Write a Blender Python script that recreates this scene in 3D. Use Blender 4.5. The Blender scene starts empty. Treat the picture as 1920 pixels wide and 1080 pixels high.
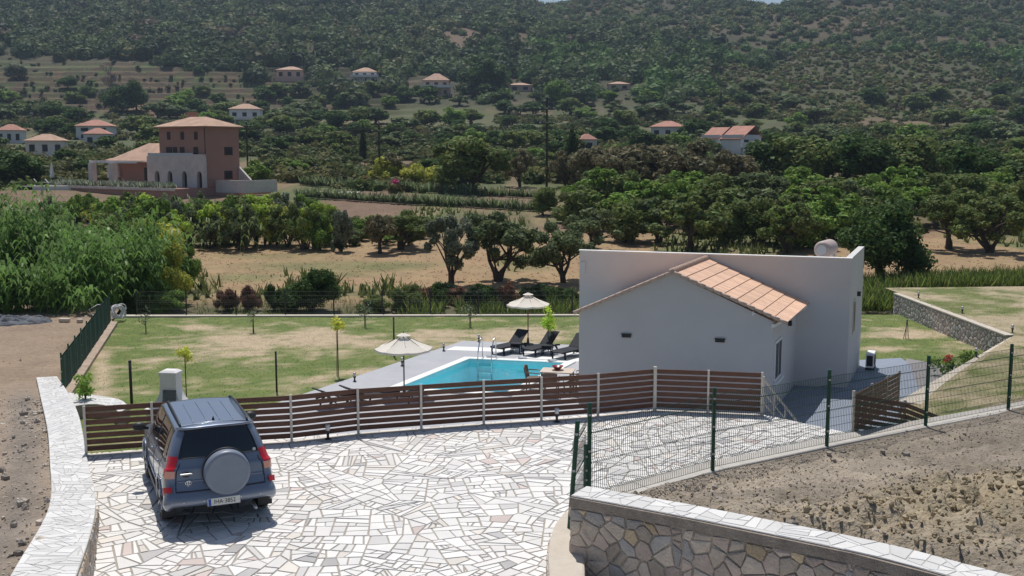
import bpy, bmesh, math, random
import numpy as np
from mathutils import Vector, Matrix, Euler
R = math.radians
random.seed(7); rng = np.random.default_rng(7)
SC = bpy.context.scene
COL = SC.collection
# ------------------------------------------------------------------ camera, sky, sun, exposure
F = 2000.; YH = 280.; H = 6.3                      # focal length and horizon row in photo pixels, eye height
PITCH = math.atan((540 - YH) / F); CP, SP = math.cos(PITCH), math.sin(PITCH)
cd = bpy.data.cameras.new('camera'); cam = bpy.data.objects.new('camera', cd); COL.objects.link(cam)
cam.location = (0, 0, H); cam.rotation_euler = (math.pi / 2 - PITCH, 0, 0)
cd.sensor_width = 36; cd.lens = F * 36 / 1920; cd.clip_start = .1; cd.clip_end = 6000
SC.camera = cam
SUN_EL, SUN_AZ = 66., -14.                          # azimuth from +Y towards +X
W = bpy.data.worlds.new('World'); SC.world = W; W.use_nodes = True
nt = W.node_tree; bg = nt.nodes['Background']; sk = nt.nodes.new('ShaderNodeTexSky')
sk.sky_type = 'NISHITA'; sk.sun_disc = False; sk.sun_elevation = R(SUN_EL); sk.sun_rotation = R(SUN_AZ)
sk.air_density = 1.0; sk.dust_density = 1.2; sk.ozone_density = 1.5
nt.links.new(sk.outputs[0], bg.inputs[0]); bg.inputs[1].default_value = .085
sl = bpy.data.lights.new('sun', 'SUN'); so = bpy.data.objects.new('sun', sl); COL.objects.link(so)
sl.energy = 4.3; sl.angle = R(.53); sl.color = (1, .96, .9)
sd = Vector((math.sin(R(SUN_AZ)) * math.cos(R(SUN_EL)), math.cos(R(SUN_AZ)) * math.cos(R(SUN_EL)), math.sin(R(SUN_EL))))
so.rotation_euler = sd.to_track_quat('Z', 'Y').to_euler(); so.location = (0, 0, 60)
SC.view_settings.view_transform = 'Standard'; SC.view_settings.look = 'None'
SC.view_settings.gamma = 1; SC.view_settings.exposure = -.12
SC.cycles.max_bounces = 6; SC.cycles.transparent_max_bounces = 8

# ------------------------------------------------------------------ surveying helpers
def at(px, py, z=0.):
    u = (px - 960) / F; v = (540 - py) / F
    d = (u, CP + v * SP, -SP + v * CP); t = (z - H) / d[2]
    return Vector((d[0] * t, d[1] * t, z))
def proj(x, y, z):
    z = z - H; dep = y * CP - z * SP; up = y * SP + z * CP
    return 960 + F * x / dep, 540 - F * up / dep
def ray(px, py):
    u = (px - 960) / F; v = (540 - py) / F
    return Vector((u, CP + v * SP, -SP + v * CP))
def on_plane(px, py, p0, ang):                      # meet a vertical wall plane through p0 running at angle ang
    n = Vector((-math.sin(ang), math.cos(ang), 0)); d = ray(px, py); o = Vector((0, 0, H))
    t = n.dot(Vector((p0[0], p0[1], 0)) - Vector((0, 0, 0))) / n.dot(d)
    return o + d * t
def zat(py, x, y):
    lo, hi = -40, min(400, 5 * y)
    for _ in range(50):
        m = (lo + hi) / 2
        if proj(x, y, m)[1] > py: lo = m
        else: hi = m
    return lo
ZL = -2.1                                           # level of the house, pool and lawn below the driveway (0)

# ------------------------------------------------------------------ noise
_perm = np.random.default_rng(3).random((256, 256))
def vnoise(x, y):
    x = np.asarray(x, float); y = np.asarray(y, float)
    xi = np.floor(x).astype(int); yi = np.floor(y).astype(int); fx = x - xi; fy = y - yi
    fx = fx * fx * (3 - 2 * fx); fy = fy * fy * (3 - 2 * fy)
    g = lambda a, b: _perm[a & 255, b & 255]
    return (g(xi, yi) * (1 - fx) + g(xi + 1, yi) * fx) * (1 - fy) + (g(xi, yi + 1) * (1 - fx) + g(xi + 1, yi + 1) * fx) * fy
def fbm(x, y, o=4):
    s = 0; a = .5; t = 0
    for i in range(o):
        s = s + a * vnoise(np.asarray(x) * 2 ** i + 17 * i, np.asarray(y) * 2 ** i + 31 * i); t += a; a *= .55
    return s / t

# ------------------------------------------------------------------ materials
def mat(name, col, rough=.7, var=.0, scale=5., bump=0., bscale=30., attr=None, metal=0., spec=.4, trans=0., col2=None, coat=0., stretch=None, emit=None):
    m = bpy.data.materials.new(name); m.use_nodes = True; n = m.node_tree.nodes; l = m.node_tree.links
    b = n['Principled BSDF']; b.inputs['Roughness'].default_value = rough; b.inputs['Metallic'].default_value = metal
    b.inputs['Specular IOR Level'].default_value = spec
    if coat: b.inputs['Coat Weight'].default_value = coat; b.inputs['Coat Roughness'].default_value = .05
    tc = n.new('ShaderNodeTexCoord'); src = tc.outputs['Object']
    if stretch:
        mp = n.new('ShaderNodeMapping'); mp.inputs['Scale'].default_value = stretch; l.new(src, mp.inputs[0]); src = mp.outputs[0]
    cur = None
    if attr:
        a = n.new('ShaderNodeAttribute'); a.attribute_name = attr; cur = a.outputs['Color']
    if var or col2:
        ns = n.new('ShaderNodeTexNoise'); ns.inputs['Scale'].default_value = scale; ns.inputs['Detail'].default_value = 6; ns.inputs['Roughness'].default_value = .65
        l.new(src, ns.inputs['Vector'])
        mr = n.new('ShaderNodeMapRange'); mr.inputs[1].default_value = .3; mr.inputs[2].default_value = .7
        l.new(ns.outputs[0], mr.inputs[0])
        mx = n.new('ShaderNodeMix'); mx.data_type = 'RGBA'; l.new(mr.outputs[0], mx.inputs[0])
        c2 = col2 or tuple(min(1, c * (1 + var)) for c in col); c1 = col if col2 else tuple(c * (1 - var) for c in col)
        mx.inputs[6].default_value = (*c1, 1); mx.inputs[7].default_value = (*c2, 1)
        if cur is not None:
            mu = n.new('ShaderNodeMix'); mu.data_type = 'RGBA'; mu.blend_type = 'MULTIPLY'; mu.inputs[0].default_value = 1
            l.new(cur, mu.inputs[6]); l.new(mx.outputs[2], mu.inputs[7]); cur = mu.outputs[2]
        else: cur = mx.outputs[2]
    if cur is not None: l.new(cur, b.inputs['Base Color'])
    else: b.inputs['Base Color'].default_value = (*col, 1)
    if bump:
        nb = n.new('ShaderNodeTexNoise'); nb.inputs['Scale'].default_value = bscale; nb.inputs['Detail'].default_value = 5
        l.new(src, nb.inputs['Vector'])
        bp = n.new('ShaderNodeBump'); bp.inputs['Strength'].default_value = min(1, bump); bp.inputs['Distance'].default_value = .03 * max(1, bump)
        l.new(nb.outputs[0], bp.inputs['Height']); l.new(bp.outputs[0], b.inputs['Normal'])
    if trans:
        t = n.new('ShaderNodeBsdfTranslucent'); ad = n.new('ShaderNodeMixShader'); ad.inputs[0].default_value = trans
        if cur is not None:
            l.new(cur, t.inputs[0])
        else: t.inputs[0].default_value = (*col, 1)
        l.new(b.outputs[0], ad.inputs[1]); l.new(t.outputs[0], ad.inputs[2]); l.new(ad.outputs[0], n['Material Output'].inputs[0])
    return m
W1_ = (1, 1, 1)
M = dict(
 plaster=mat('white_plaster', (.615, .60, .585), .85, .05, .5, .25, 40),
 render=mat('white_render', (.78, .78, .76), .8, .05, 2, .2, 30),
 paving=mat('marble_paving', W1_, .62, .11, 1.6, .25, 25, attr='Col'),
 mortar=mat('grey_mortar', (.37, .335, .29), .95, .18, 6, .5, 60),
 stone=mat('rubble_stone', W1_, .85, .22, 5, .9, 22, attr='Col'),
 stonemortar=mat('stone_mortar', (.46, .405, .345), .95, .2, 5, .7, 50),
 capjoint=mat('cap_joint', (.52, .50, .47), .9, .12, 6, .3, 40),
 concrete=mat('concrete', (.50, .47, .43), .9, .12, 3, .4, 40),
 palestrip=mat('pale_concrete', (.56, .50, .42), .9, .1, 3, .3, 40),
 slate=mat('blue_grey_paving', (.245, .28, .345), .6, .08, 1.5, .15, 30),
 deck=mat('grey_deck_paint', (.41, .415, .44), .7, .08, 1.2, .15, 30),
 white=mat('white_paint', (.82, .82, .80), .6, .03, 2),
 pooltile=mat('pool_lining', (.42, .80, .87), .3, .06, 2),
 soil=mat('soil', W1_, .95, .35, 4.5, 2.2, 16, attr='Col'),
 ground=mat('field_ground', W1_, .95, .22, .9, 1.0, 6, attr='Col'),
 hill=mat('hill_ground', W1_, .95, .3, .12, 1.0, 1.5, attr='Col'),
 lawn=mat('lawn', W1_, .95, .3, 2.2, 1.2, 18, attr='Col'),
 blades=mat('grass_blades', W1_, .8, attr='Col', trans=.5),
 leaf=mat('leaves', W1_, .62, attr='Col', trans=.34, spec=.12),
 reed=mat('cane_leaves', W1_, .5, attr='Col', trans=.35, spec=.3),
 bark=mat('bark', (.09, .07, .055), .95, .3, 8, .8, 20),
 wood=mat('stained_boards', (.135, .066, .045), .55, .35, 4, .2, 40, stretch=(1, 1, 12), spec=.3),
 post=mat('beige_posts', (.60, .56, .50), .55, .06, 5),
 green=mat('green_metal', (.012, .075, .045), .4, .1, 6),
 wire=mat('green_wire', (.012, .05, .034), .45),
 wirelight=mat('galvanised_wire', (.16, .17, .16), .5),
 cloth=mat('green_mesh_cloth', (.012, .06, .05), .8, .2, 6),
 dark=mat('dark_metal', (.03, .03, .033), .45),
 steel=mat('steel', (.62, .63, .65), .18, metal=1.),
 galv=mat('grey_metal', (.5, .52, .54), .4, metal=.5),
 rattan=mat('charcoal_plastic', (.015, .017, .024), .6, .2, 60, .3, 90, spec=.25),
 brownr=mat('brown_rattan', (.16, .115, .085), .6, .15, 60, .3, 90),
 tabletop=mat('pale_table_top', (.62, .52, .43), .5, .05, 10),
 canopy=mat('cream_canvas', (.84, .78, .69), .85, .03, 8, trans=.18),
 polewood=mat('brown_pole', (.16, .08, .045), .5),
 red=mat('red_ceramic', (.22, .02, .018), .3),
 roof=mat('terracotta', W1_, .85, .18, 5, .5, 30, attr='Col'),
 farroof=mat('far_terracotta', (.47, .31, .225), .9, .2, .8),
 redroof=mat('far_red_roof', (.44, .225, .17), .9, .15, .8),
 pink=mat('pink_render', (.37, .22, .175), .9, .08, .3, .2, 6),
 palestone=mat('pale_stone', (.60, .555, .51), .9, .12, 1.2, .4, 5),
 farwhite=mat('far_white_wall', (.66, .65, .64), .9, .05, .5),
 farpink=mat('far_pink_wall', (.56, .40, .33), .9, .05, .5),
 window=mat('dark_window', (.025, .028, .033), .3, spec=.3),
 shutter=mat('shutter', (.09, .04, .035), .6),
 carpaint=mat('blue_grey_car_paint', (.175, .21, .28), .34, metal=.45, coat=.8),
 carcover=mat('spare_cover', (.20, .235, .30), .42, .06, 3, spec=.5),
 glass=mat('tinted_glass', (.008, .012, .016), .04, spec=.9),
 rubber=mat('rubber', (.018, .018, .018), .85, .2, 30),
 blackp=mat('black_plastic', (.022, .024, .028), .5),
 lampred=mat('red_lens', (.55, .012, .02), .12, coat=.6),
 lamppale=mat('pale_lens', (.72, .36, .27), .15, coat=.5),
 plate=mat('plate_white', (.72, .72, .68), .4),
 plateblue=mat('plate_blue', (.02, .08, .42), .4),
 ink=mat('plate_ink', (.012, .012, .014), .5),
 tarp=mat('grey_netting', (.10, .11, .13), .8, .4, 4, .8, 10),
 bbq=mat('cream_white_concrete', (.74, .72, .71), .8, .04, 4, .2, 40),
 firebrick=mat('grey_firebrick', (.17, .17, .18), .9, .3, 9, .4, 30),
 towel=mat('striped_towel', (.62, .63, .66), .95, .15, 30),
 gravel=mat('grey_gravel', (.30, .285, .29), .95, .3, 25, 1.0, 60),
 hose=mat('pale_pipe', (.62, .63, .64), .5),
 timber=mat('weathered_pole', (.07, .055, .045), .9, .3, 3),
 pinkflower=mat('pink_blossom', (.62, .08, .28), .8, trans=.3),
 tank=mat('pale_tank', (.50, .40, .37), .5),
)
def water_material():
    m = bpy.data.materials.new('pool_water'); m.use_nodes = True; n = m.node_tree.nodes; l = m.node_tree.links
    b = n['Principled BSDF']; b.inputs['Base Color'].default_value = (.72, .95, 1, 1)
    b.inputs['Transmission Weight'].default_value = 1; b.inputs['Roughness'].default_value = .0; b.inputs['IOR'].default_value = 1.33
    ns = n.new('ShaderNodeTexNoise'); ns.inputs['Scale'].default_value = 3; ns.inputs['Detail'].default_value = 3
    tc = n.new('ShaderNodeTexCoord'); l.new(tc.outputs['Object'], ns.inputs['Vector'])
    bp = n.new('ShaderNodeBump'); bp.inputs['Strength'].default_value = .35; bp.inputs['Distance'].default_value = .04
    l.new(ns.outputs[0], bp.inputs['Height']); l.new(bp.outputs[0], b.inputs['Normal'])
    # let sunlight through to the lining (thin-surface water): glossy layer over a clear transparent one
    tr = n.new('ShaderNodeBsdfTransparent'); tr.inputs[0].default_value = (.70, .95, .97, 1)
    gl = n.new('ShaderNodeBsdfGlossy'); gl.inputs['Roughness'].default_value = .03; l.new(bp.outputs[0], gl.inputs['Normal'])
    fr = n.new('ShaderNodeFresnel'); fr.inputs[0].default_value = 1.33; l.new(bp.outputs[0], fr.inputs['Normal'])
    mx = n.new('ShaderNodeMixShader'); l.new(fr.outputs[0], mx.inputs[0]); l.new(tr.outputs[0], mx.inputs[1]); l.new(gl.outputs[0], mx.inputs[2])
    l.new(mx.outputs[0], n['Material Output'].inputs[0])
    return m
M['water'] = water_material()

# ------------------------------------------------------------------ object helpers
def tag(o, label=None, cat=None, group=None, kind=None):
    if label: o['label'] = label
    if cat: o['category'] = cat
    if group: o['group'] = group
    if kind: o['kind'] = kind
    return o
def empty(name, loc=(0, 0, 0), rz=0., label=None, cat=None, group=None, kind=None):
    o = bpy.data.objects.new(name, None); COL.objects.link(o); o.location = loc; o.rotation_euler = (0, 0, rz)
    o.empty_display_size = .2
    return tag(o, label, cat, group, kind or ('thing' if cat else None))
def copy_tree(o, parent=None):
    c = o.copy(); COL.objects.link(c); c.parent = parent
    for ch in [k for k in COL.objects if k.parent == o]: copy_tree(ch, c)
    return c
class MB:
    def __init__(s): s.v = []; s.f = []; s.c = []
    def add(s, vs, fs, col=None):
        k = len(s.v); s.v += [tuple(v) for v in vs]; s.f += [tuple(i + k for i in f) for f in fs]
        s.c += [col or (1, 1, 1)] * len(fs); return s
    def quad(s, a, b, c, d, col=None): return s.add([a, b, c, d], [(0, 1, 2, 3)], col)
    def hexa(s, p, col=None):                        # 4 bottom + 4 top points, both counter-clockwise from above
        return s.add(p, [(3, 2, 1, 0), (4, 5, 6, 7), (0, 1, 5, 4), (1, 2, 6, 5), (2, 3, 7, 6), (3, 0, 4, 7)], col)
    def box(s, c, d, rz=0., col=None, rx=0., ry=0.):
        m = Matrix.Translation(c) @ Euler((rx, ry, rz)).to_matrix().to_4x4()
        hx, hy, hz = d[0] / 2, d[1] / 2, d[2] / 2
        return s.hexa([m @ Vector(q) for q in ((-hx, -hy, -hz), (hx, -hy, -hz), (hx, hy, -hz), (-hx, hy, -hz), (-hx, -hy, hz), (hx, -hy, hz), (hx, hy, hz), (-hx, hy, hz))], col)
    def beam(s, a, b, w, h=None, col=None):          # rectangular bar from a to b
        a = Vector(a); b = Vector(b); h = h or w; d = (b - a).normalized()
        up = Vector((0, 0, 1)) if abs(d.z) < .95 else Vector((0, 1, 0))
        x = d.cross(up).normalized() * w / 2; y = x.cross(d).normalized() * h / 2
        return s.hexa([a - x - y, a + x - y, b + x - y, b - x - y, a - x + y, a + x + y, b + x + y, b - x + y], col)
    def tube(s, pts, r, n=8, cap=True, col=None):
        pts = [Vector(p) for p in pts]; rs = r if isinstance(r, (list, tuple)) else [r] * len(pts); k = len(pts); vs = []; fs = []
        for i, p in enumerate(pts):
            d = (pts[min(i + 1, k - 1)] - pts[max(i - 1, 0)]).normalized()
            up = Vector((0, 0, 1)) if abs(d.z) < .9 else Vector((0, 1, 0))
            x = d.cross(up).normalized(); y = d.cross(x)
            vs += [p + (x * math.cos(2 * math.pi * j / n) + y * math.sin(2 * math.pi * j / n)) * rs[i] for j in range(n)]
        for i in range(k - 1):
            for j in range(n):
                a = i * n + j; b = i * n + (j + 1) % n; fs.append((a, b, b + n, a + n))
        if cap: fs.append(tuple(range(n - 1, -1, -1))); fs.append(tuple((k - 1) * n + j for j in range(n)))
        return s.add(vs, fs, col)
    def lathe(s, prof, n=24, m=None, col=None):      # prof: (radius, height) pairs round Z, matrix m places it
        vs = []; fs = []; m = m or Matrix.Identity(4)
        for r, z in prof: vs += [m @ Vector((r * math.cos(2 * math.pi * j / n), r * math.sin(2 * math.pi * j / n), z)) for j in range(n)]
        for i in range(len(prof) - 1):
            for j in range(n):
                a = i * n + j; b = i * n + (j + 1) % n; fs.append((a, b, b + n, a + n))
        if prof[0][0] > 1e-6: fs.append(tuple(range(n - 1, -1, -1)))
        if prof[-1][0] > 1e-6: fs.append(tuple((len(prof) - 1) * n + j for j in range(n)))
        return s.add(vs, fs, col)
    def prism(s, poly, z0, z1, col=None):
        n = len(poly); vs = [(p[0], p[1], z0) for p in poly] + [(p[0], p[1], z1) for p in poly]
        return s.add(vs, [tuple(range(n - 1, -1, -1)), tuple(range(n, 2 * n))] + [(i, (i + 1) % n, n + (i + 1) % n, n + i) for i in range(n)], col)
    def build(s, name, m, parent=None, smooth=False, bevel=0.):
        me = bpy.data.meshes.new(name); me.from_pydata(s.v, [], s.f); me.materials.append(m)
        if any(c != (1, 1, 1) for c in s.c):
            at_ = me.color_attributes.new('Col', 'FLOAT_COLOR', 'CORNER')
            cc = np.repeat(np.array([(*c, 1) for c in s.c], float), [len(f) for f in s.f], axis=0); at_.data.foreach_set('color', cc.ravel())
        elif m.node_tree.nodes.get('Attribute'):
            at_ = me.color_attributes.new('Col', 'FLOAT_COLOR', 'CORNER'); at_.data.foreach_set('color', np.ones(4 * sum(len(f) for f in s.f)))
        o = bpy.data.objects.new(name, me); COL.objects.link(o)
        if parent: o.parent = parent
        if smooth: me.shade_smooth()
        if bevel:
            b = o.modifiers.new('b', 'BEVEL'); b.width = bevel; b.segments = 2; b.limit_method = 'ANGLE'
        return o
def npmesh(name, V, Fc, C, m, parent=None, smooth=False, vcol=False):
    """numpy arrays: V (n,3), Fc (k,3|4), C (k,3) per face or (n,3) per vertex"""
    me = bpy.data.meshes.new(name); V = np.asarray(V, np.float32); Fc = np.asarray(Fc, np.int32); k, q = Fc.shape
    me.vertices.add(len(V)); me.vertices.foreach_set('co', V.ravel())
    me.loops.add(k * q); me.loops.foreach_set('vertex_index', Fc.ravel())
    me.polygons.add(k); me.polygons.foreach_set('loop_start', np.arange(0, k * q, q, dtype=np.int32)); me.polygons.foreach_set('loop_total', np.full(k, q, np.int32))
    me.update(); me.validate(clean_customdata=False)
    if C is not None:
        a = me.color_attributes.new('Col', 'FLOAT_COLOR', 'POINT' if vcol else 'CORNER'); C = np.asarray(C, np.float32)
        C4 = np.concatenate([C, np.ones((len(C), 1), np.float32)], 1)
        a.data.foreach_set('color', (C4 if vcol else np.repeat(C4, q, 0)).ravel())
    me.materials.append(m); me.polygons.foreach_set('use_smooth', np.full(k, smooth))
    o = bpy.data.objects.new(name, me); COL.objects.link(o)
    if parent: o.parent = parent
    return o
def grid_faces(nu, nv):
    i, j = np.meshgrid(np.arange(nu - 1), np.arange(nv - 1), indexing='ij'); a = (i * nv + j).ravel()
    return np.stack([a, a + nv, a + nv + 1, a + 1], 1)

# ------------------------------------------------------------------ irregular slabs and stones
def clip(poly, nx, ny, d):                           # keep nx*x+ny*y <= d
    out = []; n = len(poly)
    for i in range(n):
        a = poly[i]; b = poly[(i + 1) % n]; da = nx * a[0] + ny * a[1] - d; db = nx * b[0] + ny * b[1] - d
        if da <= 0: out.append(a)
        if (da < 0 < db) or (db < 0 < da):
            t = da / (da - db); out.append((a[0] + (b[0] - a[0]) * t, a[1] + (b[1] - a[1]) * t))
    return out
def area(p): return .5 * sum(p[i][0] * p[(i + 1) % len(p)][1] - p[(i + 1) % len(p)][0] * p[i][1] for i in range(len(p)))
def inset(poly, g):
    q = list(poly)
    for i in range(len(poly)):
        a = poly[i]; b = poly[(i + 1) % len(poly)]; dx, dy = b[0] - a[0], b[1] - a[1]; L = math.hypot(dx, dy)
        if L < 1e-5: continue
        nx, ny = dy / L, -dx / L; q = clip(q, nx, ny, nx * a[0] + ny * a[1] - g)
        if len(q) < 3: return []
    return q
def voronoi(x0, y0, x1, y1, s, jit=.9, rnd=random):
    nx = int((x1 - x0) / s) + 3; ny = int((y1 - y0) / s) + 3
    P = {(i, j): (x0 + (i - 1 + .5 + (rnd.random() - .5) * jit) * s, y0 + (j - 1 + .5 + (rnd.random() - .5) * jit) * s) for i in range(nx) for j in range(ny)}
    out = []
    for (i, j), p in P.items():
        q = [(x0, y0), (x1, y0), (x1, y1), (x0, y1)]
        for a in range(-2, 3):
            for b in range(-2, 3):
                o = P.get((i + a, j + b))
                if o is None or (a, b) == (0, 0): continue
                nx_, ny_ = o[0] - p[0], o[1] - p[1]; q = clip(q, nx_, ny_, (nx_ * (o[0] + p[0]) + ny_ * (o[1] + p[1])) / 2)
                if len(q) < 3: break
            if len(q) < 3: break
        if len(q) >= 3 and area(q) > 1e-4: out.append(q)
    return out
def split(poly, rnd, lo, hi, out):
    A = area(poly)
    if A < rnd.uniform(lo, hi) or A < lo: out.append(poly); return
    n = len(poly); cx = sum(p[0] for p in poly) / n; cy = sum(p[1] for p in poly) / n
    i = max(range(n), key=lambda k: math.dist(poly[k], poly[(k + 1) % n])); j = (i + 1) % n
    a = math.atan2(poly[i][1] - poly[j][1], poly[i][0] - poly[j][0]) + rnd.gauss(0, .17) + (math.pi / 2 if rnd.random() < .2 else 0)
    nx, ny = math.cos(a), math.sin(a); L = max(nx * p[0] + ny * p[1] for p in poly) - min(nx * p[0] + ny * p[1] for p in poly); o = nx * cx + ny * cy + rnd.uniform(-.14, .14) * L
    for q in (clip(poly, nx, ny, o), clip(poly, -nx, -ny, -o)):
        if len(q) >= 3 and area(q) > 1e-3: split(q, rnd, lo, hi, out)
def slabs(x0, y0, x1, y1, macro, lo, hi, seed, hull=None):
    rnd = random.Random(seed); out = []
    for c in voronoi(x0, y0, x1, y1, macro, .9, rnd):
        if hull:
            for i in range(len(hull)):
                a = hull[i]; b = hull[(i + 1) % len(hull)]; nx, ny = b[1] - a[1], a[0] - b[0]
                c = clip(c, nx, ny, nx * a[0] + ny * a[1])
                if len(c) < 3: break
            if len(c) < 3: continue
        split(c, rnd, lo, hi, out)
    return out
def slab_mesh(mb, polys, fmap, gap, h, colf, bev=.006, dome=0., rough=0.):
    for p in polys:
        if rough:
            p = [v for i in range(len(p)) for v in (p[i], ((p[i][0] + p[(i + 1) % len(p)][0]) / 2, (p[i][1] + p[(i + 1) % len(p)][1]) / 2))]
        q0 = inset(p, gap * random.uniform(.6, 1.5)); 
        if len(q0) < 3 or area(q0) < .0008: continue
        q1 = inset(q0, bev)
        if len(q1) < 3: continue
        if rough: q0 = [(a[0] + random.gauss(0, rough), a[1] + random.gauss(0, rough)) for a in q0]; q1 = [(a[0] + random.gauss(0, rough), a[1] + random.gauss(0, rough)) for a in q1]
        col = colf(); hh = h * random.uniform(.75, 1.2); n = len(q0); m = len(q1)
        if n != m: q1 = [((a[0] - sum(p[0] for p in q0) / n) * .94 + sum(p[0] for p in q0) / n, (a[1] - sum(p[1] for p in q0) / n) * .94 + sum(p[1] for p in q0) / n) for a in q0]; m = n
        cx = sum(a[0] for a in q1) / m; cy = sum(a[1] for a in q1) / m
        vs = [fmap(a[0], a[1], 0) for a in q0] + [fmap(a[0], a[1], hh) for a in q1]; fs = [(i, (i + 1) % n, n + (i + 1) % n, n + i) for i in range(n)]
        if dome:
            vs += [fmap(cx + (a[0] - cx) * .5, cy + (a[1] - cy) * .5, hh + dome * random.uniform(.5, 1.3)) for a in q1]
            fs += [(n + i, n + (i + 1) % n, 2 * n + (i + 1) % n, 2 * n + i) for i in range(n)] + [tuple(range(2 * n, 3 * n))]
        else: fs.append(tuple(range(n, 2 * n)))
        mb.add(vs, fs, col)
def paving_col():
    r = random.random(); b = random.uniform(.70, .86)
    if r < .82: return (b, b * .975, b * .935)
    if r < .88: return (b * .84, b * .82, b * .79)
    if r < .94: return (b * .93, b * .87, b * .79)
    if r < .98: return (b * .60, b * .58, b * .57)
    return (b * .80, b * .68, b * .63)
def cap_col():
    b = random.uniform(.62, .78); return (b, b * .985, b * .96)
def stone_col():
    r = random.random(); b = random.uniform(.44, .70)
    if r < .5: return (b, b * .85, b * .71)
    if r < .75: return (b * .97, b * .79, b * .68)
    if r < .85: return (b * 1.1, b * .86, b * .58)
    return (b * .85, b * .8, b * .76)
def greystone_col():
    b = random.uniform(.34, .56); k = random.uniform(.8, .94); return (b, b * (k + .04), b * k)
def bil(a, b, c, d, n):                              # a,b bottom, c,d top (c above b); n outward normal; size in metres
    a, b, c, d = map(Vector, (a, b, c, d)); L = (b - a).length; Hh = ((d - a).length + (c - b).length) / 2
    def f(u, v, h):
        s = u / L; t = v / Hh; return (a * (1 - s) + b * s) * (1 - t) + (d * (1 - s) + c * s) * t + n * h
    return L, Hh, f
# ================================================================== NEAR GROUND AND WALLS
def interp(x, xs, ys): return float(np.interp(x, xs, ys))
hull = [(-5.2, 11.0), (8.0, 11.0), (7.75, 23.1), (5.98, 25.0), (3.45, 25.46), (-8.95, 21.62), (-7.55, 18.6), (-6.25, 15.2)]
mb = MB(); mb.prism(hull, -2.7, -.012); drv = mb.build('driveway_slab', M['mortar']); tag(drv, kind='structure')
mb = MB(); slab_mesh(mb, slabs(-9.2, 11, 8, 25.6, 1.15, .022, .15, 5, hull[1:5] + [(-8.95, 21.62), (-6.2, 11.0)]), lambda u, v, h: (u, v, h - .012), .011, .014, paving_col, .005)
pv = mb.build('driveway_paving', M['paving']); tag(pv, kind='structure')

# left wall: capped with white slabs, sloping down to the garden
capL = [((-60, 1250), (60, 1250), 1.75), ((20, 1080), (143, 1080), 1.2), ((92, 950), (180, 947), .3), ((93, 860), (163, 858), .08), ((88, 800), (148, 780), -.35), ((76, 745), (128, 737), -1.45), ((68, 708), (107, 706), -1.92)]
wl = [(at(*a, z), at(*b, z)) for a, b, z in capL]
def ribbon_map(pairs):
    cs = [0]
    for i in range(1, len(pairs)):
        cs.append(cs[-1] + ((pairs[i][0] + pairs[i][1]) / 2 - (pairs[i - 1][0] + pairs[i - 1][1]) / 2).length)
    def f(u, v, h):
        i = max(j for j in range(len(cs) - 1) if cs[j] <= u or j == 0); t = (u - cs[i]) / (cs[i + 1] - cs[i])
        a = pairs[i][0].lerp(pairs[i + 1][0], t); b = pairs[i][1].lerp(pairs[i + 1][1], t); return a.lerp(b, v) + Vector((0, 0, h))
    return cs, f
def smooth_pairs(pairs, k=6):
    n = len(pairs); out = []
    for i in range(n - 1):
        for j in range(k):
            t = j / k; r = []
            for e in (0, 1):
                p0, p1, p2, p3 = pairs[max(i - 1, 0)][e], pairs[i][e], pairs[i + 1][e], pairs[min(i + 2, n - 1)][e]
                r.append(.5 * (2 * p1 + (p2 - p0) * t + (2 * p0 - 5 * p1 + 4 * p2 - p3) * t * t + (3 * p1 - p0 - 3 * p2 + p3) * t ** 3))
            out.append(tuple(r))
    return out + [pairs[-1]]
def ribbon_wall(name, pairs, base, label, cat, capw, lo=.03, hi=.1, macro=.55, face=M['stonemortar'], colf=cap_col):
    pairs = smooth_pairs(pairs)
    t = empty(name, pairs[len(pairs) // 2][0].copy(), 0, label, cat); loc = t.location.copy()
    P = [(a - loc, b - loc) for a, b in pairs]; cs, f = ribbon_map(P)
    body = MB()
    for i in range(len(P) - 1):
        a, b = P[i]; c, d = P[i + 1]; z = base - loc.z
        body.hexa([(a.x, a.y, z), (b.x, b.y, z), (d.x, d.y, z), (c.x, c.y, z), a - Vector((0, 0, .005)), b - Vector((0, 0, .005)), d - Vector((0, 0, .005)), c - Vector((0, 0, .005))])
    body.build('wall_body', face, t)
    jb = MB()
    for i in range(len(P) - 1):
        a, b = P[i]; c, d = P[i + 1]; u = Vector((0, 0, .003)); jb.hexa([a - u * 1.2, b - u * 1.2, d - u * 1.2, c - u * 1.2, a + u, b + u, d + u, c + u])
    jb.build('cap_bed', M['capjoint'], t)
    cp = MB(); pl = []
    for p in slabs(0, 0, cs[-1], capw, macro, lo, hi, 11): pl.append(p)
    slab_mesh(cp, pl, lambda u, v, h: f(u, min(max(v / capw, 0), 1), h + .003), .006, .009, colf, .004)
    cp.build('cap_slabs', M['paving'], t)
    return t, P
wt, _ = ribbon_wall('boundary_wall', wl, -2.6, 'low curving stone wall with white slab cap along the left of the driveway', 'wall', .75)
# its stone face towards the driveway
loc = wt.location; fm = MB()
for i in range(0, 2):
    a = wl[i][1] - loc; b = wl[i + 1][1] - loc; n = Vector((b.y - a.y, a.x - b.x, 0)).normalized()
    n = Vector((abs(n.x), n.y if n.x > 0 else -n.y, 0)); zb = -.02 - loc.z
    L, Hh, f = bil((a.x, a.y, zb), (b.x, b.y, zb), b - Vector((0, 0, .05)), a - Vector((0, 0, .05)), n)
    slab_mesh(fm, voronoi(0, 0, L, Hh, .23), f, .008, .03, stone_col, .014, .012, .008)
fm.build('stone_face', M['stone'], wt)
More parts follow.
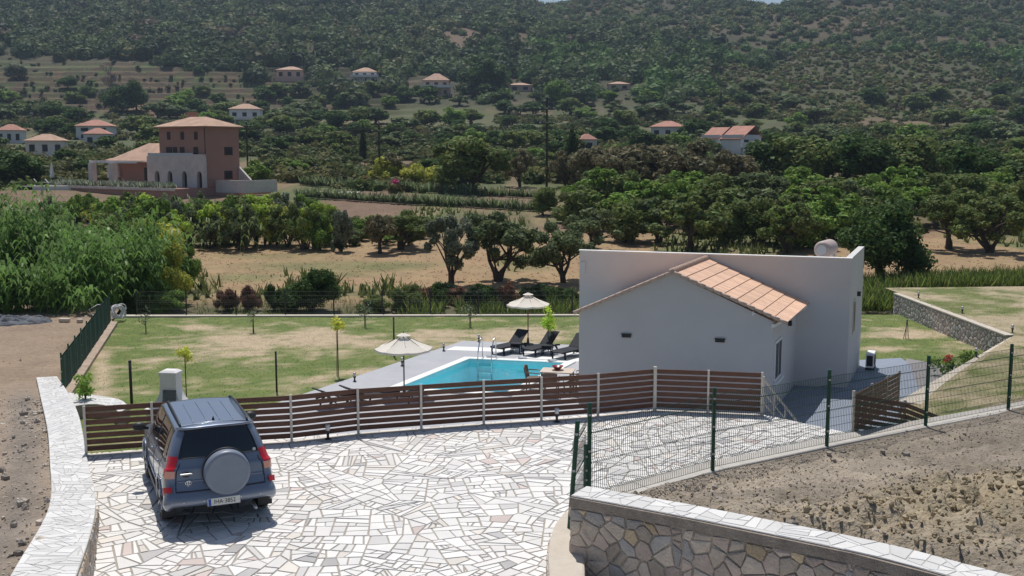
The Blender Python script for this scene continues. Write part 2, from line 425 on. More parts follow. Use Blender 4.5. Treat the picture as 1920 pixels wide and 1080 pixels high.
# planter wall behind the slat fence
pw = [((128, 736), (136, 762), -1.7), ((160, 739), (165, 758), -1.7), ((190, 743), (190, 759), -1.7), ((226, 750), (212, 765), -1.7), ((243, 764), (223, 774), -1.7)]
pwp = [(at(*a, z), at(*b, z)) for a, b, z in pw]
ribbon_wall('planter_wall', pwp, -2.4, 'small curved planter wall with white slab cap beside the white barbecue', 'wall', .6)

# near right stone wall
w2f = [at(1070, 930, 1.2), at(1280, 969, 1.2), at(1602, 1035, 1.2), at(1776, 1080, 1.2), at(2000, 1142, 1.2), at(2300, 1240, 1.2)]
w2 = []
for i, p in enumerate(w2f):
    d = (w2f[min(i + 1, 5)] - w2f[max(i - 1, 0)]).normalized(); nb = Vector((-d.y, d.x, 0)); nb = nb if nb.y > 0 else -nb
    w2.append((p, p + nb * .52))
w2t, P2 = ribbon_wall('retaining_wall', [(a, b) for a, b in w2], -.6, 'rough stone retaining wall with white slab cap in the near right corner', 'wall', .52, .04, .13, .6)
loc = w2t.location; fm = MB()
for i in range(5):
    a = w2f[i] - loc; b = w2f[i + 1] - loc; n = Vector((b.y - a.y, a.x - b.x, 0)).normalized(); n = n if n.y < 0 else -n
    zb = -.03 - loc.z
    L, Hh, f = bil((a.x, a.y, zb), (b.x, b.y, zb), b - Vector((0, 0, .17)), a - Vector((0, 0, .17)), n)
    slab_mesh(fm, voronoi(0, 0, L, Hh, .23, .98), f, .008, .020, stone_col, .014, .010, .009)
    e = MB()
a = w2f[0] - loc; b = P2[0][1]; n = Vector((-(b.y - a.y), b.x - a.x, 0)).normalized(); n = n if n.x < 0 else -n
L, Hh, f = bil((b.x, b.y, -.03 - loc.z), (a.x, a.y, -.03 - loc.z), a - Vector((0, 0, .17)), b - Vector((0, 0, .17)), n)
slab_mesh(fm, voronoi(0, 0, L, Hh, .24, .95), f, .014, .035, stone_col, .02, .02)
fm.build('stone_face', M['stone'], w2t)
bd = MB()                                            # mortar band under the cap, slightly proud
for i in range(5):
    a = w2f[i] - loc; b = w2f[i + 1] - loc; n = Vector((b.y - a.y, a.x - b.x, 0)).normalized(); n = n if n.y < 0 else -n
    bd.hexa([a + n * .03 - Vector((0, 0, .16)), b + n * .03 - Vector((0, 0, .16)), b + n * -.01 - Vector((0, 0, .16)), a - n * .01 - Vector((0, 0, .16)), a + n * .03 - Vector((0, 0, .014)), b + n * .03 - Vector((0, 0, .014)), b - n * .01 - Vector((0, 0, .014)), a - n * .01 - Vector((0, 0, .014))])
bd.build('mortar_band', mat('cap_mortar', (.30, .255, .215), .95, .25, 6, .8, 40), w2t)
# low rounded concrete stub in front of the wall end
st = empty('concrete_stub', at(1062, 1000, .33), 0, 'low rounded concrete wall stub at the near end of the stone retaining wall', 'wall')
pl = [at(x, y, .33) for x, y in ((1074, 952), (1055, 962), (1040, 982), (1030, 1010), (1027, 1040), (1030, 1090), (1034, 1180), (1100, 1180), (1095, 1000))]
mb = MB(); mb.prism([(p.x - st.location.x, p.y - st.location.y) for p in reversed(pl)], -.5, 0); mb.build('stub_body', M['palestrip'], st, bevel=.04)
sf = MB(); q = [p - st.location for p in pl[:7]]
for i in range(6):
    a, b = q[i], q[i + 1]; n = Vector((-(b.y - a.y), b.x - a.x, 0)).normalized(); n = n if n.x < 0 else -n
    L, Hh, f = bil((a.x, a.y, -.34), (b.x, b.y, -.34), (b.x, b.y, -.08), (a.x, a.y, -.08), n)
    slab_mesh(sf, voronoi(0, 0, L, Hh, .16), f, .01, .015, stone_col, .012, .01, .006)
sf.build('stone_face', M['stone'], st)

# kerb under the mesh fence, and the bare soil behind it
kp = [Vector(p) for p in ((1.15, 17.9, .0), (2.3, 19.25, .02), (3.96, 20.43, .04), (6.72, 22.14, .05), (9.47, 23.82, .03), (12.06, 25.33, .0), (14.5, 26.8, 0), (22, 31, 0))]
kb = MB()
kerb_in = []
for i, p in enumerate(kp):
    d = (kp[min(i + 1, 7)] - kp[max(i - 1, 0)]).normalized(); n = Vector((d.y, -d.x, 0)); kerb_in.append((p - n * .14, p + n * .34))
for i in range(7):
    (a, b), (c, d) = kerb_in[i], kerb_in[i + 1]; up = Vector((0, 0, .12)); dn = Vector((0, 0, -1.6))
    kb.hexa([b + dn, d + dn, c + dn, a + dn, b + up * .75, d + up * .75, c + up, a + up])
tag(kb.build('fence_kerb', M['concrete'], bevel=.02), kind='structure')
ns, ntt = 240, 110
ks = np.array([[p[1].x, p[1].y] for p in kerb_in]); kl = np.r_[0, np.cumsum(np.hypot(*np.diff(ks, axis=0).T))]
bs = np.array([[p[1].x, p[1].y] for p in w2]); bl = np.r_[0, np.cumsum(np.hypot(*np.diff(bs, axis=0).T))]
bs = np.vstack([bs, bs[-1] + (bs[-1] - bs[-2]) * 2.0]); bl = np.r_[bl, bl[-1] * 1.9]
s = np.linspace(0, 1, ns) ** 1.2; t = np.linspace(-.06, 1.05, ntt); S, T_ = np.meshgrid(s, t, indexing='ij')
kx, ky = np.interp(S * kl[-1], kl, ks[:, 0]), np.interp(S * kl[-1], kl, ks[:, 1])
bx, by = np.interp(S * bl[-1], bl, bs[:, 0]), np.interp(S * bl[-1], bl, bs[:, 1])
X = kx * (1 - T_) + bx * T_; Y = ky * (1 - T_) + by * T_
mc = at(1850, 940, .9); _u = (X - mc.x) * .80 + (Y - mc.y) * .6; _v = -(X - mc.x) * .6 + (Y - mc.y) * .8; md = np.exp(-((_u / 3.6) ** 2 + (_v / 1.55) ** 2)); mask = np.clip((T_ - .02) * 8, 0, 1)
Z = .1 + np.clip(T_, 0, 1) ** 1.3 * 1.02 + mask * ((fbm(X * 1.3, Y * 1.3) - .5) * .34 + (fbm(X * 6, Y * 6, 5) - .5) * .24 + md * (.26 + .9 * (fbm(X * 2.6 + 9, Y * 2.6, 4) - .35)))
Z = np.where(T_ > .97, np.minimum(Z, 1.12), Z)
base = np.array([.36, .305, .24]); yel = np.array([.42, .345, .225]); gry = np.array([.30, .275, .25])
n1 = fbm(X * .7 + 5, Y * .7, 4)[..., None]; Cc = base * (.45 + 1.0 * n1) * (.8 + .4 * fbm(X * 3, Y * 3, 4)[..., None]) * (1 - md[..., None] * .8) + yel * md[..., None] * .8 * (.8 + .4 * n1)
def soil_height(x, y):
    k = np.argmin((X - x) ** 2 + (Y - y) ** 2); return Z.ravel()[k]
o = npmesh('bare_soil', np.stack([X, Y, Z], -1).reshape(-1, 3), grid_faces(ns, ntt)[:, ::-1], Cc.reshape(-1, 3), M['soil'], smooth=True, vcol=True); tag(o, kind='structure')
# stones and clods
def rocks(name, pts, label, cat, m=M['soil']):
    V = []; Fs = []; C = []; k = 0
    bm = bmesh.new(); bmesh.ops.create_icosphere(bm, subdivisions=1, radius=1); bv = np.array([v.co[:] for v in bm.verts]); bf = np.array([[v.index for v in f.verts] for f in bm.faces]); bm.free()
    for x, y, z, r, c in pts:
        sc = rng.uniform(.55, 1.25, 3) * r; a = rng.uniform(0, 6.3); ca, sa = math.cos(a), math.sin(a)
        p = bv * sc * (1 + rng.uniform(-.22, .22, (len(bv), 1))); p = np.stack([p[:, 0] * ca - p[:, 1] * sa, p[:, 0] * sa + p[:, 1] * ca, p[:, 2]], 1) + (x, y, z)
        V.append(p); Fs.append(bf + k); C.append(np.tile(c, (len(bf), 1))); k += len(bv)
    return tag(npmesh(name, np.vstack(V), np.vstack(Fs), np.vstack(C), m), label, cat, kind='stuff')
pts = []
for i in range(16000):
    a, b = rng.integers(1, ns - 1), rng.integers(4, ntt - 3); x, y, z = X[a, b], Y[a, b], Z[a, b]; w_ = md[a, b]
    if proj(x, y, z)[0] > 2000 or rng.random() > .5 + w_ * 1.3 + (.35 if T_[a, b] < .2 else 0): continue
    r = rng.uniform(.008, .024) * (1 + 3.0 * w_ * rng.random() ** 2) * (1 + (rng.random() < .02) * 1.6)
    g = rng.uniform(.8, 1.35); c = (yel * 1.05 if rng.random() < .3 + w_ * 1.2 else gry * 1.35 * (1.03, 1, .93)) * g
    r = min(r, .085)
    pts.append((x + rng.normal(0, .03), y + rng.normal(0, .03), z + r * .3, r, c))
rocks('soil_clods', pts, 'loose stones and yellowish clods of earth on the bare soil', 'rubble')

# left dirt bank and yard
yl = np.array([(a.y) for a, b in wl]); xl = np.array([a.x for a, b in wl]); zl_ = np.array([a.z for a, b in wl])
fA = at(128, 730, -2.0); fB = at(207, 604, -2.0)
ny_, nx_ = 200, 110
ys = np.linspace(9, 57, ny_); xr = np.where(ys < yl[-1], np.interp(ys, yl, xl), fA.x + (ys - fA.y) / (fB.y - fA.y) * (fB.x - fA.x))
zr = np.interp(ys, np.r_[yl, 40], np.r_[zl_ - .12, -2.0])
tt = np.linspace(0, 1, nx_) ** 1.5; Yg, Tg = np.meshgrid(ys, tt, indexing='ij'); Xg = xr[:, None] + .04 - Tg * 22
far_ = np.clip((Yg - 33) / 5, 0, 1)
zbank = zr[:, None] - np.clip(Tg * 22, 0, 3.2) * .16 * (1 - far_)
Zg = zbank + np.clip(Tg * 12, 0, 1) * ((fbm(Xg * .9, Yg * .9) - .5) * .55 * (1 - .85 * far_) + (fbm(Xg * 5, Yg * 5, 3) - .5) * .20 * (1 - .7 * far_))
n1 = fbm(Xg * .8, Yg * .8 + 40, 5)[..., None]; yard = np.array([.37, .275, .195]); bank = np.array([.42, .325, .24]); gravel = np.array([.28, .245, .21])
gm = np.exp(-((Tg * 22 - .6) / .5) ** 2)[..., None] * (1 - far_[..., None]) * .8
Cg = (bank * (1 - far_[..., None]) + yard * far_[..., None]) * (.72 + .56 * n1); Cg = Cg * (1 - gm) + gravel * (.6 + .6 * n1) * gm
tag(npmesh('dirt_yard', np.stack([Xg, Yg, Zg], -1).reshape(-1, 3), grid_faces(ny_, nx_), Cg.reshape(-1, 3), M['soil'], smooth=True, vcol=True), kind='structure')
pts = []
for i in range(5500):
    a, b = int(rng.integers(8, ny_ - 1)), int(rng.integers(1, nx_ - 1) * rng.random() ** .5 * .75)
    if b < 1 or (Yg[a, b] > 34 and rng.random() > .06): continue
    r = rng.uniform(.012, .03) * (1 + (rng.random() < .06) * 2.6); g = rng.uniform(.6, 1.5)
    pts.append((Xg[a, b] + rng.normal(0, .05), Yg[a, b] + rng.normal(0, .08), Zg[a, b] + r * .3, r, np.array([.60, .53, .45]) * g))
rocks('yard_stones', pts, 'small pale stones scattered over the dirt on the left', 'stones')

# lawn below
DW = R(-12); DS = R(66.3)                            # directions of the house front and of its sides / pool sides
pool_c = [at(882, 677, ZL)]                          # far left corner of the water
dx = Vector((math.cos(DW), math.sin(DW), 0)); dy = Vector((math.cos(DS), math.sin(DS), 0))
PA = at(880, 676, ZL); PB = PA + dx * 3.85; PD = PA - dy * 5.7; PC = PD + dx * 3.85
def inq(x, y, quad, m=0.):
    ins = np.ones(np.shape(x), bool)
    for i in range(4):
        a, b = quad[i], quad[(i + 1) % 4]; d = (b - a).normalized(); ins &= ((x - a.x) * -d.y + (y - a.y) * d.x) > -m
    return ins
pq = [PD, PC, PB, PA]
gx = np.arange(-24, 24.01, .22); gy = np.arange(23.2, 54.3, .22); XX, YY = np.meshgrid(gx, gy, indexing='ij')
ZZ = ZL - .03 + (fbm(XX * .6, YY * .6) - .5) * .07 * (YY > 30) + (fbm(XX * 4, YY * 4, 2) - .5) * .015
def lawn_colour(x, y, z):
    g = np.array([.105, .165, .035]); g2 = np.array([.20, .225, .065]); st = np.array([.52, .43, .28]); br = np.array([.46, .35, .24])
    P = [proj(a, b, c) for a, b, c in zip(np.ravel(x), np.ravel(y), np.ravel(z))]; px = np.array([p[0] for p in P]).reshape(np.shape(x)); py = np.array([p[1] for p in P]).reshape(np.shape(x))
    n = fbm(x * .55, y * .8 + 3, 5); n2 = fbm(x * 1.7 + 11, y * 2.1, 4)
    w = np.zeros_like(n)
    for cx, cy, rx, ry, k in ((560, 635, 260, 20, .9), (900, 628, 200, 14, 1.), (380, 612, 70, 7, .8), (470, 660, 150, 18, .55), (700, 690, 120, 25, .45), (820, 640, 100, 14, .6), (1690, 627, 90, 10, 1.1), (1655, 655, 40, 6, .8), (190, 690, 22, 60, .9), (620, 720, 200, 18, .3)):
        w = np.maximum(w, k * np.exp(-(((px - cx) / rx) ** 2 + ((py - cy) / ry) ** 2)))
    w = np.clip((w * 1.35 - .22 + (n - .5) * 2.2 + (n2 - .5) * 1.2) * 1.25, 0, 1)[..., None]
    return (g * (1 - n2[..., None]) + g2 * n2[..., None]) * (1 - w) * 1.05 + (st * .6 + br * .4 * (1 + .3 * n2[..., None])) * w
fc = grid_faces(len(gx), len(gy)); cx_ = XX.ravel()[fc].mean(1); cy_ = YY.ravel()[fc].mean(1)
keep = ~inq(cx_, cy_, pq, -.0) | False
fc = fc[~inq(cx_, cy_, pq, .12)]
LC = lawn_colour(XX, YY, ZZ)
tag(npmesh('lawn', np.stack([XX, YY, ZZ], -1).reshape(-1, 3), fc, LC.reshape(-1, 3), M['lawn'], smooth=True, vcol=True), kind='structure')

# upper lawn, right: behind the retaining wall, and the slope down to the kerb
C3 = at(1888, 628, -1.1); L3 = at(1677, 549, -1.1); E4 = at(1688, 752, -1.25); E4b = at(1560, 850, -1.3)
n_ = 60
def patch(name, A, B, C, D, nu, nv, amp, cf, m=M['lawn']):
    u, v = np.meshgrid(np.linspace(0, 1, nu), np.linspace(0, 1, nv), indexing='ij')
    G = lambda k: (A[k] * (1 - u) + B[k] * u) * (1 - v) + (D[k] * (1 - u) + C[k] * u) * v
    x, y, z = G(0), G(1), G(2); z = z + (fbm(x * .7, y * .7) - .5) * amp * np.clip(np.minimum(np.minimum(u, 1 - u), np.minimum(v, 1 - v)) * 12, 0, 1)
    o = npmesh(name, np.stack([x, y, z], -1).reshape(-1, 3), grid_faces(nu, nv), cf(x, y).reshape(-1, 3), m, smooth=True, vcol=True); tag(o, kind='structure'); return x, y, z
def dry_lawn(k=.62):
    def f(x, y):
        n = fbm(x * .35 + 7, y * .35, 5); n2 = fbm(x * 1.6, y * 1.6, 4); w = np.clip((n - .5) * 4 + k + (n2 - .5) * 1.6, 0, 1)[..., None]
        return (np.array([.16, .19, .055]) * (1 - w) + np.array([.44, .365, .235]) * w) * (.85 + .3 * n2[..., None])
    return f
up1 = patch('upper_lawn', Vector((C3.x + .3, C3.y, -1.09)), Vector((48, 40, -1.0)), Vector((48, 58.5, -1.0)), Vector((L3.x + .2, 57.0, -1.1)), 110, 70, .15, dry_lawn(.75))
kz = [(p[0].x, p[0].y) for p in kerb_in]
up2 = patch('side_lawn', Vector((8.6, 23.7, -.15)), Vector((22, 31.2, -.05)), Vector((48, 40.2, -1.0)), Vector((C3.x + .25, C3.y - .1, -1.09)), 110, 90, .12, dry_lawn(.5))
up3 = patch('side_lawn_bank', Vector((7.9, 23.35, -1.5)), Vector((8.6, 23.72, -.16)), Vector((C3.x + .26, C3.y - .08, -1.1)), Vector((E4.x + .1, E4.y - .2, -1.3)), 20, 40, .02, dry_lawn(.5))

def stone_wall_straight(name, a, b, zb, label, th=.45, size=.27, outward=None, colf=greystone_col, capm=M['palestrip']):
    t = empty(name, (a + b) / 2, 0, label, 'wall'); loc = t.location.copy(); a = a - loc; b = b - loc
    d = (b - a).normalized(); n = Vector((d.y, -d.x, 0)).normalized()
    if n.dot(outward) < 0: n = -n
    k = MB(); z0 = zb - loc.z; i = -n * th; D = Vector((0, 0, -.07))
    k.hexa([(a.x, a.y, z0), (b.x, b.y, z0), (b.x + i.x, b.y + i.y, z0), (a.x + i.x, a.y + i.y, z0), a + D, b + D, b + i + D, a + i + D]); k.build('wall_body', M['stonemortar'], t)
    k = MB(); o_ = n * .05; k.hexa([a + o_ + D, b + o_ + D, b + i + D, a + i + D, a + o_, b + o_, b + i, a + i]); k.build('coping', capm, t, bevel=.012)
    k = MB(); L, Hh, f = bil((a.x, a.y, z0), (b.x, b.y, z0), b + D, a + D, n)
    slab_mesh(k, voronoi(0, 0, L, Hh, size, .95), f, .014, .03, colf, .02, .015); k.build('stone_face', M['stone'], t)
    return t
stone_wall_straight('garden_wall', L3, C3, -2.3, 'grey stone retaining wall with pale coping below the upper lawn', outward=Vector((-1, 0, 0)))
wn = stone_wall_straight('garden_wall', Vector((C3.x - .05, C3.y - .5, C3.z - .005)), Vector((E4.x, E4.y, E4.z)), -2.3, 'garden wall seen from above as a long pale concrete strip running down to the ramp', th=.62, outward=Vector((-1, .3, 0)))
# grey paved court, ramp and gravel
def sheet(name, pts, m, kind='structure', th=.06):
    mb = MB(); n = len(pts); mb.add([Vector(p) for p in pts] + [Vector(p) - Vector((0, 0, th)) for p in pts], [tuple(range(n))] + [(i, n + i, n + (i + 1) % n, (i + 1) % n) for i in range(n)])
    o = mb.build(name, m); tag(o, kind=kind); return o
# ================================================================== DECK, POOL, RAMP
deck = [at(575, 738, ZL), PD - dy * 4 - dx * 1.3, Vector((1.5, 30.2, ZL)), Vector((9.0, 31.4, ZL)), Vector((8.0, 37.9, ZL)), Vector((3.2, 40, ZL)), at(1092, 648.5, ZL), at(868, 640, ZL)]
dl = at(575, 738, ZL); dfar = at(868, 640, ZL); dr = at(1095, 648.6, ZL)
zd = ZL + .03
def D(p, z=zd): return Vector((p.x, p.y, z))
near_l = dl + (dl - dfar).normalized() * 7
quads = [(near_l, D(PD) - dy * 9, PA, dfar)]          # left strip, then behind, then near, then right of the pool
mb = MB()
def dq(a, b, c, d, z=zd): mb.quad(D(a, z), D(b, z), D(c, z), D(d, z))
dq(near_l, PD - dy * 8, PA, dfar)
dq(dfar, PA, PB, dr)
dq(PD - dy * 8, PC - dy * 7.5, PC, PD)
E1 = Vector((8.4, 36.6, 0))
dq(PC - dy * 7.5, Vector((9.0, 29.0, 0)), E1, PC); mb.add([D(PC), D(E1), D(dr), D(PB)], [(0, 1, 2, 3)])
tag(mb.build('pool_deck', M['deck']), kind='structure')
mb = MB(); s0 = at(835, 657.5, ZL); s1 = at(853, 651, ZL)
mb.quad(D(s0, zd + .006), D(at(1088, 667, ZL), zd + .006), D(at(1092, 659.5, ZL), zd + .006), D(s1, zd + .006))
mb.quad(D(at(968, 672, ZL), zd + .006), D(at(1090, 680, ZL), zd + .006), D(at(1090, 673, ZL), zd + .006), D(at(985, 667, ZL), zd + .006))
tag(mb.build('deck_pale_band', M['white']), kind='structure')
pool = empty('swimming_pool', (PA + PC) / 2, 0, 'rectangular turquoise swimming pool with white coping set in the grey deck', 'pool'); pl = pool.location
q = [Vector((p.x, p.y, 0)) - Vector((pl.x, pl.y, 0)) for p in (PD, PC, PB, PA)]
mb = MB(); bz = -1.15; wz = -.1
for i in range(4):
    a, b = q[i], q[(i + 1) % 4]; mb.quad(b + Vector((0, 0, bz)), a + Vector((0, 0, bz)), a + Vector((0, 0, .05)), b + Vector((0, 0, .05)))
mb.quad(*[p + Vector((0, 0, bz)) for p in q]); mb.build('basin', M['pooltile'], pool)
mb = MB(); mb.quad(*[p + Vector((0, 0, wz)) for p in q]); mb.build('water_surface', M['water'], pool)
mb = MB(); cw = .34; ct = .085; cb = .036
oq = [q[0] - dx * cw - dy * cw, q[1] + dx * cw - dy * cw, q[2] + dx * cw + dy * cw, q[3] - dx * cw + dy * cw]
for i in range(4):
    a, b, c, d = q[i], q[(i + 1) % 4], oq[(i + 1) % 4], oq[i]; Z = lambda p, z: Vector((p.x, p.y, z))
    mb.hexa([Z(d, cb), Z(c, cb), Z(b, cb), Z(a, cb), Z(d, ct), Z(c, ct), Z(b, ct), Z(a, ct)])
mb.build('coping', M['white'], pool)
lt = mb = MB(); lp = q[3] + dx * 1.55 - dy * .01
mb.lathe([(.0, 0), (.09, 0), (.1, .02), (.0, .03)], 16, Matrix.Translation(Vector((lp.x, lp.y, -.5))) @ Euler((R(90), 0, DW)).to_matrix().to_4x4()); mb.build('pool_light', M['white'], pool)
lad = empty('pool_ladder', at(875, 668, ZL), DW, 'curved stainless steel handrails of the ladder at the far left pool corner', 'ladder')
lad.location = D(PA + dx * .35 + dy * .1, ZL + .1)
for k in (0, .56):
    mb = MB(); mb.tube([(k, .62, -.05), (k, .60, .5), (k, .55, .68), (k, .42, .78), (k, .26, .76), (k, .12, .62), (k, -.12, .3), (k, -.2, 0), (k, -.2, -.9)], .022, 8); mb.build('handrail', M['steel'], lad, True)
for z in (-.3, -.55, -.8):
    mb = MB(); mb.box((.28, -.2, z), (.54, .09, .03)); mb.build('rung', M['steel'], lad)

# blue grey ramp and court beside the house
Hc = at(1444, 779, ZL); Tb = at(1587, 728, ZL)
sheet('ramp_paving', [(6.0, 24.6, -.75), (8.0, 23.3, -.75), (11.0, 29.6, -1.7), (12.2, 33.0, ZL + .05), (8.6, 32.9, ZL + .045), (5.6, 27.8, -1.75)], M['slate'])
sheet('side_court', [(4.0, 29.0, ZL + .02), (12.6, 31.0, ZL + .02), tuple(at(1706, 684, ZL + .02)), tuple(at(1690, 671, ZL + .02)), (13.6, 42.0, ZL + .02), (8.5, 38.5, ZL + .02)], M['slate'])
sheet('gravel_path', [tuple(at(1640, 790, ZL + .005)), tuple(at(1700, 760, ZL + .005)), tuple(at(1808, 700, ZL + .005)), tuple(at(1805, 690, ZL + .005)), tuple(at(1700, 672, ZL + .005))], M['gravel'], th=.03)

# ================================================================== THE WHITE HOUSE
house = empty('white_house', (Hc.x, Hc.y, ZL), DW, 'white single storey house with tiled gable front and tall plain block behind', 'house')
hinv = (Matrix.Translation((Hc.x, Hc.y, ZL)) @ Matrix.Rotation(DW, 4, 'Z')).inverted()
def hl(p): return hinv @ Vector(p)
sk_ = DS - DW                                        # side walls run at this angle in house axes (not quite square)
sx, sy = math.cos(sk_), math.sin(sk_)
Wf = -6.15; hR = zat(603, Hc.x, Hc.y) - ZL; lw = Vector((Hc.x, Hc.y, 0)) + dx * Wf; hL = hR + .12
apx = on_plane(1261, 508, Hc, DW); ap = hl(apx); ht = ap.z - .08; ax_ = ap.x
tb = hl(Tb); tall_w = tb.x + 7.75; tyd = tb.y        # tall block front plane y = tyd in house axes
tt_ = zat(485.5, Tb.x, Tb.y) - ZL; lcorner = on_plane(1087, 470, Tb, DW); lc = hl(lcorner); tl_ = lc.z
ds = tyd / sy
def sd_(x, y): return (x + sx / sy * y)              # shift along the skewed side direction
mb = MB(); D0 = tyd - .002
fr = [(Wf, 0, -.3), (0, 0, -.3), (0, 0, hR), (ax_, 0, ht), (Wf, 0, hL)]
bk = [(sd_(x, D0), D0, z) for x, y, z in fr]
mb.add(fr + bk, [(0, 1, 2, 3, 4), (9, 8, 7, 6, 5), (0, 5, 6, 1), (1, 6, 7, 2), (2, 7, 8, 3), (3, 8, 9, 4), (4, 9, 5, 0)])
mb.build('front_wall', M['plaster'], house)
# tall block with parapet
Ld = 4.3; th = .22
T0 = Vector((lc.x, tyd, 0)); T1 = Vector((tb.x, tyd, 0)); T2 = Vector((tb.x + sx * Ld, tyd + sy * Ld, 0)); T3 = Vector((lc.x + sx * Ld, tyd + sy * Ld, 0))
mb = MB(); z0 = -.3; rt = tt_ - .75
mb.hexa([(p.x, p.y, z0) for p in (T0, T1, T2, T3)] + [(p.x, p.y, rt) for p in (T0, T1, T2, T3)])
mb.build('tall_block_wall', M['plaster'], house)
mb = MB()
def par(a, b, za, zb, inn, k=1):
    d = (b - a).normalized(); n = Vector((-d.y, d.x, 0)) * inn
    mb.hexa([(a.x, a.y, rt - .001), (b.x, b.y, rt - .001), (b.x + n.x, b.y + n.y, rt - .001), (a.x + n.x, a.y + n.y, rt - .001), (a.x, a.y, za), (b.x, b.y, zb), (b.x + n.x, b.y + n.y, zb), (a.x + n.x, a.y + n.y, za)])
par(T0, T1, tl_, tt_, th)
prev = T1 + Vector((sx, sy, 0)) * .001; z_ = tt_
for k in range(1, 9):                                # side parapet, sweeping up towards the back
    nx = T1 + (T2 - T1) * k / 8; zz = tt_ + .02 + .06 * k / 8; par(prev, nx, z_, zz, th); prev = nx; z_ = zz
par(T2, T3, tt_ - .5, tt_ - .5, th); par(T3, T0, tt_ - .5, tt_ - .3, th)
mb.build('parapet', M['plaster'], house)
mb = MB(); mb.beam((T0.x - .03, T0.y + .09, tl_ + .014), (T1.x + .03, T1.y + .09, tt_ + .014), .27, .03); mb.build('parapet_cap', M['white'], house)
# tiled roof in courses parallel to the ridge
rb = hl(on_plane(1350, 483, Tb, DW)); ov = .30
def roof_side(xe, ze, name, ncourse, notch, rows=9):
    """slope from ridge (ax_, ht) down to (xe, ze); u runs back along the skewed side direction"""
    mb = MB(); Ls = math.hypot(xe - ax_, ze - (ht + .05)); slope = Vector(((xe - ax_) / Ls, 0, (ze - ht - .05) / Ls)); up = Vector((-slope.z, 0, slope.x)); up = up if up.z > 0 else -up
    side = Vector((sx / sy, 1, 0)); cl = Ls / ncourse
    for c in range(ncourse):
        ylen = tyd + (1.0 if c >= ncourse - notch else 0) - .003; y0 = -.14; nu = int((ylen - y0) / .035)
        vs = []; fs = []
        for i in range(nu + 1):
            y = y0 + (ylen - y0) * i / nu; w = .006 * abs(math.sin(y / .21 * math.pi)) ** .8
            for t, lift in ((0, .010), (1.02, .032)):
                p = Vector((ax_, 0, ht + .05)) + slope * cl * (c + t) + side * y + up * (lift + w); vs.append(p)
            vs.append(p - up * .035)
        for i in range(nu):
            a = i * 3; fs += [(a, a + 1, a + 4, a + 3) if xe > ax_ else (a, a + 3, a + 4, a + 1), (a + 1, a + 2, a + 5, a + 4)]
        b = random.uniform(.9, 1.1)
        base_ = len(mb.v); mb.v += [tuple(v) for v in vs]
        for k, f in enumerate(fs):
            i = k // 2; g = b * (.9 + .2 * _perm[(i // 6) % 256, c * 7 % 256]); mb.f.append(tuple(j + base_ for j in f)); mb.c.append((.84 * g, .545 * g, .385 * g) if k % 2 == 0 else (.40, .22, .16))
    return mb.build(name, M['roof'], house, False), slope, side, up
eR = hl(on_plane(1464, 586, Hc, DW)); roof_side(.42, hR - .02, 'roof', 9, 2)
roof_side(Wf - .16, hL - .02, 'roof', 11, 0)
mb = MB(); side = Vector((sx / sy, 1, 0)); n = int(tyd / .24)
for i in range(n + 1):
    a = Vector((ax_, 0, ht + .07)) + side * (-.16 + i * (tyd + .1) / (n + 1)); b = a + side * .27
    mb.tube([a + Vector((0, 0, .012)), b], [.105, .09], 10, True, (.60, .44, .35))
mb.build('ridge_tiles', M['roof'], house, True)
for s, xe, ze in ((1, .42, hR - .02), (-1, Wf - .16, hL - .02)):
    mb = MB(); a = Vector((ax_, -.13, ht + .06)); b = Vector((xe, -.13, ze + .0)); n = 14
    for i in range(n):
        mb.tube([a.lerp(b, i / n) + Vector((0, 0, .01)), a.lerp(b, (i + 1.06) / n)], [.05, .062], 8, True, (.62, .47, .38))
    mb.build('verge_tiles', M['roof'], house, True)
mb = MB(); mb.beam((.0, .0 - .1, hR - .12), (.32 + sx / sy * (tyd + .0), tyd - .01, hR - .12), .10, .1); 
mb.v = [(v[0], v[1], v[2]) for v in mb.v]; mb.build('eaves_soffit', M['white'], house)
# ventilation slots, lamps, windows
for px, py in ((1174.5, 629.5), (1350, 638.5)):
    p = hl(on_plane(px, py, Hc, DW)); mb = MB(); mb.box((p.x, -.012, p.z), (.30, .05, .105)); mb.build('vent_slot', M['dark'], house)
    # (a recessed dark slot with a thin frame)
    mb = MB(); mb.box((p.x, -.03, p.z + .062), (.34, .05, .02)); mb.build('vent_hood', M['dark'], house)
p = hl(on_plane(1412, 587, Hc, DW)); mb = MB(); mb.box((p.x, -.05, p.z), (.06, .1, .12)); mb.box((p.x + .05, -.1, p.z), (.1, .03, .03)); mb.build('wall_sensor', M['white'], house)
def side_box(name, s0, s1, z0, z1, proud, m, x0=0., y0=0., par_=None, dep=.04):
    """slab lying on a wall that runs from (x0,y0) at the side angle; s in metres along it"""
    n = Vector((sy, -sx, 0)); u = Vector((sx, sy, 0)); o = Vector((x0, y0, 0)); mb = MB()
    P = [o + u * s0 + n * proud, o + u * s1 + n * proud, o + u * s1 + n * (proud - dep), o + u * s0 + n * (proud - dep)]
    mb.hexa([(p.x, p.y, z0) for p in P] + [(p.x, p.y, z1) for p in P]); return mb.build(name, m, par_ or house)
w0, w1 = .45, 1.65
wz0, wz1 = .98, 2.3
win = side_box('window', w0, w1, wz0, wz1, .03, M['white'], dep=.06)
side_box('pane', w0 + .09, (w0 + w1) / 2 - .05, wz0 + .09, wz1 - .09, .036, M['window'], par_=win, dep=.02)
side_box('pane', (w0 + w1) / 2 + .05, w1 - .09, wz0 + .09, wz1 - .09, .036, M['window'], par_=win, dep=.02)
side_box('sill', w0 - .08, w1 + .08, wz0 - .07, wz0 - .005, .11, M['white'], par_=win, dep=.15)
wl2 = side_box('wall_lamp', 2.9, 3.02, 2.45, 2.62, .12, M['dark'], dep=.125)
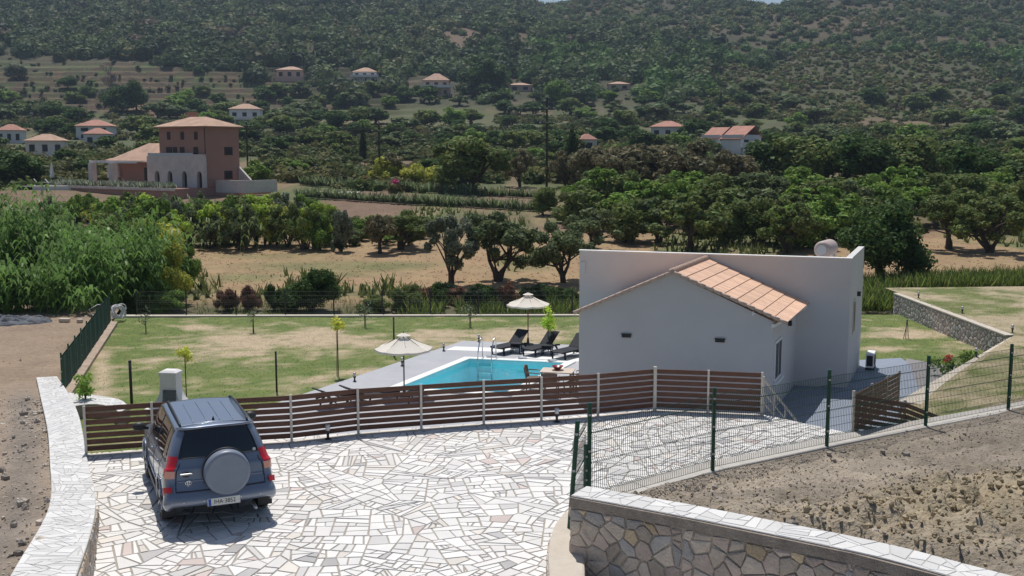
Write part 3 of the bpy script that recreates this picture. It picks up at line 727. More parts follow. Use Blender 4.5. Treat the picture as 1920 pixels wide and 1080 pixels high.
wl3 = side_box('wall_lamp', 2.35, 2.47, 3.0, 3.17, .12, M['dark'], T1.x, T1.y, dep=.125)
win = side_box('window', 1.1, 1.75, 1.75, 3.0, .03, M['galv'], T1.x, T1.y, dep=.06)
side_box('pane', 1.18, 1.67, 1.83, 2.92, .036, M['window'], T1.x, T1.y, par_=win, dep=.02)
# solar water tank and air conditioner
tp = on_plane(1549, 466, (Tb.x, Tb.y + 1.8), DW); tk = empty('water_tank', tp, R(60), 'pale pinkish cylindrical solar water tank on the flat roof', 'water tank')
zr_ = ZL + rt - tp.z
mb = MB(); mt = Matrix.Rotation(R(90), 4, 'Y'); mb.lathe([(0, -.62), (.22, -.62), (.29, -.58), (.31, -.52), (.31, .52), (.29, .58), (.22, .62), (0, .62)], 28, Matrix.Translation((0, 0, .0)) @ mt); mb.build('tank_body', M['tank'], tk, True)
for s in (-1,):
    mb = MB(); mb.lathe([(.15, -.66), (.18, -.66), (.18, -.61), (.15, -.61)], 20, mt); mb.build('end_plate', M['galv'], tk)
for x in (-.4, .4):
    mb = MB(); mb.beam((x, -.28, zr_), (x, -.2, -.1), .04); mb.beam((x, .28, zr_), (x, .2, -.1), .04); mb.beam((x, -.3, -.28), (x, .3, -.28), .04); mb.build('support_frame', M['galv'], tk)
mb = MB(); mb.tube([(-.6, 0, -.2), (-.85, 0, -.25), (-.9, 0, zr_)], .03, 8); mb.build('pipe', M['white'], tk)
ac = empty('air_conditioner', Tb + dy * 3.75 + Vector((.45, -.1, .02)), DS, 'white air conditioning unit standing on the paving against the tall house wall', 'air conditioner')
mb = MB(); mb.box((0, 0, .37), (.80, .30, .56)); mb.build('casing', M['white'], ac, bevel=.02)
mb = MB(); mb.lathe([(0, 0), (.2, 0), (.22, .02), (.2, .035), (0, .035)], 24, Matrix.Translation((-.1, -.15, .37)) @ Matrix.Rotation(R(90), 4, 'X')); mb.build('fan_grille', M['dark'], ac)
mb = MB(); mb.box((-.402, 0, .37), (.01, .22, .40)); mb.build('side_grille', M['dark'], ac)
for s in (-.3, .3):
    mb = MB(); mb.box((s, 0, .045), (.06, .34, .09)); mb.build('foot', M['dark'], ac)

# ================================================================== FENCES
def slat_bay(parent, a, b, h0, h1, side, n=7, gap=.035, thick=.022):
    a = Vector(a) - parent.location; b = Vector(b) - parent.location; d = (b - a); d.z = 0; d.normalize(); nn = Vector((-d.y, d.x, 0)) * side
    mb = MB(); bh = (h1 - h0 - gap * (n - 1)) / n
    for i in range(n):
        z = h0 + i * (bh + gap) + bh / 2; g = random.uniform(-.002, .002)
        mb.beam(a + d * .01 + nn * .045 + Vector((0, 0, z)), b - d * .01 + nn * .045 + Vector((0, 0, z + g)), thick, bh)
    return mb.build('slat_panel', M['wood'], parent)
fp = [(162, 855), (288, 846), (416, 838), (547, 830), (672, 815), (790, 806), (907, 797), (1015, 790), (1121, 782), (1227, 771), (1327, 775), (1427, 780)]
fw = [at(*p, 0) for p in fp]
sf = empty('slat_fence', fw[5], 0, 'long brown slatted fence with pale posts along the far edge of the paved driveway', 'fence')
for i, p in enumerate(fw):
    mb = MB(); c = p - sf.location; w = .075 if i == 9 else .05; hgt = 1.10 if i == 9 else 1.06
    d = (fw[min(i + 1, 11)] - fw[max(i - 1, 0)]).normalized(); rz = math.atan2(d.y, d.x)
    mb.box((c.x, c.y, hgt / 2), (w, w, hgt), rz); mb.box((c.x, c.y, .012), (.12, .12, .02), rz); mb.build('post', M['post'], sf)
    if i < 11: slat_bay(sf, p, fw[i + 1], .09, 1.03, 1)
tag(sheet('paving_edge_strip', [tuple(p + Vector((0, .0, .012)) + Vector((.02, .11, 0))) for p in fw] + [tuple(p + Vector((0.02, -.09, .012))) for p in reversed(fw)], M['palestrip'], th=.02), kind='structure')
# right slat fence, two wings meeting at the gate post
q0 = at(1598, 820, 0); q1 = at(1684, 838, 0); q2 = at(1684, 757, -1.3)
rf = empty('slat_fence', q0, 0, 'brown slatted fence with two wings meeting at a corner beside the ramp', 'fence')
zb_ = Vector((10.55, 25.0, 0)); p1_ = q0.lerp(zb_, .5); p1_.z = zat(754, p1_.x, p1_.y) - 1.0; zb_.z = zat(788, zb_.x, zb_.y) - 1.0
for p in (q0, p1_, zb_):
    mb = MB(); c = p - q0; mb.box((c.x, c.y, c.z + .4), (.055, .055, 1.3), R(5)); mb.build('post', M['post'], rf)
slat_bay(rf, q0, p1_, .08, .98, -1); slat_bay(rf, p1_, zb_, .08, .98, -1)
wq = [Vector((q0.x + .02, q0.y + .06, 0)), at(1626, 735, -.0)]
e_ = on_plane(1684, 755, (11.25, 30.0, 0), 0.0); e_top = on_plane(1684, 697, (11.25, 30.0), 0.0)
W2a = Vector((q0.x + .03, q0.y + .08, .02)); W2b = Vector((e_.x, e_.y, e_top.z - .95)); n = 3
for k in range(n):
    a = W2a.lerp(W2b, k / n); b = W2a.lerp(W2b, (k + 1) / n); la = a - q0; lb = b - q0
    mb = MB(); bh = .105
    for i in range(7):
        z = .1 + i * .13; mb.beam(la + Vector((0, 0, z)), lb + Vector((0, 0, z)), .022, bh)
    mb.build('slat_panel', M['wood'], rf); mb = MB(); mb.box((lb.x, lb.y, lb.z + .42), (.05, .05, 1.14)); mb.build('post', M['post'], rf)
# stair handrail at the end of the slat fence
hr = empty('stair_handrail', fw[11] + Vector((.05, .05, 0)), 0, 'pale grey metal handrail sloping down from the end of the slat fence', 'handrail')
mb = MB(); A = Vector((0, 0, .88)); B = Vector((1.05, .9, -.35)); mb.beam((0, 0, 0), (0, 0, .95), .045); mb.build('newel_post', M['post'], hr)
mb = MB(); mb.beam(A, B, .04); mb.build('top_rail', M['post'], hr); mb = MB(); mb.beam(A - Vector((0, 0, .3)), B - Vector((0, 0, .3)), .025); mb.beam(A - Vector((0, 0, .55)), B - Vector((0, 0, .55)), .025); mb.build('lower_rail', M['post'], hr)
for t in (.33, .66, 1.0):
    mb = MB(); p = A.lerp(B, t); mb.beam(p, p - Vector((0, 0, .9)), .032); mb.build('baluster', M['post'], hr)

def mesh_panel(parent, a, b, h, name='mesh_panel', step=.05, m=M['wire'], wire=.0085, folds=(.12, .5, .88), side=1, hz=8, base=.08):
    a = Vector(a) - parent.location; b = Vector(b) - parent.location; d = b - a; L = d.length; d.normalize(); nn = Vector((-d.y, d.x, 0)).normalized() * side * .045
    mb = MB(); prof = [(0, base)]
    for f in folds:
        z = base + (h - base) * f; prof += [(0, z - .05), (1, z), (0, z + .05)]
    prof.append((0, h))
    for i in range(int(L / step)):
        p = a + d * (i + .5) * step
        pts = [p + nn * k + Vector((0, 0, z)) for k, z in prof]
        mb.tube(pts, wire * .5, 4, False)
    for j in range(hz + 1):
        z = base + (h - base) * j / hz; mb.tube([a + Vector((0, 0, z)), b + Vector((0, 0, z))], wire * .55, 4, False)
    for f in folds:
        z = base + (h - base) * f; mb.tube([a + nn + Vector((0, 0, z)), b + nn + Vector((0, 0, z))], wire * .55, 4, False)
    return mb.build(name, m, parent)
# main mesh fence above the kerb
gp = [at(1104, 950, .1), at(1336, 883, .12), at(1550, 838, .12), at(1735, 800, .1), at(1890, 770, .08), at(2052, 742, .08)]
gf = empty('mesh_fence', gp[1], 0, 'green welded mesh fence on stout green posts between driveway and bare soil', 'fence')
def round_post(parent, p, h, r=.04, m=M['green'], lean=(0, 0)):
    c = Vector(p) - parent.location; mb = MB(); t = c + Vector((lean[0], lean[1], h))
    mb.tube([c - Vector((0, 0, .1)), t], r, 12); o = mb.build('post', m, parent, False)
    cp = MB(); cp.tube([t, t + Vector((0, 0, .025))], [r * 1.12, r * .9], 12); cp.build('post_cap', m, o)
    if m == M['green']:
        for z in (.35, h * .55, h - .18):
            k = MB(); k.box((c.x + lean[0] * z / h, c.y + lean[1] * z / h - r, z + c.z), (.045, .03, .035)); k.build('clamp', M['galv'], o)
    return o
hs = [1.78, 1.62, 1.62, 1.6, 1.6, 1.6]
for i, p in enumerate(gp):
    round_post(gf, p, hs[i] if i else zat(758, p.x, p.y) - .1)
    if i < 5: mesh_panel(gf, p, gp[i + 1], 1.5, side=-1)
# gate end: a leaning post on the stub and a narrow return panel
bpst = at(1067, 990, .33); A0 = gp[0]
rt_ = empty('mesh_fence', bpst, 0, 'narrow green mesh return panel with a leaning post at the end of the stone wall', 'fence')
topB = on_plane(1083, 792, (0, bpst.y + .05), 0.0)
round_post(rt_, bpst, topB.z - bpst.z, .038, lean=(topB.x - bpst.x, .05))
rt2 = at(1098, 935, .25); round_post(rt_, rt2, zat(836, rt2.x, rt2.y) - .25, .04)
mesh_panel(rt_, Vector((bpst.x + .05, bpst.y + .1, .2)), Vector((gp[0].x - .05, gp[0].y - .08, .2)), 1.5, side=1, wire=.005)
# left green fence with shade cloth
lf = empty('shade_cloth_fence', fA, 0, 'dark green cloth covered mesh fence between the bare yard and the lawn', 'fence')
fa = at(118, 738, -2.0); fbb = at(207, 604, -2.0); nb = 9
for i in range(nb + 1):
    t = i / nb; p = fa.lerp(fbb, t); h = 1.34
    round_post(lf, p, h + .06, .03)
    if i < nb:
        q = fa.lerp(fbb, (i + 1) / nb); mesh_panel(lf, p, q, h - .04, hz=10, folds=(.5,), side=1, base=.05)
        a = p - lf.location; b = q - lf.location; mb = MB(); k = 10; d = (b - a).normalized(); nn = Vector((-d.y, d.x, 0))
        for j in range(k):
            u0, u1 = j / k, (j + 1) / k; s0 = -nn * (.02 + .015 * math.sin(u0 * 9 + i)); s1 = -nn * (.02 + .015 * math.sin(u1 * 9 + i)); g0 = .05 * math.sin(u0 * math.pi); g1 = .05 * math.sin(u1 * math.pi)
            mb.hexa([a.lerp(b, u0) + s0 + Vector((0, 0, .1)), a.lerp(b, u1) + s1 + Vector((0, 0, .1)), a.lerp(b, u1) + s1 * 1.15 + Vector((0, 0, .1)), a.lerp(b, u0) + s0 * 1.15 + Vector((0, 0, .1)), a.lerp(b, u0) + s0 + Vector((0, 0, h - .06 - g0)), a.lerp(b, u1) + s1 + Vector((0, 0, h - .06 - g1)), a.lerp(b, u1) + s1 * 1.15 + Vector((0, 0, h - .06 - g1)), a.lerp(b, u0) + s0 * 1.15 + Vector((0, 0, h - .06 - g0))])
        mb.build('cloth', M['cloth'], lf)
fb = MB(); fb.hexa([fa + Vector((.02, 0, -.3)), fa + Vector((.3, 0, -.3)), fbb + Vector((.35, 0, -.3)), fbb + Vector((.02, 0, -.3)), fa + Vector((.02, 0, .05)), fa + Vector((.3, 0, .03)), fbb + Vector((.35, 0, .03)), fbb + Vector((.02, 0, .05))])
tag(fb.build('fence_footing', mat('earthy_footing', (.40, .31, .24), .95, .25, 2, .5, 20)), kind='structure')
# thin fence at the far end of the lawn, and its edging
bx_ = [257, 350, 443, 535, 626, 717, 807, 897, 985, 1073, 1160]
bp_ = [at(x, 590 + (x - 443) * -.002, ZL) for x in bx_]
bf = empty('back_fence', bp_[4], 0, 'thin dark wire fence on slim posts along the far edge of the lawn', 'fence')
for i, p in enumerate(bp_):
    round_post(bf, p, 1.24, .035, M['dark'])
    if i < len(bp_) - 1: mesh_panel(bf, p, bp_[i + 1], 1.2, step=.1, m=M['wirelight'], wire=.006, folds=(.5,), hz=5)
tag(sheet('lawn_edging', [tuple(at(232, 592.5, ZL + .06)), tuple(at(1300, 590.5, ZL + .06)), tuple(at(1300, 588.5, ZL + .06)), tuple(at(232, 590, ZL + .06))], M['palestrip'], th=.2), kind='structure')
rp = [at(1675, 586, ZL), at(1640, 586, ZL)]
# ================================================================== THE CAR
CARP = (at(301, 969) + at(502, 952)) / 2; HD = R(114)
fwd = Vector((math.cos(HD), math.sin(HD), 0)); CO = CARP + fwd * 1.28
car = empty('parked_car', (CO.x, CO.y, .004), HD - math.pi / 2, 'blue grey off-road car parked on the white paving with a round spare wheel cover', 'car')
w = .905
# control net: columns run from the rear centre round the corner and along the side to the nose; rows go from sill to roof centre
def col_side(y, wf, zb, z5, z6, z7, z8, z9, ys=(0,) * 9, hw=(1, 1, 1)):
    W_ = w * wf
    return [(W_ * .93, y + ys[0], .34), (W_ * .985, y + ys[1], .45), (W_ * 1.0, y + ys[2], .62), (W_ * 1.0, y + ys[3], .84), (W_ * .97, y + ys[4], zb), (W_ * .925, y + ys[5], z5), (W_ * .835 * hw[0], y + ys[6], z6), (W_ * .73 * hw[1], y + ys[7], z7), (W_ * .625 * hw[2], y + ys[8], z8), (0, y + ys[8], z9)]
RY = (-2.13, -2.16, -2.14, -2.06, -2.03, -2.0, -1.91, -1.80, -1.72)
N = []
rows_z = (.47, .53, .68, .86, 1.04, 1.11, 1.36, 1.585, 1.655)
half = (.80, .86, .87, .86, .83, .78, .70, .60, .53)
N.append([(0, RY[k] - .055, rows_z[k] + (.01 if k > 6 else 0)) for k in range(9)] + [(0, RY[8] - .03, 1.675)])
N.append([(half[k] * .55, RY[k] - .045, rows_z[k] + (.005 if k > 6 else 0)) for k in range(9)] + [(0, RY[8], 1.685)])
N.append([(half[k] * .92, RY[k] - .0, rows_z[k]) for k in range(9)] + [(0, RY[8] + .03, 1.69)])
N.append(col_side(0, .985, 1.03, 1.10, 1.36, 1.575, 1.65, 1.695, [RY[k] + (.18 if k < 4 else .14) for k in range(9)]))
for y, wf, zb, z5, z6, z7, z8, z9 in ((-1.55, .995, 1.02, 1.09, 1.36, 1.59, 1.665, 1.70), (-1.28, 1.0, 1.01, 1.085, 1.36, 1.595, 1.67, 1.705), (-.8, 1.0, 1.0, 1.075, 1.36, 1.60, 1.675, 1.71), (-.2, 1.0, .99, 1.065, 1.36, 1.60, 1.675, 1.71), (.35, 1.0, .98, 1.055, 1.35, 1.585, 1.655, 1.69)):
    N.append(col_side(y, wf, zb, z5, z6, z7, z8, z9))
N.append(col_side(.85, .995, .975, 1.04, 1.20, 1.335, 1.37, 1.40)); N.append(col_side(1.2, .99, .965, 1.02, 1.05, 1.07, 1.09, 1.11, hw=(1, 1, .95)))
N.append(col_side(1.6, .975, .93, .965, .99, 1.0, 1.01, 1.03, hw=(.97, .95, .9))); N.append(col_side(2.0, .90, .82, .86, .885, .90, .91, .92, hw=(.95, .9, .85)))
N.append(col_side(2.17, .76, .66, .72, .76, .78, .79, .80, hw=(.92, .85, .8))); N.append([(x * .45, 2.24, z * .96) for x, y, z in N[-1]]); N.append([(0, 2.25, z) for x, y, z in N[-1]])
N = np.array(N, float)
def cr(P, t):
    n = len(P); i = int(min(max(math.floor(t), 0), n - 2)); f = t - i; p0, p1, p2, p3 = P[max(i - 1, 0)], P[i], P[i + 1], P[min(i + 2, n - 1)]
    return .5 * (2 * p1 + (p2 - p0) * f + (2 * p0 - 5 * p1 + 4 * p2 - p3) * f * f + (3 * p1 - p0 - 3 * p2 + p3) * f ** 3)
def S(u, v, off=0., side=1):
    P = np.array([cr(N[:, k], u) for k in range(max(0, int(v) - 1), min(10, int(v) + 3))]); v0 = max(0, int(v) - 1); p = cr(P, v - v0)
    if off:
        a = S(min(u + .04, len(N) - 1), v) - S(max(u - .04, 0), v); b = S(u, min(v + .04, 9)) - S(u, max(v - .04, 0)); n = Vector((a[1] * b[2] - a[2] * b[1], a[2] * b[0] - a[0] * b[2], a[0] * b[1] - a[1] * b[0]))
        if n.length > 1e-9:
            n.normalize(); c = Vector((p[0], p[1], p[2] - .9)); n = n if n.dot(c) > 0 else -n; p = p + np.array(n) * off
    return np.array([p[0] * side, p[1], p[2]])
nu, nv = (len(N) - 1) * 6 + 1, 9 * 6 + 1
G = np.array([[S(i / 6, j / 6) for j in range(nv)] for i in range(nu)])
def mirror_mesh(name, m, parent, us, vs, off=0., sides=(1, -1), thick=0.):
    mb = MB()
    for s in sides:
        P = [[S(u, v, off, s) for v in vs] for u in us]; k = len(mb.v); nvv = len(vs); mb.v += [tuple(p) for r in P for p in r]
        for i in range(len(us) - 1):
            for j in range(nvv - 1):
                a = k + i * nvv + j; f = (a, a + nvv, a + nvv + 1, a + 1); mb.f.append(f if s > 0 else f[::-1]); mb.c.append((1, 1, 1))
    return mb.build(name, m, parent, True)
mb = MB()
for s in (1, -1):
    k = len(mb.v); mb.v += [(p[0] * s, p[1], p[2]) for r in G for p in r]
    for i in range(nu - 1):
        for j in range(nv - 1):
            a = k + i * nv + j; f = (a, a + nv, a + nv + 1, a + 1); mb.f.append(f if s > 0 else f[::-1]); mb.c.append((1, 1, 1))
body = mb.build('body', M['carpaint'], car, True)
bm = bmesh.new(); bm.from_mesh(body.data); bmesh.ops.remove_doubles(bm, verts=bm.verts, dist=.0015)
# cut the wheel arches
for yy in (-1.28, 1.28):
    dead = [f for f in bm.faces if (f.calc_center_median().y - yy) ** 2 + (f.calc_center_median().z - .36) ** 2 < .405 ** 2 and abs(f.calc_center_median().x) > .5]
    bmesh.ops.delete(bm, geom=dead, context='FACES')
bmesh.ops.recalc_face_normals(bm, faces=bm.faces); bm.to_mesh(body.data); bm.free(); body.data.shade_smooth()
mb = MB(); mb.box((0, .0, .55), (1.5, 3.9, .36)); mb.box((0, -1.5, .48), (1.3, .9, .22)); mb.build('underbody', M['blackp'], car)
L_ = lambda a, b, n: [a + (b - a) * i / n for i in range(n + 1)]
glass = mirror_mesh('rear_window', M['glass'], car, L_(0, 1.82, 14), L_(5.5, 7.35, 14), .007)
mb = MB()
for s in (1, -1):
    pts = [S(u, 5.48, .014, s) for u in L_(0, 1.8, 10)] + [S(1.8, v, .014, s) for v in L_(5.5, 7.35, 8)]; mb.tube(pts, .009, 6)
pts = [S(u, 7.37, .01, -1) for u in L_(1.8, 0, 10)] + [S(u, 7.37, .01, 1) for u in L_(.2, 1.8, 10)]; mb.tube(pts, .009, 6)
mb.build('window_seal', M['blackp'], car, True)
# side windows, three a side with pillars between
for s in (1, -1):
    for a, b in ((3.75, 4.9), (5.05, 6.55), (6.75, 8.35)):
        mirror_mesh('side_window', M['glass'], car, L_(a, b, 10), L_(5.25, 7.05, 10), .006, (s,))
    mb = MB(); mb.tube([S(u, 5.15, .008, s) for u in L_(3.6, 8.8, 30)], .008, 6); mb.tube([S(u, 7.15, .008, s) for u in L_(3.6, 8.7, 30)], .008, 6); mb.build('window_trim', M['blackp'], car, True)
mirror_mesh('windscreen', M['glass'], car, L_(8.35, 9.85, 10), L_(7.9, 9, 8), .006)
# doors as thin dark seams and handles
mb = MB()
for s in (1, -1):
    for u, v0, v1 in ((4.98, 2.2, 7.2), (6.65, .9, 7.2), (8.5, .9, 5.2)): mb.tube([S(u + (.0 if v > 2.6 or u > 5 else .25), v, .0015, s) for v in L_(v0, v1, 24)], .0035, 4)
    mb.tube([S(u, 1.0, .0015, s) for u in L_(5.6, 8.4, 20)], .0035, 4)
mb.build('door_seam', M['blackp'], car, True)
for s in (1, -1):
    for u in (5.35, 7.0):
        p = S(u, 4.05, .02, s); mb = MB(); mb.tube([(p[0] + s * .0, p[1] - .09, p[2]), (p[0] + s * .02, p[1], p[2] + .005), (p[0], p[1] + .09, p[2])], .014, 8); mb.build('door_handle', M['carpaint'], car, True)
    # mirrors
    mb = MB(); q = S(8.55, 5.3, .02, s); m4 = Matrix.Translation((s * 1.03, .86, 1.13)) @ Matrix.Diagonal((.125, .085, .085, 1)); mb.lathe([(math.cos(a) if abs(a) < 1.56 else .02, math.sin(a)) for a in L_(-1.57, 1.57, 10)], 16, m4); mb.beam((s * .86, .88, 1.08), (s * .98, .87, 1.1), .05, .05); mo = mb.build('side_mirror', M['blackp'], car, True)
    mb = MB(); mb.box((s * 1.03, .782, 1.13), (.15, .012, .09)); mb.build('mirror_glass', M['window'], mo)
    # sill, arch flare
    for yy in (-1.28, 1.28):
        mb = MB(); pts = []
        for a in L_(R(-8), R(188), 22):
            pts.append((s * (.905 if a > .2 else .90), yy + .415 * math.cos(a), .36 + .415 * math.sin(a)))
        mb.tube(pts, .022, 6); mb.build('arch_flare', M['carpaint'], car, True)
    mb = MB(); mb.beam((s * .87, -.85, .30), (s * .87, .85, .30), .06, .1); mb.build('sill', M['blackp'], car)
    # tail lamp wraps the corner
    tl = mirror_mesh('tail_lamp', M['lampred'], car, L_(1.88, 3.0, 8), L_(3.45, 5.6, 12), .012, (s,))
    mirror_mesh('reversing_lens', M['lamppale'], tl, L_(1.78, 2.72, 6), L_(3.3, 3.95, 6), .016, (s,))
    mirror_mesh('bumper_reflector', M['lampred'], car, L_(1.9, 2.7, 6), L_(2.15, 2.6, 4), .045, (s,))
    # roof rails
    mb = MB(); mb.tube([(s * .555, -1.60, 1.66), (s * .56, -1.48, 1.71), (s * .565, -.6, 1.74), (s * .56, .15, 1.72), (s * .555, .3, 1.67)], .018, 8); mb.build('roof_rail', M['blackp'], car, True)
    # mud flap
    mb = MB(); mb.box((s * .80, -1.69, .34), (.24, .02, .36)); mb.build('mud_flap', M['blackp'], car)
# tailgate seam, roof grooves, antenna, spoiler
mb = MB()
mb.tube([S(u, 2.15, .004, -1) for u in L_(1.7, 0, 12)] + [S(u, 2.15, .004, 1) for u in L_(.15, 1.7, 12)], .011, 6)
for s in (1, -1): mb.tube([S(1.7, v, .003, s) for v in L_(2.15, 5.2, 16)], .009, 6)
mb.build('tailgate_seam', M['blackp'], car, True)
mb = MB(); mb.tube([S(u, 3.0, .006, -1) for u in L_(1.6, 0, 12)] + [S(u, 3.0, .006, 1) for u in L_(.15, 1.6, 12)], .013, 6); mb.build('tailgate_crease', M['carpaint'], car, True)
for s in (1, -1):
    mb = MB(); mb.tube([S(u, 2.75, .004, s) for u in L_(3.9, 4.9, 8)], .012, 6); mb.tube([S(u, 1.9, .006, s) for u in L_(5.4, 8.6, 16)], .016, 6); mb.build('side_moulding', M['carpaint'], car, True)
mb = MB(); mb.tube([S(u, 7.62, .03, -1) for u in L_(2.6, 0, 14)] + [S(u, 7.62, .03, 1) for u in L_(.2, 2.6, 14)], [.012] + [.028] * 27 + [.012] if False else .026, 8); mb.build('rear_spoiler', M['carpaint'], car, True)
for x in (-.33, -.11, .11, .33):
    mb = MB(); zz = 1.708 - .045 * (x / .6) ** 2
    mb.tube([(x, -1.5, zz - .008), (x, -1.2, zz), (x, -.3, zz + .006), (x, .1, zz - .004)], .006, 6); mb.build('roof_rib', M['carpaint'], car, True)
mb = MB(); mb.add([(-.03, -1.5, 1.69), (.03, -1.5, 1.69), (0, -1.36, 1.70), (0, -1.5, 1.78)], [(0, 1, 3), (1, 2, 3), (2, 0, 3), (0, 2, 1)]); mb.build('antenna_fin', M['blackp'], car)
# bumper
us = L_(-3.3, 3.3, 40); mb = MB(); nvb = 9
for u in us:
    s = 1 if u >= 0 else -1
    for k in range(nvb):
        v = .05 + 2.0 * k / (nvb - 1); b = .055 * math.sin(math.pi * (k + .6) / nvb) * (1 if abs(u) < 2.9 else max(0, (3.3 - abs(u)) / .4)); mb.v.append(tuple(S(abs(u), v, .004 + b, s)))
for i in range(len(us) - 1):
    for j in range(nvb - 1): a = i * nvb + j; mb.f.append((a, a + nvb, a + nvb + 1, a + 1)); mb.c.append((1, 1, 1))
mb.build('rear_bumper', M['carpaint'], car, True)
for x in (-.62, -.3, .3, .62):
    p = S(1.0 + (abs(x) > .5) * .6, 1.15, .075, 1 if x > 0 else -1); mb = MB(); mb.lathe([(0, 0), (.012, 0), (.012, .006), (0, .006)], 10, Matrix.Translation((x, p[1], p[2])) @ Matrix.Rotation(R(90), 4, 'X')); mb.build('parking_sensor', M['galv'], car)
# spare wheel cover, right of centre
mb = MB(); sm = Matrix.Translation((.09, -2.11, .985)) @ Matrix.Rotation(R(90), 4, 'X')
mb.lathe([(.0, 0), (.34, 0), (.368, .03), (.376, .08), (.376, .17), (.366, .208), (.345, .228), (.315, .236), (.313, .2355), (.18, .241), (.0, .242)], 56, sm); sp = mb.build('spare_wheel_cover', M['carcover'], car, True)
mb = MB(); mb.lathe([(.372, 0), (.392, .0), (.392, .05), (.372, .05)], 56, sm); mb.build('cover_rim', M['blackp'], sp, True)
# handle, emblem, badge
mb = MB(); mb.box((-.55, -2.115, .985), (.20, .03, .03)); mb.build('tailgate_handle', M['galv'], car, bevel=.008)
mb = MB(); mb.lathe([(0, 0), (.075, 0), (.07, .008), (0, .009)], 20, Matrix.Translation((-.55, -2.10, .975)) @ Matrix.Rotation(R(90), 4, 'X') @ Matrix.Diagonal((1, .6, 1, 1))); mb.build('handle_recess', M['blackp'], car)
mb = MB(); em = Matrix.Translation((-.52, -2.125, .84)) @ Matrix.Rotation(R(86), 4, 'X')
def ring(mb, a, b, m, r=.009): mb.tube([m @ Vector((a * math.cos(t), b * math.sin(t), 0)) for t in L_(0, 2 * math.pi, 24)], r, 6)
ring(mb, .052, .034, em); ring(mb, .018, .032, em); ring(mb, .034, .013, em @ Matrix.Translation((0, .014, 0))); mb.build('emblem', M['steel'], car, True)
def text(name, s, size, m, parent, loc, rot, ext=.002, font_scale=(1, 1, 1)):
    cu = bpy.data.curves.new(name, 'FONT'); cu.body = s; cu.size = size; cu.extrude = ext; cu.align_x = 'CENTER'; cu.align_y = 'CENTER'
    o = bpy.data.objects.new(name, cu); COL.objects.link(o); dg = bpy.context.evaluated_depsgraph_get(); me = bpy.data.meshes.new_from_object(o.evaluated_get(dg)); bpy.data.objects.remove(o)
    me.materials.clear(); me.materials.append(m); o = bpy.data.objects.new(name, me); COL.objects.link(o); o.parent = parent; o.location = loc; o.rotation_euler = rot; o.scale = font_scale; return o
text('badge_lettering', 'RAV4', .05, M['steel'], car, (-.48, -2.137, .765), (R(88), 0, 0))
pz = .515; py_ = -2.285
pt = empty('number_plate', (0, 0, 0)); pt.parent = car; del_ = pt
mb = MB(); mb.box((.02, py_, pz), (.52, .02, .125), rx=R(-4)); plt = mb.build('number_plate', M['plate'], car, bevel=.002)
bpy.data.objects.remove(pt); plt.name = 'number_plate'
mb = MB(); mb.box((-.215, py_ - .0125, pz), (.045, .004, .115), rx=R(-4)); mb.build('plate_band', M['plateblue'], plt)
mb = MB(); mb.box((.0, py_ - .0115, pz), (.50, .003, .115), rx=R(-4)); mb.build('plate_face', M['plate'], plt)
text('plate_lettering', 'IHA\u00b73852', .098, M['ink'], plt, (.028, py_ - .0150, pz), (R(86), 0, 0), .001, (.93, 1, 1))
mb = MB(); mb.tube([(.55, -1.9, .30), (.55, -2.2, .29)], .03, 12); mb.build('exhaust', M['galv'], car, True)
p = S(1.6, 5.6, .012, 1); mb = MB(); mb.lathe([(0, 0), (.028, 0), (.028, .003), (0, .003)], 16, Matrix.Translation(tuple(p)) @ Matrix.Rotation(R(66), 4, 'X')); mb.build('window_sticker', M['plate'], car)
mb = MB(); mb.beam((.05, -2.03, 1.125), (-.52, -1.975, 1.165), .012, .012); mb.build('rear_wiper', M['blackp'], car)
# wheels
def wheel():
    r = empty('wheel'); mb = MB(); mt = Matrix.Rotation(R(90), 4, 'Y')
    mb.lathe([(.22, -.105), (.31, -.11), (.345, -.085), (.352, -.03), (.352, .03), (.345, .085), (.31, .11), (.22, .105)], 40, mt); mb.build('tyre', M['rubber'], r, True)
    mb = MB(); mb.lathe([(.0, .05), (.06, .055), (.07, .03), (.2, .03), (.225, .1), (.23, .1), (.23, -.1), (.0, -.08)], 32, mt)
    for k in range(5):
        a = k * 2 * math.pi / 5; mb.beam((.075, .05 * math.cos(a), .05 * math.sin(a)), (.09, .215 * math.cos(a), .215 * math.sin(a)), .06, .03)
    mb.build('rim', M['galv'], r, False); return r
wh = wheel(); first = True
for x, y in ((-.80, -1.28), (.80, -1.28), (-.80, 1.28), (.80, 1.28)):
    o = wh if first else copy_tree(wh); first = False; o.location = (x, y, .352); o.parent = car; o.rotation_euler = (0, 0, 0 if x > 0 else math.pi)

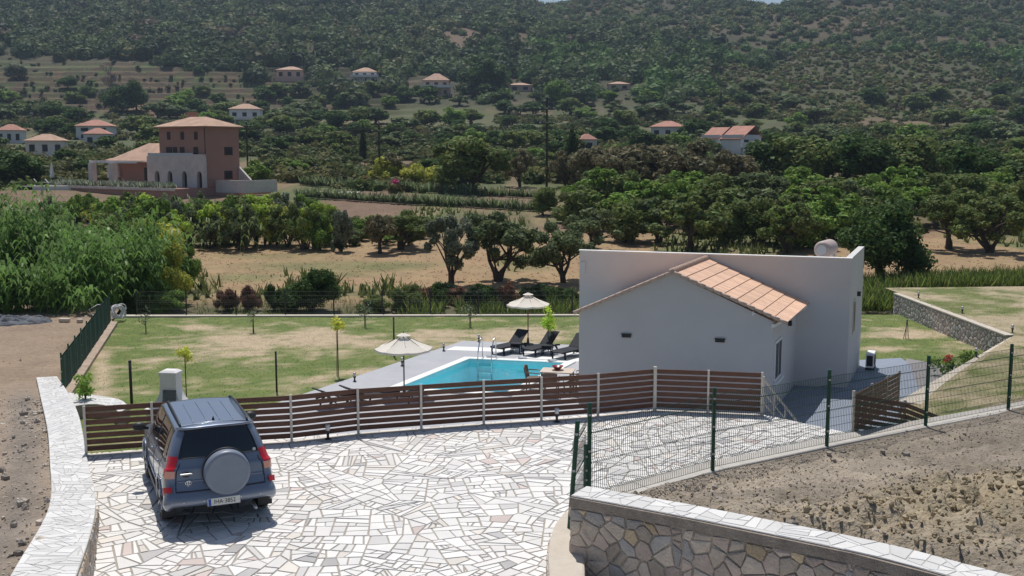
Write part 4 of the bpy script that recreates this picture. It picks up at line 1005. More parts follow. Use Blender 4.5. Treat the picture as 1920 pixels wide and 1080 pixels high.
# ================================================================== GARDEN AND POOL FURNITURE
def parasol(px, py, ytop, wpx, label):
    b = at(px, py, zd); d = b.y; top = zat(ytop, b.x, b.y) - zd; rad = wpx / F * b.length / 2 * .99
    r = empty('parasol', b, .2, label, 'parasol', 'cream parasols beside the pool'); hz = top - .04
    mb = MB(); mb.lathe([(0, 0), (.24, 0), (.25, .03), (.06, .06), (.04, .3), (0, .3)], 20); mb.build('base', M['dark'], r)
    mb = MB(); mb.tube([(0, 0, .1), (0, 0, hz)], .024, 10); mb.build('pole', M['polewood'], r, True)
    mb = MB(); n = 8; eave = hz - .52 * rad; k = 5
    for i in range(n):
        a0, a1 = 2 * math.pi * i / n, 2 * math.pi * (i + 1) / n; rows = []
        for j in range(k + 1):
            t = .16 + .84 * j / k; z = hz - .05 - (hz - eave - .05) * t - .05 * math.sin(t * math.pi) * .6; row = []
            for q in range(5):
                f = q / 4; sag = .035 * math.sin(f * math.pi) * t; x = math.cos(a0) * (1 - f) + math.cos(a1) * f; y = math.sin(a0) * (1 - f) + math.sin(a1) * f; row.append((x * rad * t, y * rad * t, z - sag))
            rows.append(row)
        rows.append([(x, y, z - .07) for x, y, z in rows[-1]])
        vs = [p for rw in rows for p in rw]; mb.add(vs, [(a * 5 + c, (a + 1) * 5 + c, (a + 1) * 5 + c + 1, a * 5 + c + 1) for a in range(k + 1) for c in range(4)])
    mb.build('canopy', M['canopy'], r)
    mb = MB(); vs = [(0, 0, hz + .01)] + [(math.cos(2 * math.pi * i / n) * rad * .25, math.sin(2 * math.pi * i / n) * rad * .25, hz - .085) for i in range(n)]; mb.add(vs, [(0, i + 1, (i + 1) % n + 1) for i in range(n)]); mb.build('vent_cap', M['canopy'], r)
    mb = MB(); mb.lathe([(0, 0), (.02, .0), (.015, .05), (0, .06)], 8, Matrix.Translation((0, 0, hz))); mb.build('finial', M['dark'], r)
    for i in range(n):
        a = 2 * math.pi * i / n; mb = MB(); c, s = math.cos(a), math.sin(a)
        mb.beam((c * rad * .16, s * rad * .16, hz - .14), (c * rad * .97, s * rad * .97, eave - .03), .014); mb.build('rib', M['polewood'], r)
        mb = MB(); mb.beam((0, 0, hz - .62 * rad), (c * rad * .5, s * rad * .5, (hz + eave) / 2 - .075), .012); mb.build('strut', M['polewood'], r)
    return r
parasol(758, 742, 622, 112, 'cream parasol standing nearer the fence at the near end of the pool')
parasol(990, 646, 547, 84, 'cream parasol standing behind the row of sun loungers')
def lounger(back=38):
    r = empty('sun_lounger'); y1 = 1.22; z = .33
    def slab(pts, wd, th, m, nm):
        mb = MB(); n = len(pts); vs = []
        for s in (-1, 1):
            for k, (y, zz) in enumerate(pts): vs.append((s * wd / 2, y, zz))
            for k, (y, zz) in enumerate(pts): vs.append((s * wd / 2, y, zz - th))
        q = 2 * n; fs = []
        for k in range(n - 1):
            fs += [(k, q + k, q + k + 1, k + 1), (n + k, n + k + 1, q + n + k + 1, q + n + k), (k, k + 1, n + k + 1, n + k), (q + k, q + n + k, q + n + k + 1, q + k + 1)]
        fs += [(0, n, q + n, q), (n - 1, q + n - 1, q + 2 * n - 1, 2 * n - 1)]
        mb.add(vs, fs); return mb.build(nm, m, r, False, .012)
    slab([(0, .30), (.08, .34), (.5, .335), (.9, .32), (1.2, .34)], .62, .045, M['rattan'], 'seat')
    c, s = math.cos(R(back)), math.sin(R(back)); slab([(1.2, .345), (1.2 + .35 * c, .345 + .35 * s), (1.2 + .74 * c, .345 + .74 * s), (1.2 + .80 * c, .345 + .76 * s)], .60, .04, M['rattan'], 'backrest')
    for sx_ in (-1, 1):
        mb = MB(); mb.tube([(sx_ * .30, .0, .30), (sx_ * .31, .1, .31), (sx_ * .31, 1.0, .29), (sx_ * .31, 1.5, .30), (sx_ * .30, 1.78, .27)], .04, 8); mb.build('side_rail', M['rattan'], r, True)
        for pts in ([(sx_ * .30, .12, .30), (sx_ * .31, .08, .16), (sx_ * .31, .12, 0)], [(sx_ * .31, 1.45, .30), (sx_ * .31, 1.58, .17), (sx_ * .32, 1.62, 0)]):
            mb = MB(); mb.tube(pts, [.045, .04, .032], 8); mb.build('leg', M['rattan'], r, True)
    mb = MB(); mb.beam((0, 1.28, .12), (0, 1.2 + .5 * c, .30 + .5 * s), .40, .02); mb.build('back_prop', M['rattan'], r)
    return r
l0 = lounger(40); l1 = lounger(24); G1 = 'charcoal sun loungers around the pool'
lay = [(931, 667, -38, 'charcoal sun lounger nearest the pool ladder, left end of the row of three'), (990, 670, -38, 'middle charcoal sun lounger of the row of three with its backrest raised'), (1045, 676, -38, 'charcoal sun lounger beside the house wall, right end of the row of three'),
       (690, 752, 128, 'charcoal sun lounger behind the slat fence, raised backrest seen left of its neighbour'), (742, 749, 122, 'charcoal sun lounger behind the slat fence next to the near parasol')]
for i, (px, py, a, lb) in enumerate(lay):
    o = l0 if i == 0 else l1 if i == 3 else copy_tree(l0 if i < 3 else l1); o.location = D(at(px, py, ZL)); o.rotation_euler = (0, 0, R(a)); tag(o, lb, 'sun lounger', G1)
def side_table(): 
    r = empty('side_table'); mb = MB(); mb.box((0, 0, .41), (.46, .46, .035)); mb.build('table_top', M['rattan'], r, bevel=.01)
    for x in (-1, 1):
        for y in (-1, 1): mb = MB(); mb.beam((x * .19, y * .19, 0), (x * .17, y * .17, .4), .04); mb.build('leg', M['rattan'], r)
    return r
s0_ = side_table()
for i, (px, py, lb) in enumerate(((968, 663, 'small charcoal side table between the left and middle sun loungers'), (1026, 667, 'small charcoal side table between the middle and right sun loungers'), (664, 757, 'small charcoal side table behind the slat fence among the near loungers'), (780, 757, 'small charcoal side table behind the slat fence near the parasol foot'))):
    o = s0_ if i == 0 else copy_tree(s0_); o.location = D(at(px, py, ZL)); o.rotation_euler = (0, 0, DW); tag(o, lb, 'side table', 'small side tables among the sun loungers')
# folded towels by the loungers
for i, (px, py, lb) in enumerate(((918, 673, 'folded striped towel on the deck by the left sun lounger'), (978, 676, 'folded striped towel on the deck by the middle sun lounger'), (1034, 681, 'folded striped towel on the deck by the right sun lounger'))):
    t = empty('folded_towel', D(at(px, py, ZL)), R(-10 + i * 12), lb, 'towel', 'folded towels in front of the loungers')
    mb = MB(); mb.box((0, 0, .03), (.42, .3, .05), rx=.04); mb.box((.04, .02, .085), (.34, .26, .05), .25, ry=.08); mb.build('towel_stack', M['towel'], t, bevel=.02)
    mb = MB(); mb.box((.0, -.05, .114), (.35, .05, .006), .25, ry=.08); mb.box((.03, .06, .114), (.35, .04, .006), .25, ry=.08); mb.build('towel_stripes', M['slate'], t)
# dining set
tcn = (at(1044, 706, ZL)); tcn = Vector((tcn.x, tcn.y, zd)); c4 = [at(1016, 699, ZL + .75), at(1037, 690, ZL + .75), at(1073, 692, ZL + .75), at(1055, 701, ZL + .75)]; tcn = (c4[0] + c4[1] + c4[2] + c4[3]) / 4
tb_ = empty('garden_table', (tcn.x, tcn.y, zd), DW, 'pale rectangular garden table beside the house holding a red bowl', 'table')
mb = MB(); mb.box((0, 0, .73), (1.15, .80, .035)); mb.build('table_top', M['tabletop'], tb_, bevel=.008)
for x in (-1, 1):
    for y in (-1, 1): mb = MB(); mb.beam((x * .5, y * .33, 0), (x * .5, y * .33, .71), .05); mb.build('leg', M['brownr'], tb_)
bw = empty('fruit_bowl', (tcn.x, tcn.y + .05, zd + .7485), 0, 'wide dark red bowl in the middle of the garden table', 'bowl')
mb = MB(); mb.lathe([(0, 0), (.07, 0), (.11, .04), (.20, .13), (.215, .14), (.19, .135), (.10, .06), (0, .04)], 28); mb.build('bowl_shell', M['red'], bw, True)
def gchair():
    r = empty('garden_chair'); mb = MB(); mb.box((0, 0, .42), (.52, .50, .05)); mb.build('seat', M['brownr'], r, bevel=.015)
    mb = MB(); vs = []
    for i in range(9):
        a = -1 + i / 4; x = .26 * a; y = .25 + .04 * (1 - a * a); vs += [(x, y - .02, .44), (x, y + .02, .44), (x * 1.05, y + .10, .86 - .03 * a * a), (x * 1.05, y + .06, .86 - .03 * a * a)]
    fs = []
    for i in range(8): k = i * 4; fs += [(k, k + 4, k + 7, k + 3), (k + 1, k + 2, k + 6, k + 5), (k + 3, k + 7, k + 6, k + 2), (k, k + 1, k + 5, k + 4)]
    fs += [(0, 3, 2, 1), (32, 33, 34, 35)]; mb.add(vs, fs); mb.build('backrest', M['brownr'], r)
    for s in (-1, 1):
        mb = MB(); mb.tube([(s * .27, .27, .66), (s * .29, .0, .66), (s * .28, -.22, .64), (s * .26, -.23, .44)], .02, 8); mb.build('armrest', M['brownr'], r, True)
        for y in (-.22, .24): mb = MB(); mb.beam((s * .24, y, 0), (s * .24, y, .41), .04); mb.build('leg', M['brownr'], r)
    return r
g0 = gchair(); G2 = 'brown woven chairs around the garden table'
for i, (x, y, a, lb) in enumerate(((-.82, .05, 90, 'brown woven chair at the pool side end of the garden table'), (-.12, -.70, 182, 'brown woven chair on the fence side of the garden table'), (.80, .28, -92, 'brown woven chair at the house end of the table, farther one'), (.62, -.42, -110, 'brown woven chair at the house end of the table, nearer one'))):
    o = g0 if i == 0 else copy_tree(g0); m_ = Matrix.Translation(tb_.location) @ Matrix.Rotation(DW, 4, 'Z'); p = m_ @ Vector((x, y, 0)); o.location = p; o.rotation_euler = (0, 0, DW + R(a)); tag(o, lb, 'chair', G2)
# small garden lamps
def lamp_():
    r = empty('garden_lamp'); mb = MB(); mb.lathe([(0, 0), (.07, 0), (.07, .015), (.03, .03), (.03, .12), (.05, .14), (.055, .19), (0, .19)], 14); mb.build('lamp_base', M['dark'], r)
    mb = MB(); mb.lathe([(0, .19), (.045, .19), (.052, .24), (.045, .30), (0, .30)], 14); mb.build('lamp_glass', M['hose'], r, True)
    mb = MB(); mb.lathe([(0, .30), (.062, .30), (.05, .325), (0, .335)], 14); mb.build('lamp_cap', M['galv'], r, True); return r
lm = lamp_(); k = 0; G3 = 'small garden lamps'
LAMPS = [(665, 715, zd, 'small lamp on the deck edge, closest of the row to the near loungers'), (754, 686, zd, 'small lamp on the deck edge beside the near parasol pole'), (832, 658, zd, 'small lamp at the left end of the white band on the deck'), (898, 641, zd, 'small lamp at the far left corner of the deck by the pool ladder'),
         (615, 823, .014, 'small lamp on the paving at the foot of the slat fence, left one'), (1044, 791, .014, 'small lamp on the paving at the foot of the slat fence, right one'),
         (1722, 559, -1.1, 'small lamp on the coping near the far end of the garden wall'), (1804, 588, -1.1, 'small lamp halfway along the coping of the stone garden wall'), (1898, 624, -1.1, 'small lamp at the corner where the two garden walls meet'), (1830, 669, -1.15, 'small lamp on the pale strip wall above the rose bush')]
for px, py, z, lb in LAMPS:
    o = lm if k == 0 else copy_tree(lm); k += 1; o.location = at(px, py, z); tag(o, lb, 'lamp', G3)
# barbecue
bb = empty('barbecue', at(324, 818, ZL), R(-8), 'white masonry barbecue with flared hood and square chimney behind the car', 'barbecue')
bsc = zat(693, bb.location.x, bb.location.y) - ZL
mb = MB()
def frus(mb, z0, w0, d0, z1, w1, d1, y0=0., y1=0.): mb.hexa([(-w0, y0 - d0, z0), (w0, y0 - d0, z0), (w0, y0 + d0, z0), (-w0, y0 + d0, z0), (-w1, y1 - d1, z1), (w1, y1 - d1, z1), (w1, y1 + d1, z1), (-w1, y1 + d1, z1)])
for x in (-.58, .58): mb.box((x, 0, .4), (.12, .62, .8))
mb.box((0, .28, .4), (1.04, .06, .8)); mb.box((0, 0, .84), (1.36, .72, .085)); mb.build('base', M['bbq'], bb, bevel=.01)
mb = MB(); hz0 = .882; ch = bsc - .52
n = 10; prof = []
for i in range(n + 1):
    t = i / n; ww = .58 - (.58 - .25) * (1 - (1 - t) ** 2.1); dd = .32 - (.32 - .20) * (1 - (1 - t) ** 2.1); prof.append((hz0 + (ch - hz0) * t, ww, dd))
for i in range(n):
    a, b = prof[i], prof[i + 1]; frus(mb, a[0], a[1], a[2], b[0], b[1], b[2], .02, .02)
mb.build('flared_hood', M['bbq'], bb)
mb = MB(); frus(mb, ch + .002, .25, .20, bsc - .14, .25, .20, .02, .02); frus(mb, bsc - .138, .275, .225, bsc - .06, .275, .225, .02, .02); frus(mb, bsc - .058, .27, .22, bsc, .17, .13, .02, .02); mb.build('chimney', M['bbq'], bb, bevel=.008)
mb = MB()
for r_ in range(9):
    for c in range(5):
        z = hz0 + .06 + (ch - hz0 - .08) * r_ / 9; t = min(1, (z - hz0) / (ch - hz0)); dd = .32 - .12 * (1 - (1 - t) ** 2.1); wv = .165
        mb.box((-wv + c * wv * .5 + .05, -dd + .02 - .008, z), (.078, .03, .062), rx=-.22)
mb.build('firebrick_panel', M['firebrick'], bb)
mb = MB(); mb.box((-.46, -.37, .62), (.04, .03, .5)); mb.build('side_bracket', M['galv'], bb)
# lone posts on the lawn
for px, y0, y1, r_, lb in ((247, 677, 757, .05, 'stout black post on the lawn left of the white barbecue'), (519, 660, 733, .035, 'slim black post on the lawn near the middle of the slat fence'), (739, 596, 668, .035, 'brown stake on the lawn directly behind the near parasol')):
    b = at(px, y1, ZL); t = empty('lawn_post', b, 0, lb, 'post'); h = zat(y0, b.x, b.y) - ZL
    mb = MB(); mb.tube([(0, 0, -.05), (0, 0, h)], r_, 10); mb.build('post_tube', M['dark'] if px != 739 else M['timber'], t, True); mb = MB(); mb.tube([(0, 0, h), (0, 0, h + .02)], r_ * 1.15, 10); mb.build('post_cap', M['dark'], t)
# netting pile, blocks, pipe coil beyond the yard
tp_ = empty('netting_pile', at(22, 606, -2.0), .3, 'crumpled heap of dark grey netting at the edge of the yard', 'netting')
bm = bmesh.new(); bmesh.ops.create_grid(bm, x_segments=60, y_segments=40, size=1); mb = MB()
vv = np.array([v.co[:] for v in bm.verts]); ff = [[v.index for v in f.verts] for f in bm.faces]; bm.free()
rr = np.clip(1 - (vv[:, 0] ** 2 + vv[:, 1] ** 2), 0, 1) ** .5; nz = fbm(vv[:, 0] * 3 + 5, vv[:, 1] * 5, 5)
vv2 = np.stack([vv[:, 0] * 1.7 * (1 + .1 * nz), vv[:, 1] * .9, rr * (.12 + .75 * nz ** 1.5) * .8 - .03], 1); mb.v = [tuple(p) for p in vv2]; mb.f = [tuple(f) for f in ff]; mb.c = [(1, 1, 1)] * len(ff); mb.build('netting_cloth', M['tarp'], tp_, True)
for i, (px, py, lb, s) in enumerate(((121, 604, 'long pinkish grey block lying below the canes at the yard edge', .50), (150, 605, 'small pale block lying below the canes at the yard edge', .26))):
    t = empty('stone_block', at(px, py, -2.0), .1 * i, lb, 'block'); mb = MB(); mb.box((0, 0, .09), (s, .25, .18)); mb.build('block_body', M['palestrip'], t, bevel=.04)
pc = empty('pipe_coil', at(221, 598, -2.0), .4, 'tangled coil of pale pipe behind the far end of the green cloth fence', 'pipe coil')
for i in range(9):
    mb = MB(); rr_ = .32 - .09 * rng.random(); zc = .36 + .02 * math.sin(i * 3); a0 = rng.uniform(0, 6); tl = rng.uniform(-1.1, 1.1)
    mb.tube([(rr_ * math.cos(a) + .1 * (i % 2), -.2 + i * .06 + tl * .3 * math.cos(a + a0), zc + rr_ * math.sin(a) + tl * .2 * math.cos(a)) for a in L_(0, 2 * math.pi, 26)], .028, 6); mb.build('pipe_loop', M['hose'], pc, True)
mb = MB(); mb.tube([(-.4, 0, .7), (-.9, .1, .75), (-1.3, 0, .55), (-1.1, 0, .15), (-.8, 0, .02)], .02, 6); mb.build('loose_end', M['hose'], pc, True)
# ================================================================== TERRAIN
TY = np.array([0, 46, 50, 54.2, 56.5, 60, 64, 77, 100, 125, 131, 160, 220, 317, 430, 480, 555, 700, 900, 1050, 1150, 1500, 2600.])
TZ = np.array([-4, -4, -3.2, -2.25, -2.7, -3.2, -3.0, -2.7, -1.9, -.2, .3, 2.0, 4.5, 9.4, 19.5, 28, 46, 84, 128, 148, 147, 110, 60.])
def terrain(x, y):
    x = np.asarray(x, float); y = np.asarray(y, float); z = np.interp(y, TY, TZ); a = x / np.maximum(y, 30)
    far_ = np.clip((y - 300) / 600, 0, 1)
    rid = .07 * np.exp(-((a + .42) / .25) ** 2) + .035 * np.exp(-((a - .48) / .12) ** 2) - .050 * np.exp(-((a - .03) / .03) ** 2) - .045 * np.exp(-((a - .24) / .03) ** 2) - .035 * np.exp(-((a - .325) / .02) ** 2) + .03 * np.exp(-((a + .2) / .12) ** 2) + .012 * np.exp(-((a - .13) / .04) ** 2)
    z = z * (1 + rid * far_)
    z = z + (fbm(x / 120, y / 120, 4) - .5) * 26 * np.clip((y - 380) / 400, 0, 1) * np.clip((1050 - y) / 250, .12, 1) + (fbm(x / 30 + 5, y / 30, 3) - .5) * 1.6 * np.clip((y - 140) / 60, 0, 1) + (fbm(x / 6, y / 6, 3) - .5) * .35 * np.clip((y - 56) / 6, 0, 1)
    # stepped old terraces on the left half of the slope
    tm = np.clip((440 - 0 - abs(y - 500)) / 400, 0, 1) * np.clip((-a + -.07) / .05, 0, 1) * np.clip((y - 400) / 30, 0, 1) * np.clip((575 - y) / 20, 0, 1)
    st = 3.2; f = z / st; fr = f - np.floor(f); zt = (np.floor(f) + np.clip((fr - .72) / .2, 0, 1)) * st
    return z * (1 - tm) + zt * tm
def hit(px, py, r0=50, r1=1600):
    d = ray(px, py); h = math.hypot(d.x, d.y); t = r0 / d.y; last = t
    while t * d.y < r1:
        x, y, z = d.x * t, d.y * t, H + d.z * t
        if z <= float(terrain(x, y)):
            lo, hi = last, t
            for _ in range(18):
                m = (lo + hi) / 2
                if H + d.z * m <= float(terrain(d.x * m, d.y * m)): hi = m
                else: lo = m
            return Vector((d.x * hi, d.y * hi, float(terrain(d.x * hi, d.y * hi))))
        last = t; t *= 1.012
    return None
def proja(x, y, z):
    z = z - H; dep = y * CP - z * SP; up = y * SP + z * CP; return 960 + F * x / dep, 540 - F * up / dep
na, nr = 420, 460
aa = np.linspace(-.85, .85, na); rr_ = np.concatenate([np.linspace(6, 53, 30), np.geomspace(54, 425, 210), np.linspace(426, 580, 125), np.geomspace(583, 2500, 95)])
A_, R_ = np.meshgrid(aa, rr_, indexing='ij'); Xt = A_ * R_; Yt = R_; Zt = terrain(Xt, Yt)
PX, PY = proja(Xt, Yt, Zt)
def srgb(r, g, b): return np.array([((c / 255) / 12.92 if c / 255 <= .04045 else ((c / 255 + .055) / 1.055) ** 2.4) for c in (r, g, b)])
n1 = fbm(Xt / 9, Yt / 14, 5)[..., None]; n2 = fbm(Xt / 2.2 + 40, Yt / 4, 4)[..., None]; nb_ = fbm(Xt / 60 + 3, Yt / 60, 4)[..., None]; nc_ = fbm(Xt / 5 + 9, Yt / 30 + 2, 4)[..., None]
dry = np.array([.37, .235, .13]); straw = np.array([.34, .25, .135]); gr = np.array([.105, .135, .042]); earth = np.array([.21, .135, .09]); olive = np.array([.085, .085, .038]); maq = np.array([.125, .105, .05]); pinkish = np.array([.28, .17, .115])
def mixc(a, b, w): return a * (1 - w) + b * w
c_ditch = mixc(np.array([.07, .08, .03]), np.array([.16, .13, .08]), n2)
c_field = mixc(mixc(dry, straw, n2), gr, np.clip((n1 - .52) * 6, 0, .85))
c_mid = mixc(mixc(earth * .95, gr, np.clip((n1 - .44) * 5, 0, .9)), straw, np.clip((nc_ - .66) * 6, 0, .5))
c_val = mixc(mixc(olive * 1.2, gr * 1.1, n2), mixc(pinkish, straw, nb_) * .85, np.clip((nc_ * .6 + nb_ * .4 - .54) * 9, 0, .8))
c_hill = mixc(olive * .75, maq * .65, np.clip((nb_ - .45) * 5, 0, 1)); c_hill = mixc(c_hill, np.array([.15, .11, .07]), np.clip((fbm(Xt / 25 + 9, Yt / 25, 4)[..., None] - .64) * 8, 0, .8))
def blend(y0, w): return np.clip((Yt[..., None] - y0) / w, 0, 1)
C = mixc(c_ditch, c_field, blend(62, 4)); C = mixc(C, c_mid, blend(98, 8)); C = mixc(C, c_val, blend(138, 10)); C = mixc(C, c_hill, blend(430, 60))
def ell(cx, cy, rx, ry): return np.clip(1.6 - np.sqrt(((PX - cx) / rx) ** 2 + ((PY - cy) / ry) ** 2) - .9 * (n2[..., 0] - .5), 0, 1)[..., None] * (Yt[..., None] > 120)
fr = (Zt / 3.2 - np.floor(Zt / 3.2))[..., None]
ter = mixc(mixc(mixc(straw, pinkish, n1) * .6, gr * 1.2, np.clip((n1 * .5 + nc_ * .5 - .47) * 9, 0, 1)), np.array([.10, .085, .05]), np.clip((fr - .62) * 14, 0, 1) * np.clip((.98 - fr) * 30, 0, 1))
for cx, cy, rx, ry, k in ((620, 500, 150, 9, .8), (455, 521, 70, 8, .8), (735, 497, 70, 6, .7), (500, 480, 90, 5, .5), (640, 515, 60, 5, .6), (1000, 500, 50, 10, .5)):
    C = mixc(C, mixc(gr * 1.15, straw, n2 * .5), np.clip((1.5 - np.sqrt(((PX - cx) / rx) ** 2 + ((PY - cy) / ry) ** 2) - 1.0 * (n1[..., 0] - .5)), 0, 1)[..., None] * k * ((Yt > 60) & (Yt < 110))[..., None])
C = mixc(C, ter, np.clip((Yt[..., None] - 405) / 15, 0, 1) * np.clip((572 - Yt[..., None]) / 12, 0, 1) * np.clip((520 + (PY[..., None] - 150) * 4 - PX[..., None]) / 60, 0, 1))
C = mixc(C, mixc(gr * .95, straw * .5, n2 * .5), ell(800, 217, 130, 13) * .9)
for cx, cy, rx, ry, k in ((1530, 208, 110, 9, 1), (1650, 232, 110, 10, 1), (1400, 192, 50, 8, .9), (890, 75, 110, 22, .55), (1500, 45, 180, 18, .25), (660, 318, 170, 14, .9), (590, 298, 60, 18, .8), (750, 290, 110, 10, .7), (300, 205, 90, 10, .8), (1250, 240, 30, 8, .6)):
    C = mixc(C, pinkish * 1.05, ell(cx, cy, rx, ry) * k)
C = mixc(C, mixc(maq * .75, gr * .8, n2), ell(1620, 160, 300, 62) * .9)
C = mixc(C, mixc(gr * 1.6, straw, n2 * .6), ell(1500, 430, 460, 55) * .8 * (Yt[..., None] < 135))
C = C * np.where(Yt > 150, .80, 1.0)[..., None]
C = C * (.78 + .44 * fbm(Xt / 1.3, Yt / 1.8, 4)[..., None]) 
gt = npmesh('field_terrain', np.stack([Xt, Yt, Zt], -1).reshape(-1, 3), grid_faces(na, nr)[:, ::-1] if False else grid_faces(na, nr), C.reshape(-1, 3), M['ground'], smooth=True, vcol=True); tag(gt, kind='structure')

# ================================================================== LEAVES AND TREES
def leaf_quads(P, Nn, size, asp=1.8, jitter=.5):
    """one small leaf-spray quad per point"""
    n = len(P); nn = Nn + rng.normal(0, jitter, (n, 3)); nn /= np.linalg.norm(nn, axis=1)[:, None] + 1e-9
    r = rng.normal(0, 1, (n, 3)); u = np.cross(nn, r); u /= np.linalg.norm(u, axis=1)[:, None] + 1e-9; v = np.cross(nn, u)
    s = size * rng.uniform(.6, 1.4, (n, 1)); u = u * s * asp * .5; v = v * s * .5
    V = np.stack([P - u - v * .3, P - u * .1 - v, P + u + v * .1, P - u * .05 + v], 1).reshape(-1, 3); Fc = np.arange(n * 4).reshape(-1, 4); return V, Fc
def crown_points(lobes, n, shell=.55):
    w_ = np.array([l[3] ** 2 for l in lobes]); k = rng.choice(len(lobes), n, p=w_ / w_.sum()); L = np.array([l[:3] for l in lobes])[k]; Rr = np.array([l[3] for l in lobes])[k][:, None]; Sz = np.array([l[4] if len(l) > 4 else .8 for l in lobes])[k]
    d = rng.normal(0, 1, (n, 3)); d /= np.linalg.norm(d, axis=1)[:, None]; rad = (shell + (1 - shell) * rng.random((n, 1)) ** .6) * (1 + rng.normal(0, .13, (n, 1)))
    o = d * rad * Rr; o[:, 2] *= Sz; return L + o, d, k
def make_lobes(kind, rnd):
    """crown lobes inside a unit tree: height 1, half width .5 (x scaled later)"""
    L = []
    def dome(n, r1, zlo, zhi, s0, s1, f, core):
        for i in range(n):
            a = rnd.uniform(0, 6.28); r = r1 * math.sqrt(rnd.random()); top = zlo + (zhi - zlo) * math.sqrt(max(0, 1 - (r / (r1 * 1.12)) ** 2)); s = rnd.uniform(s0, s1)
            z = (zlo * .8 + (top - zlo * .8) * rnd.random() ** .55) - s * .5; L.append((math.cos(a) * r, math.sin(a) * r, max(z, s * .6), s, f))
        L.append(core)
    if kind == 'olive': dome(17, .40, .42, .98, .09, .17, .9, (0, 0, .62, .22, .9))
    elif kind == 'round': dome(18, .36, .34, .98, .11, .20, .9, (0, 0, .52, .30, 1.15))
    elif kind == 'bush': dome(18, .42, .22, .98, .10, .18, 1.0, (0, 0, .36, .30, 1.0))
    elif kind == 'sparse': dome(20, .44, .30, .98, .06, .13, 1.1, (0, 0, .5, .15, 1.0))
    elif kind == 'airy': dome(30, .46, .34, .98, .055, .12, .95, (0, 0, .6, .12, .9))
    elif kind == 'cypress':
        for i in range(14):
            t = i / 13; L.append((rnd.uniform(-.04, .04), rnd.uniform(-.04, .04), .06 + .9 * t, .42 * (1 - t) ** .7 * (.45 + .55 * min(1, t * 5)) + .05, .6))
    return L
def trunk_mesh(name, kind, rnd, lobes):
    mb = MB(); hh = .3 if kind == 'bush' else .5
    stems = {'olive': 3, 'airy': 4, 'round': 2, 'bush': 4, 'sparse': 5, 'cypress': 1}[kind]
    base_r = {'olive': .045, 'airy': .035, 'round': .04, 'bush': .02, 'sparse': .022, 'cypress': .05}[kind]
    for s in range(stems):
        l = lobes[rnd.randrange(len(lobes))]; bx, by = rnd.uniform(-.03, .03), rnd.uniform(-.03, .03); m = (l[0] * .35 + rnd.uniform(-.04, .04), l[1] * .35 + rnd.uniform(-.04, .04), hh * .55)
        mb.tube([(bx, by, -.03), (bx + m[0] * .3, by + m[1] * .3, hh * .25), m, (l[0] * .8, l[1] * .8, max(l[2] * .85, .3))], [base_r, base_r * .8, base_r * .55, base_r * .2], 7)
        for q in range(3):
            k = lobes[rnd.randrange(len(lobes))]; mb.tube([m, ((m[0] + k[0]) / 2, (m[1] + k[1]) / 2, (m[2] + k[2]) / 2 + .03), k[:3]], [base_r * .45, base_r * .3, base_r * .12], 5, False)
    return mb
def tone(base, n, k, P, rnd_amp=.30, nl=40):
    lob = 1 + np.random.default_rng(len(P)).normal(0, .13, nl)[k]; g = lob * rng.uniform(1 - rnd_amp, 1 + rnd_amp, n); hue = rng.normal(0, .07, n)
    c = np.array(base)[None] * g[:, None]; c[:, 0] *= 1 + hue * 1.5; c[:, 2] *= 1 - hue; return np.clip(c, .004, .9)
COLS = dict(olive=(.125, .155, .070), olivegrey=(.16, .18, .12), dark=(.062, .105, .030), green=(.145, .225, .045), bright=(.30, .39, .06), brown=(.15, .135, .075), yellow=(.36, .37, .075), cypress=(.030, .050, .024), reddish=(.16, .085, .058), dkolive=(.125, .160, .048))
def proto(kind, colour, n, size, seed, asp=1.8, shell=.5):
    rnd = random.Random(seed); lobes = make_lobes(kind, rnd); P, d, k = crown_points(lobes, n, shell); P[:, 2] = np.maximum(P[:, 2], .02)
    V, Fc = leaf_quads(P, d, size, asp, .55); C = tone(COLS[colour], n, k, P)
    me = npmesh('crown', V, Fc, C, M['leaf']); mesh = me.data; bpy.data.objects.remove(me)
    tm = trunk_mesh('trunk', kind, rnd, lobes); to = tm.build('trunk', M['bark']); tmesh = to.data; bpy.data.objects.remove(to); return mesh, tmesh
COLS = {k: tuple(c * 1.3 for c in v) for k, v in COLS.items()}
PR = {}
def get(kind, colour, lod, var):
    key = (kind, colour, lod, var)
    if key not in PR:
        n, s = {'near': (13000, .027), 'mid': (5200, .040), 'far': (1700, .068)}[lod]
        if kind == 'sparse': n = int(n * .45)
        if kind == 'airy': n = int(n * .8)
        if kind == 'cypress': s *= .9
        PR[key] = proto(kind, colour, n, s, hash(key[:2].__str__().__len__() + var * 7 + 13) % 1000 + var * 31 + len(kind) * 5, .9 if kind == 'cypress' else 1.7)
    return PR[key]
def tree(px, pyb, pyt, wpx, kind, colour, lod, label, group=None, name='tree', cat='tree', p=None, flat=1.0):
    p = p or hit(px, pyb)
    if p is None: return
    h = max(.3, zat(pyt, p.x, p.y) - p.z); wd = wpx / F * p.length; var = random.randrange(3)
    cm, tm = get(kind, colour, lod, var); r = bpy.data.objects.new(name, None); COL.objects.link(r); r.location = p - Vector((0, 0, .05)); rz = random.uniform(0, 6.28); r.rotation_euler = (0, 0, rz)
    k = {'olive': .70, 'airy': .84, 'bush': .86, 'sparse': .86}.get(kind, .80)
    if kind == 'cypress': k = .9
    r.scale = (wd / k, wd / k * flat, h / .98)
    tag(r, label, cat, group, 'thing')
    c = bpy.data.objects.new('crown', cm); COL.objects.link(c); c.parent = r; t = bpy.data.objects.new('trunk', tm); COL.objects.link(t); t.parent = r; return r
OG = 'olive trees on the dry field behind the lawn'
tree(932, 527, 388, 132, 'airy', 'olive', 'near', 'large dark olive tree with forking trunks directly behind the lawn, left of the house', OG, 'olive_tree')
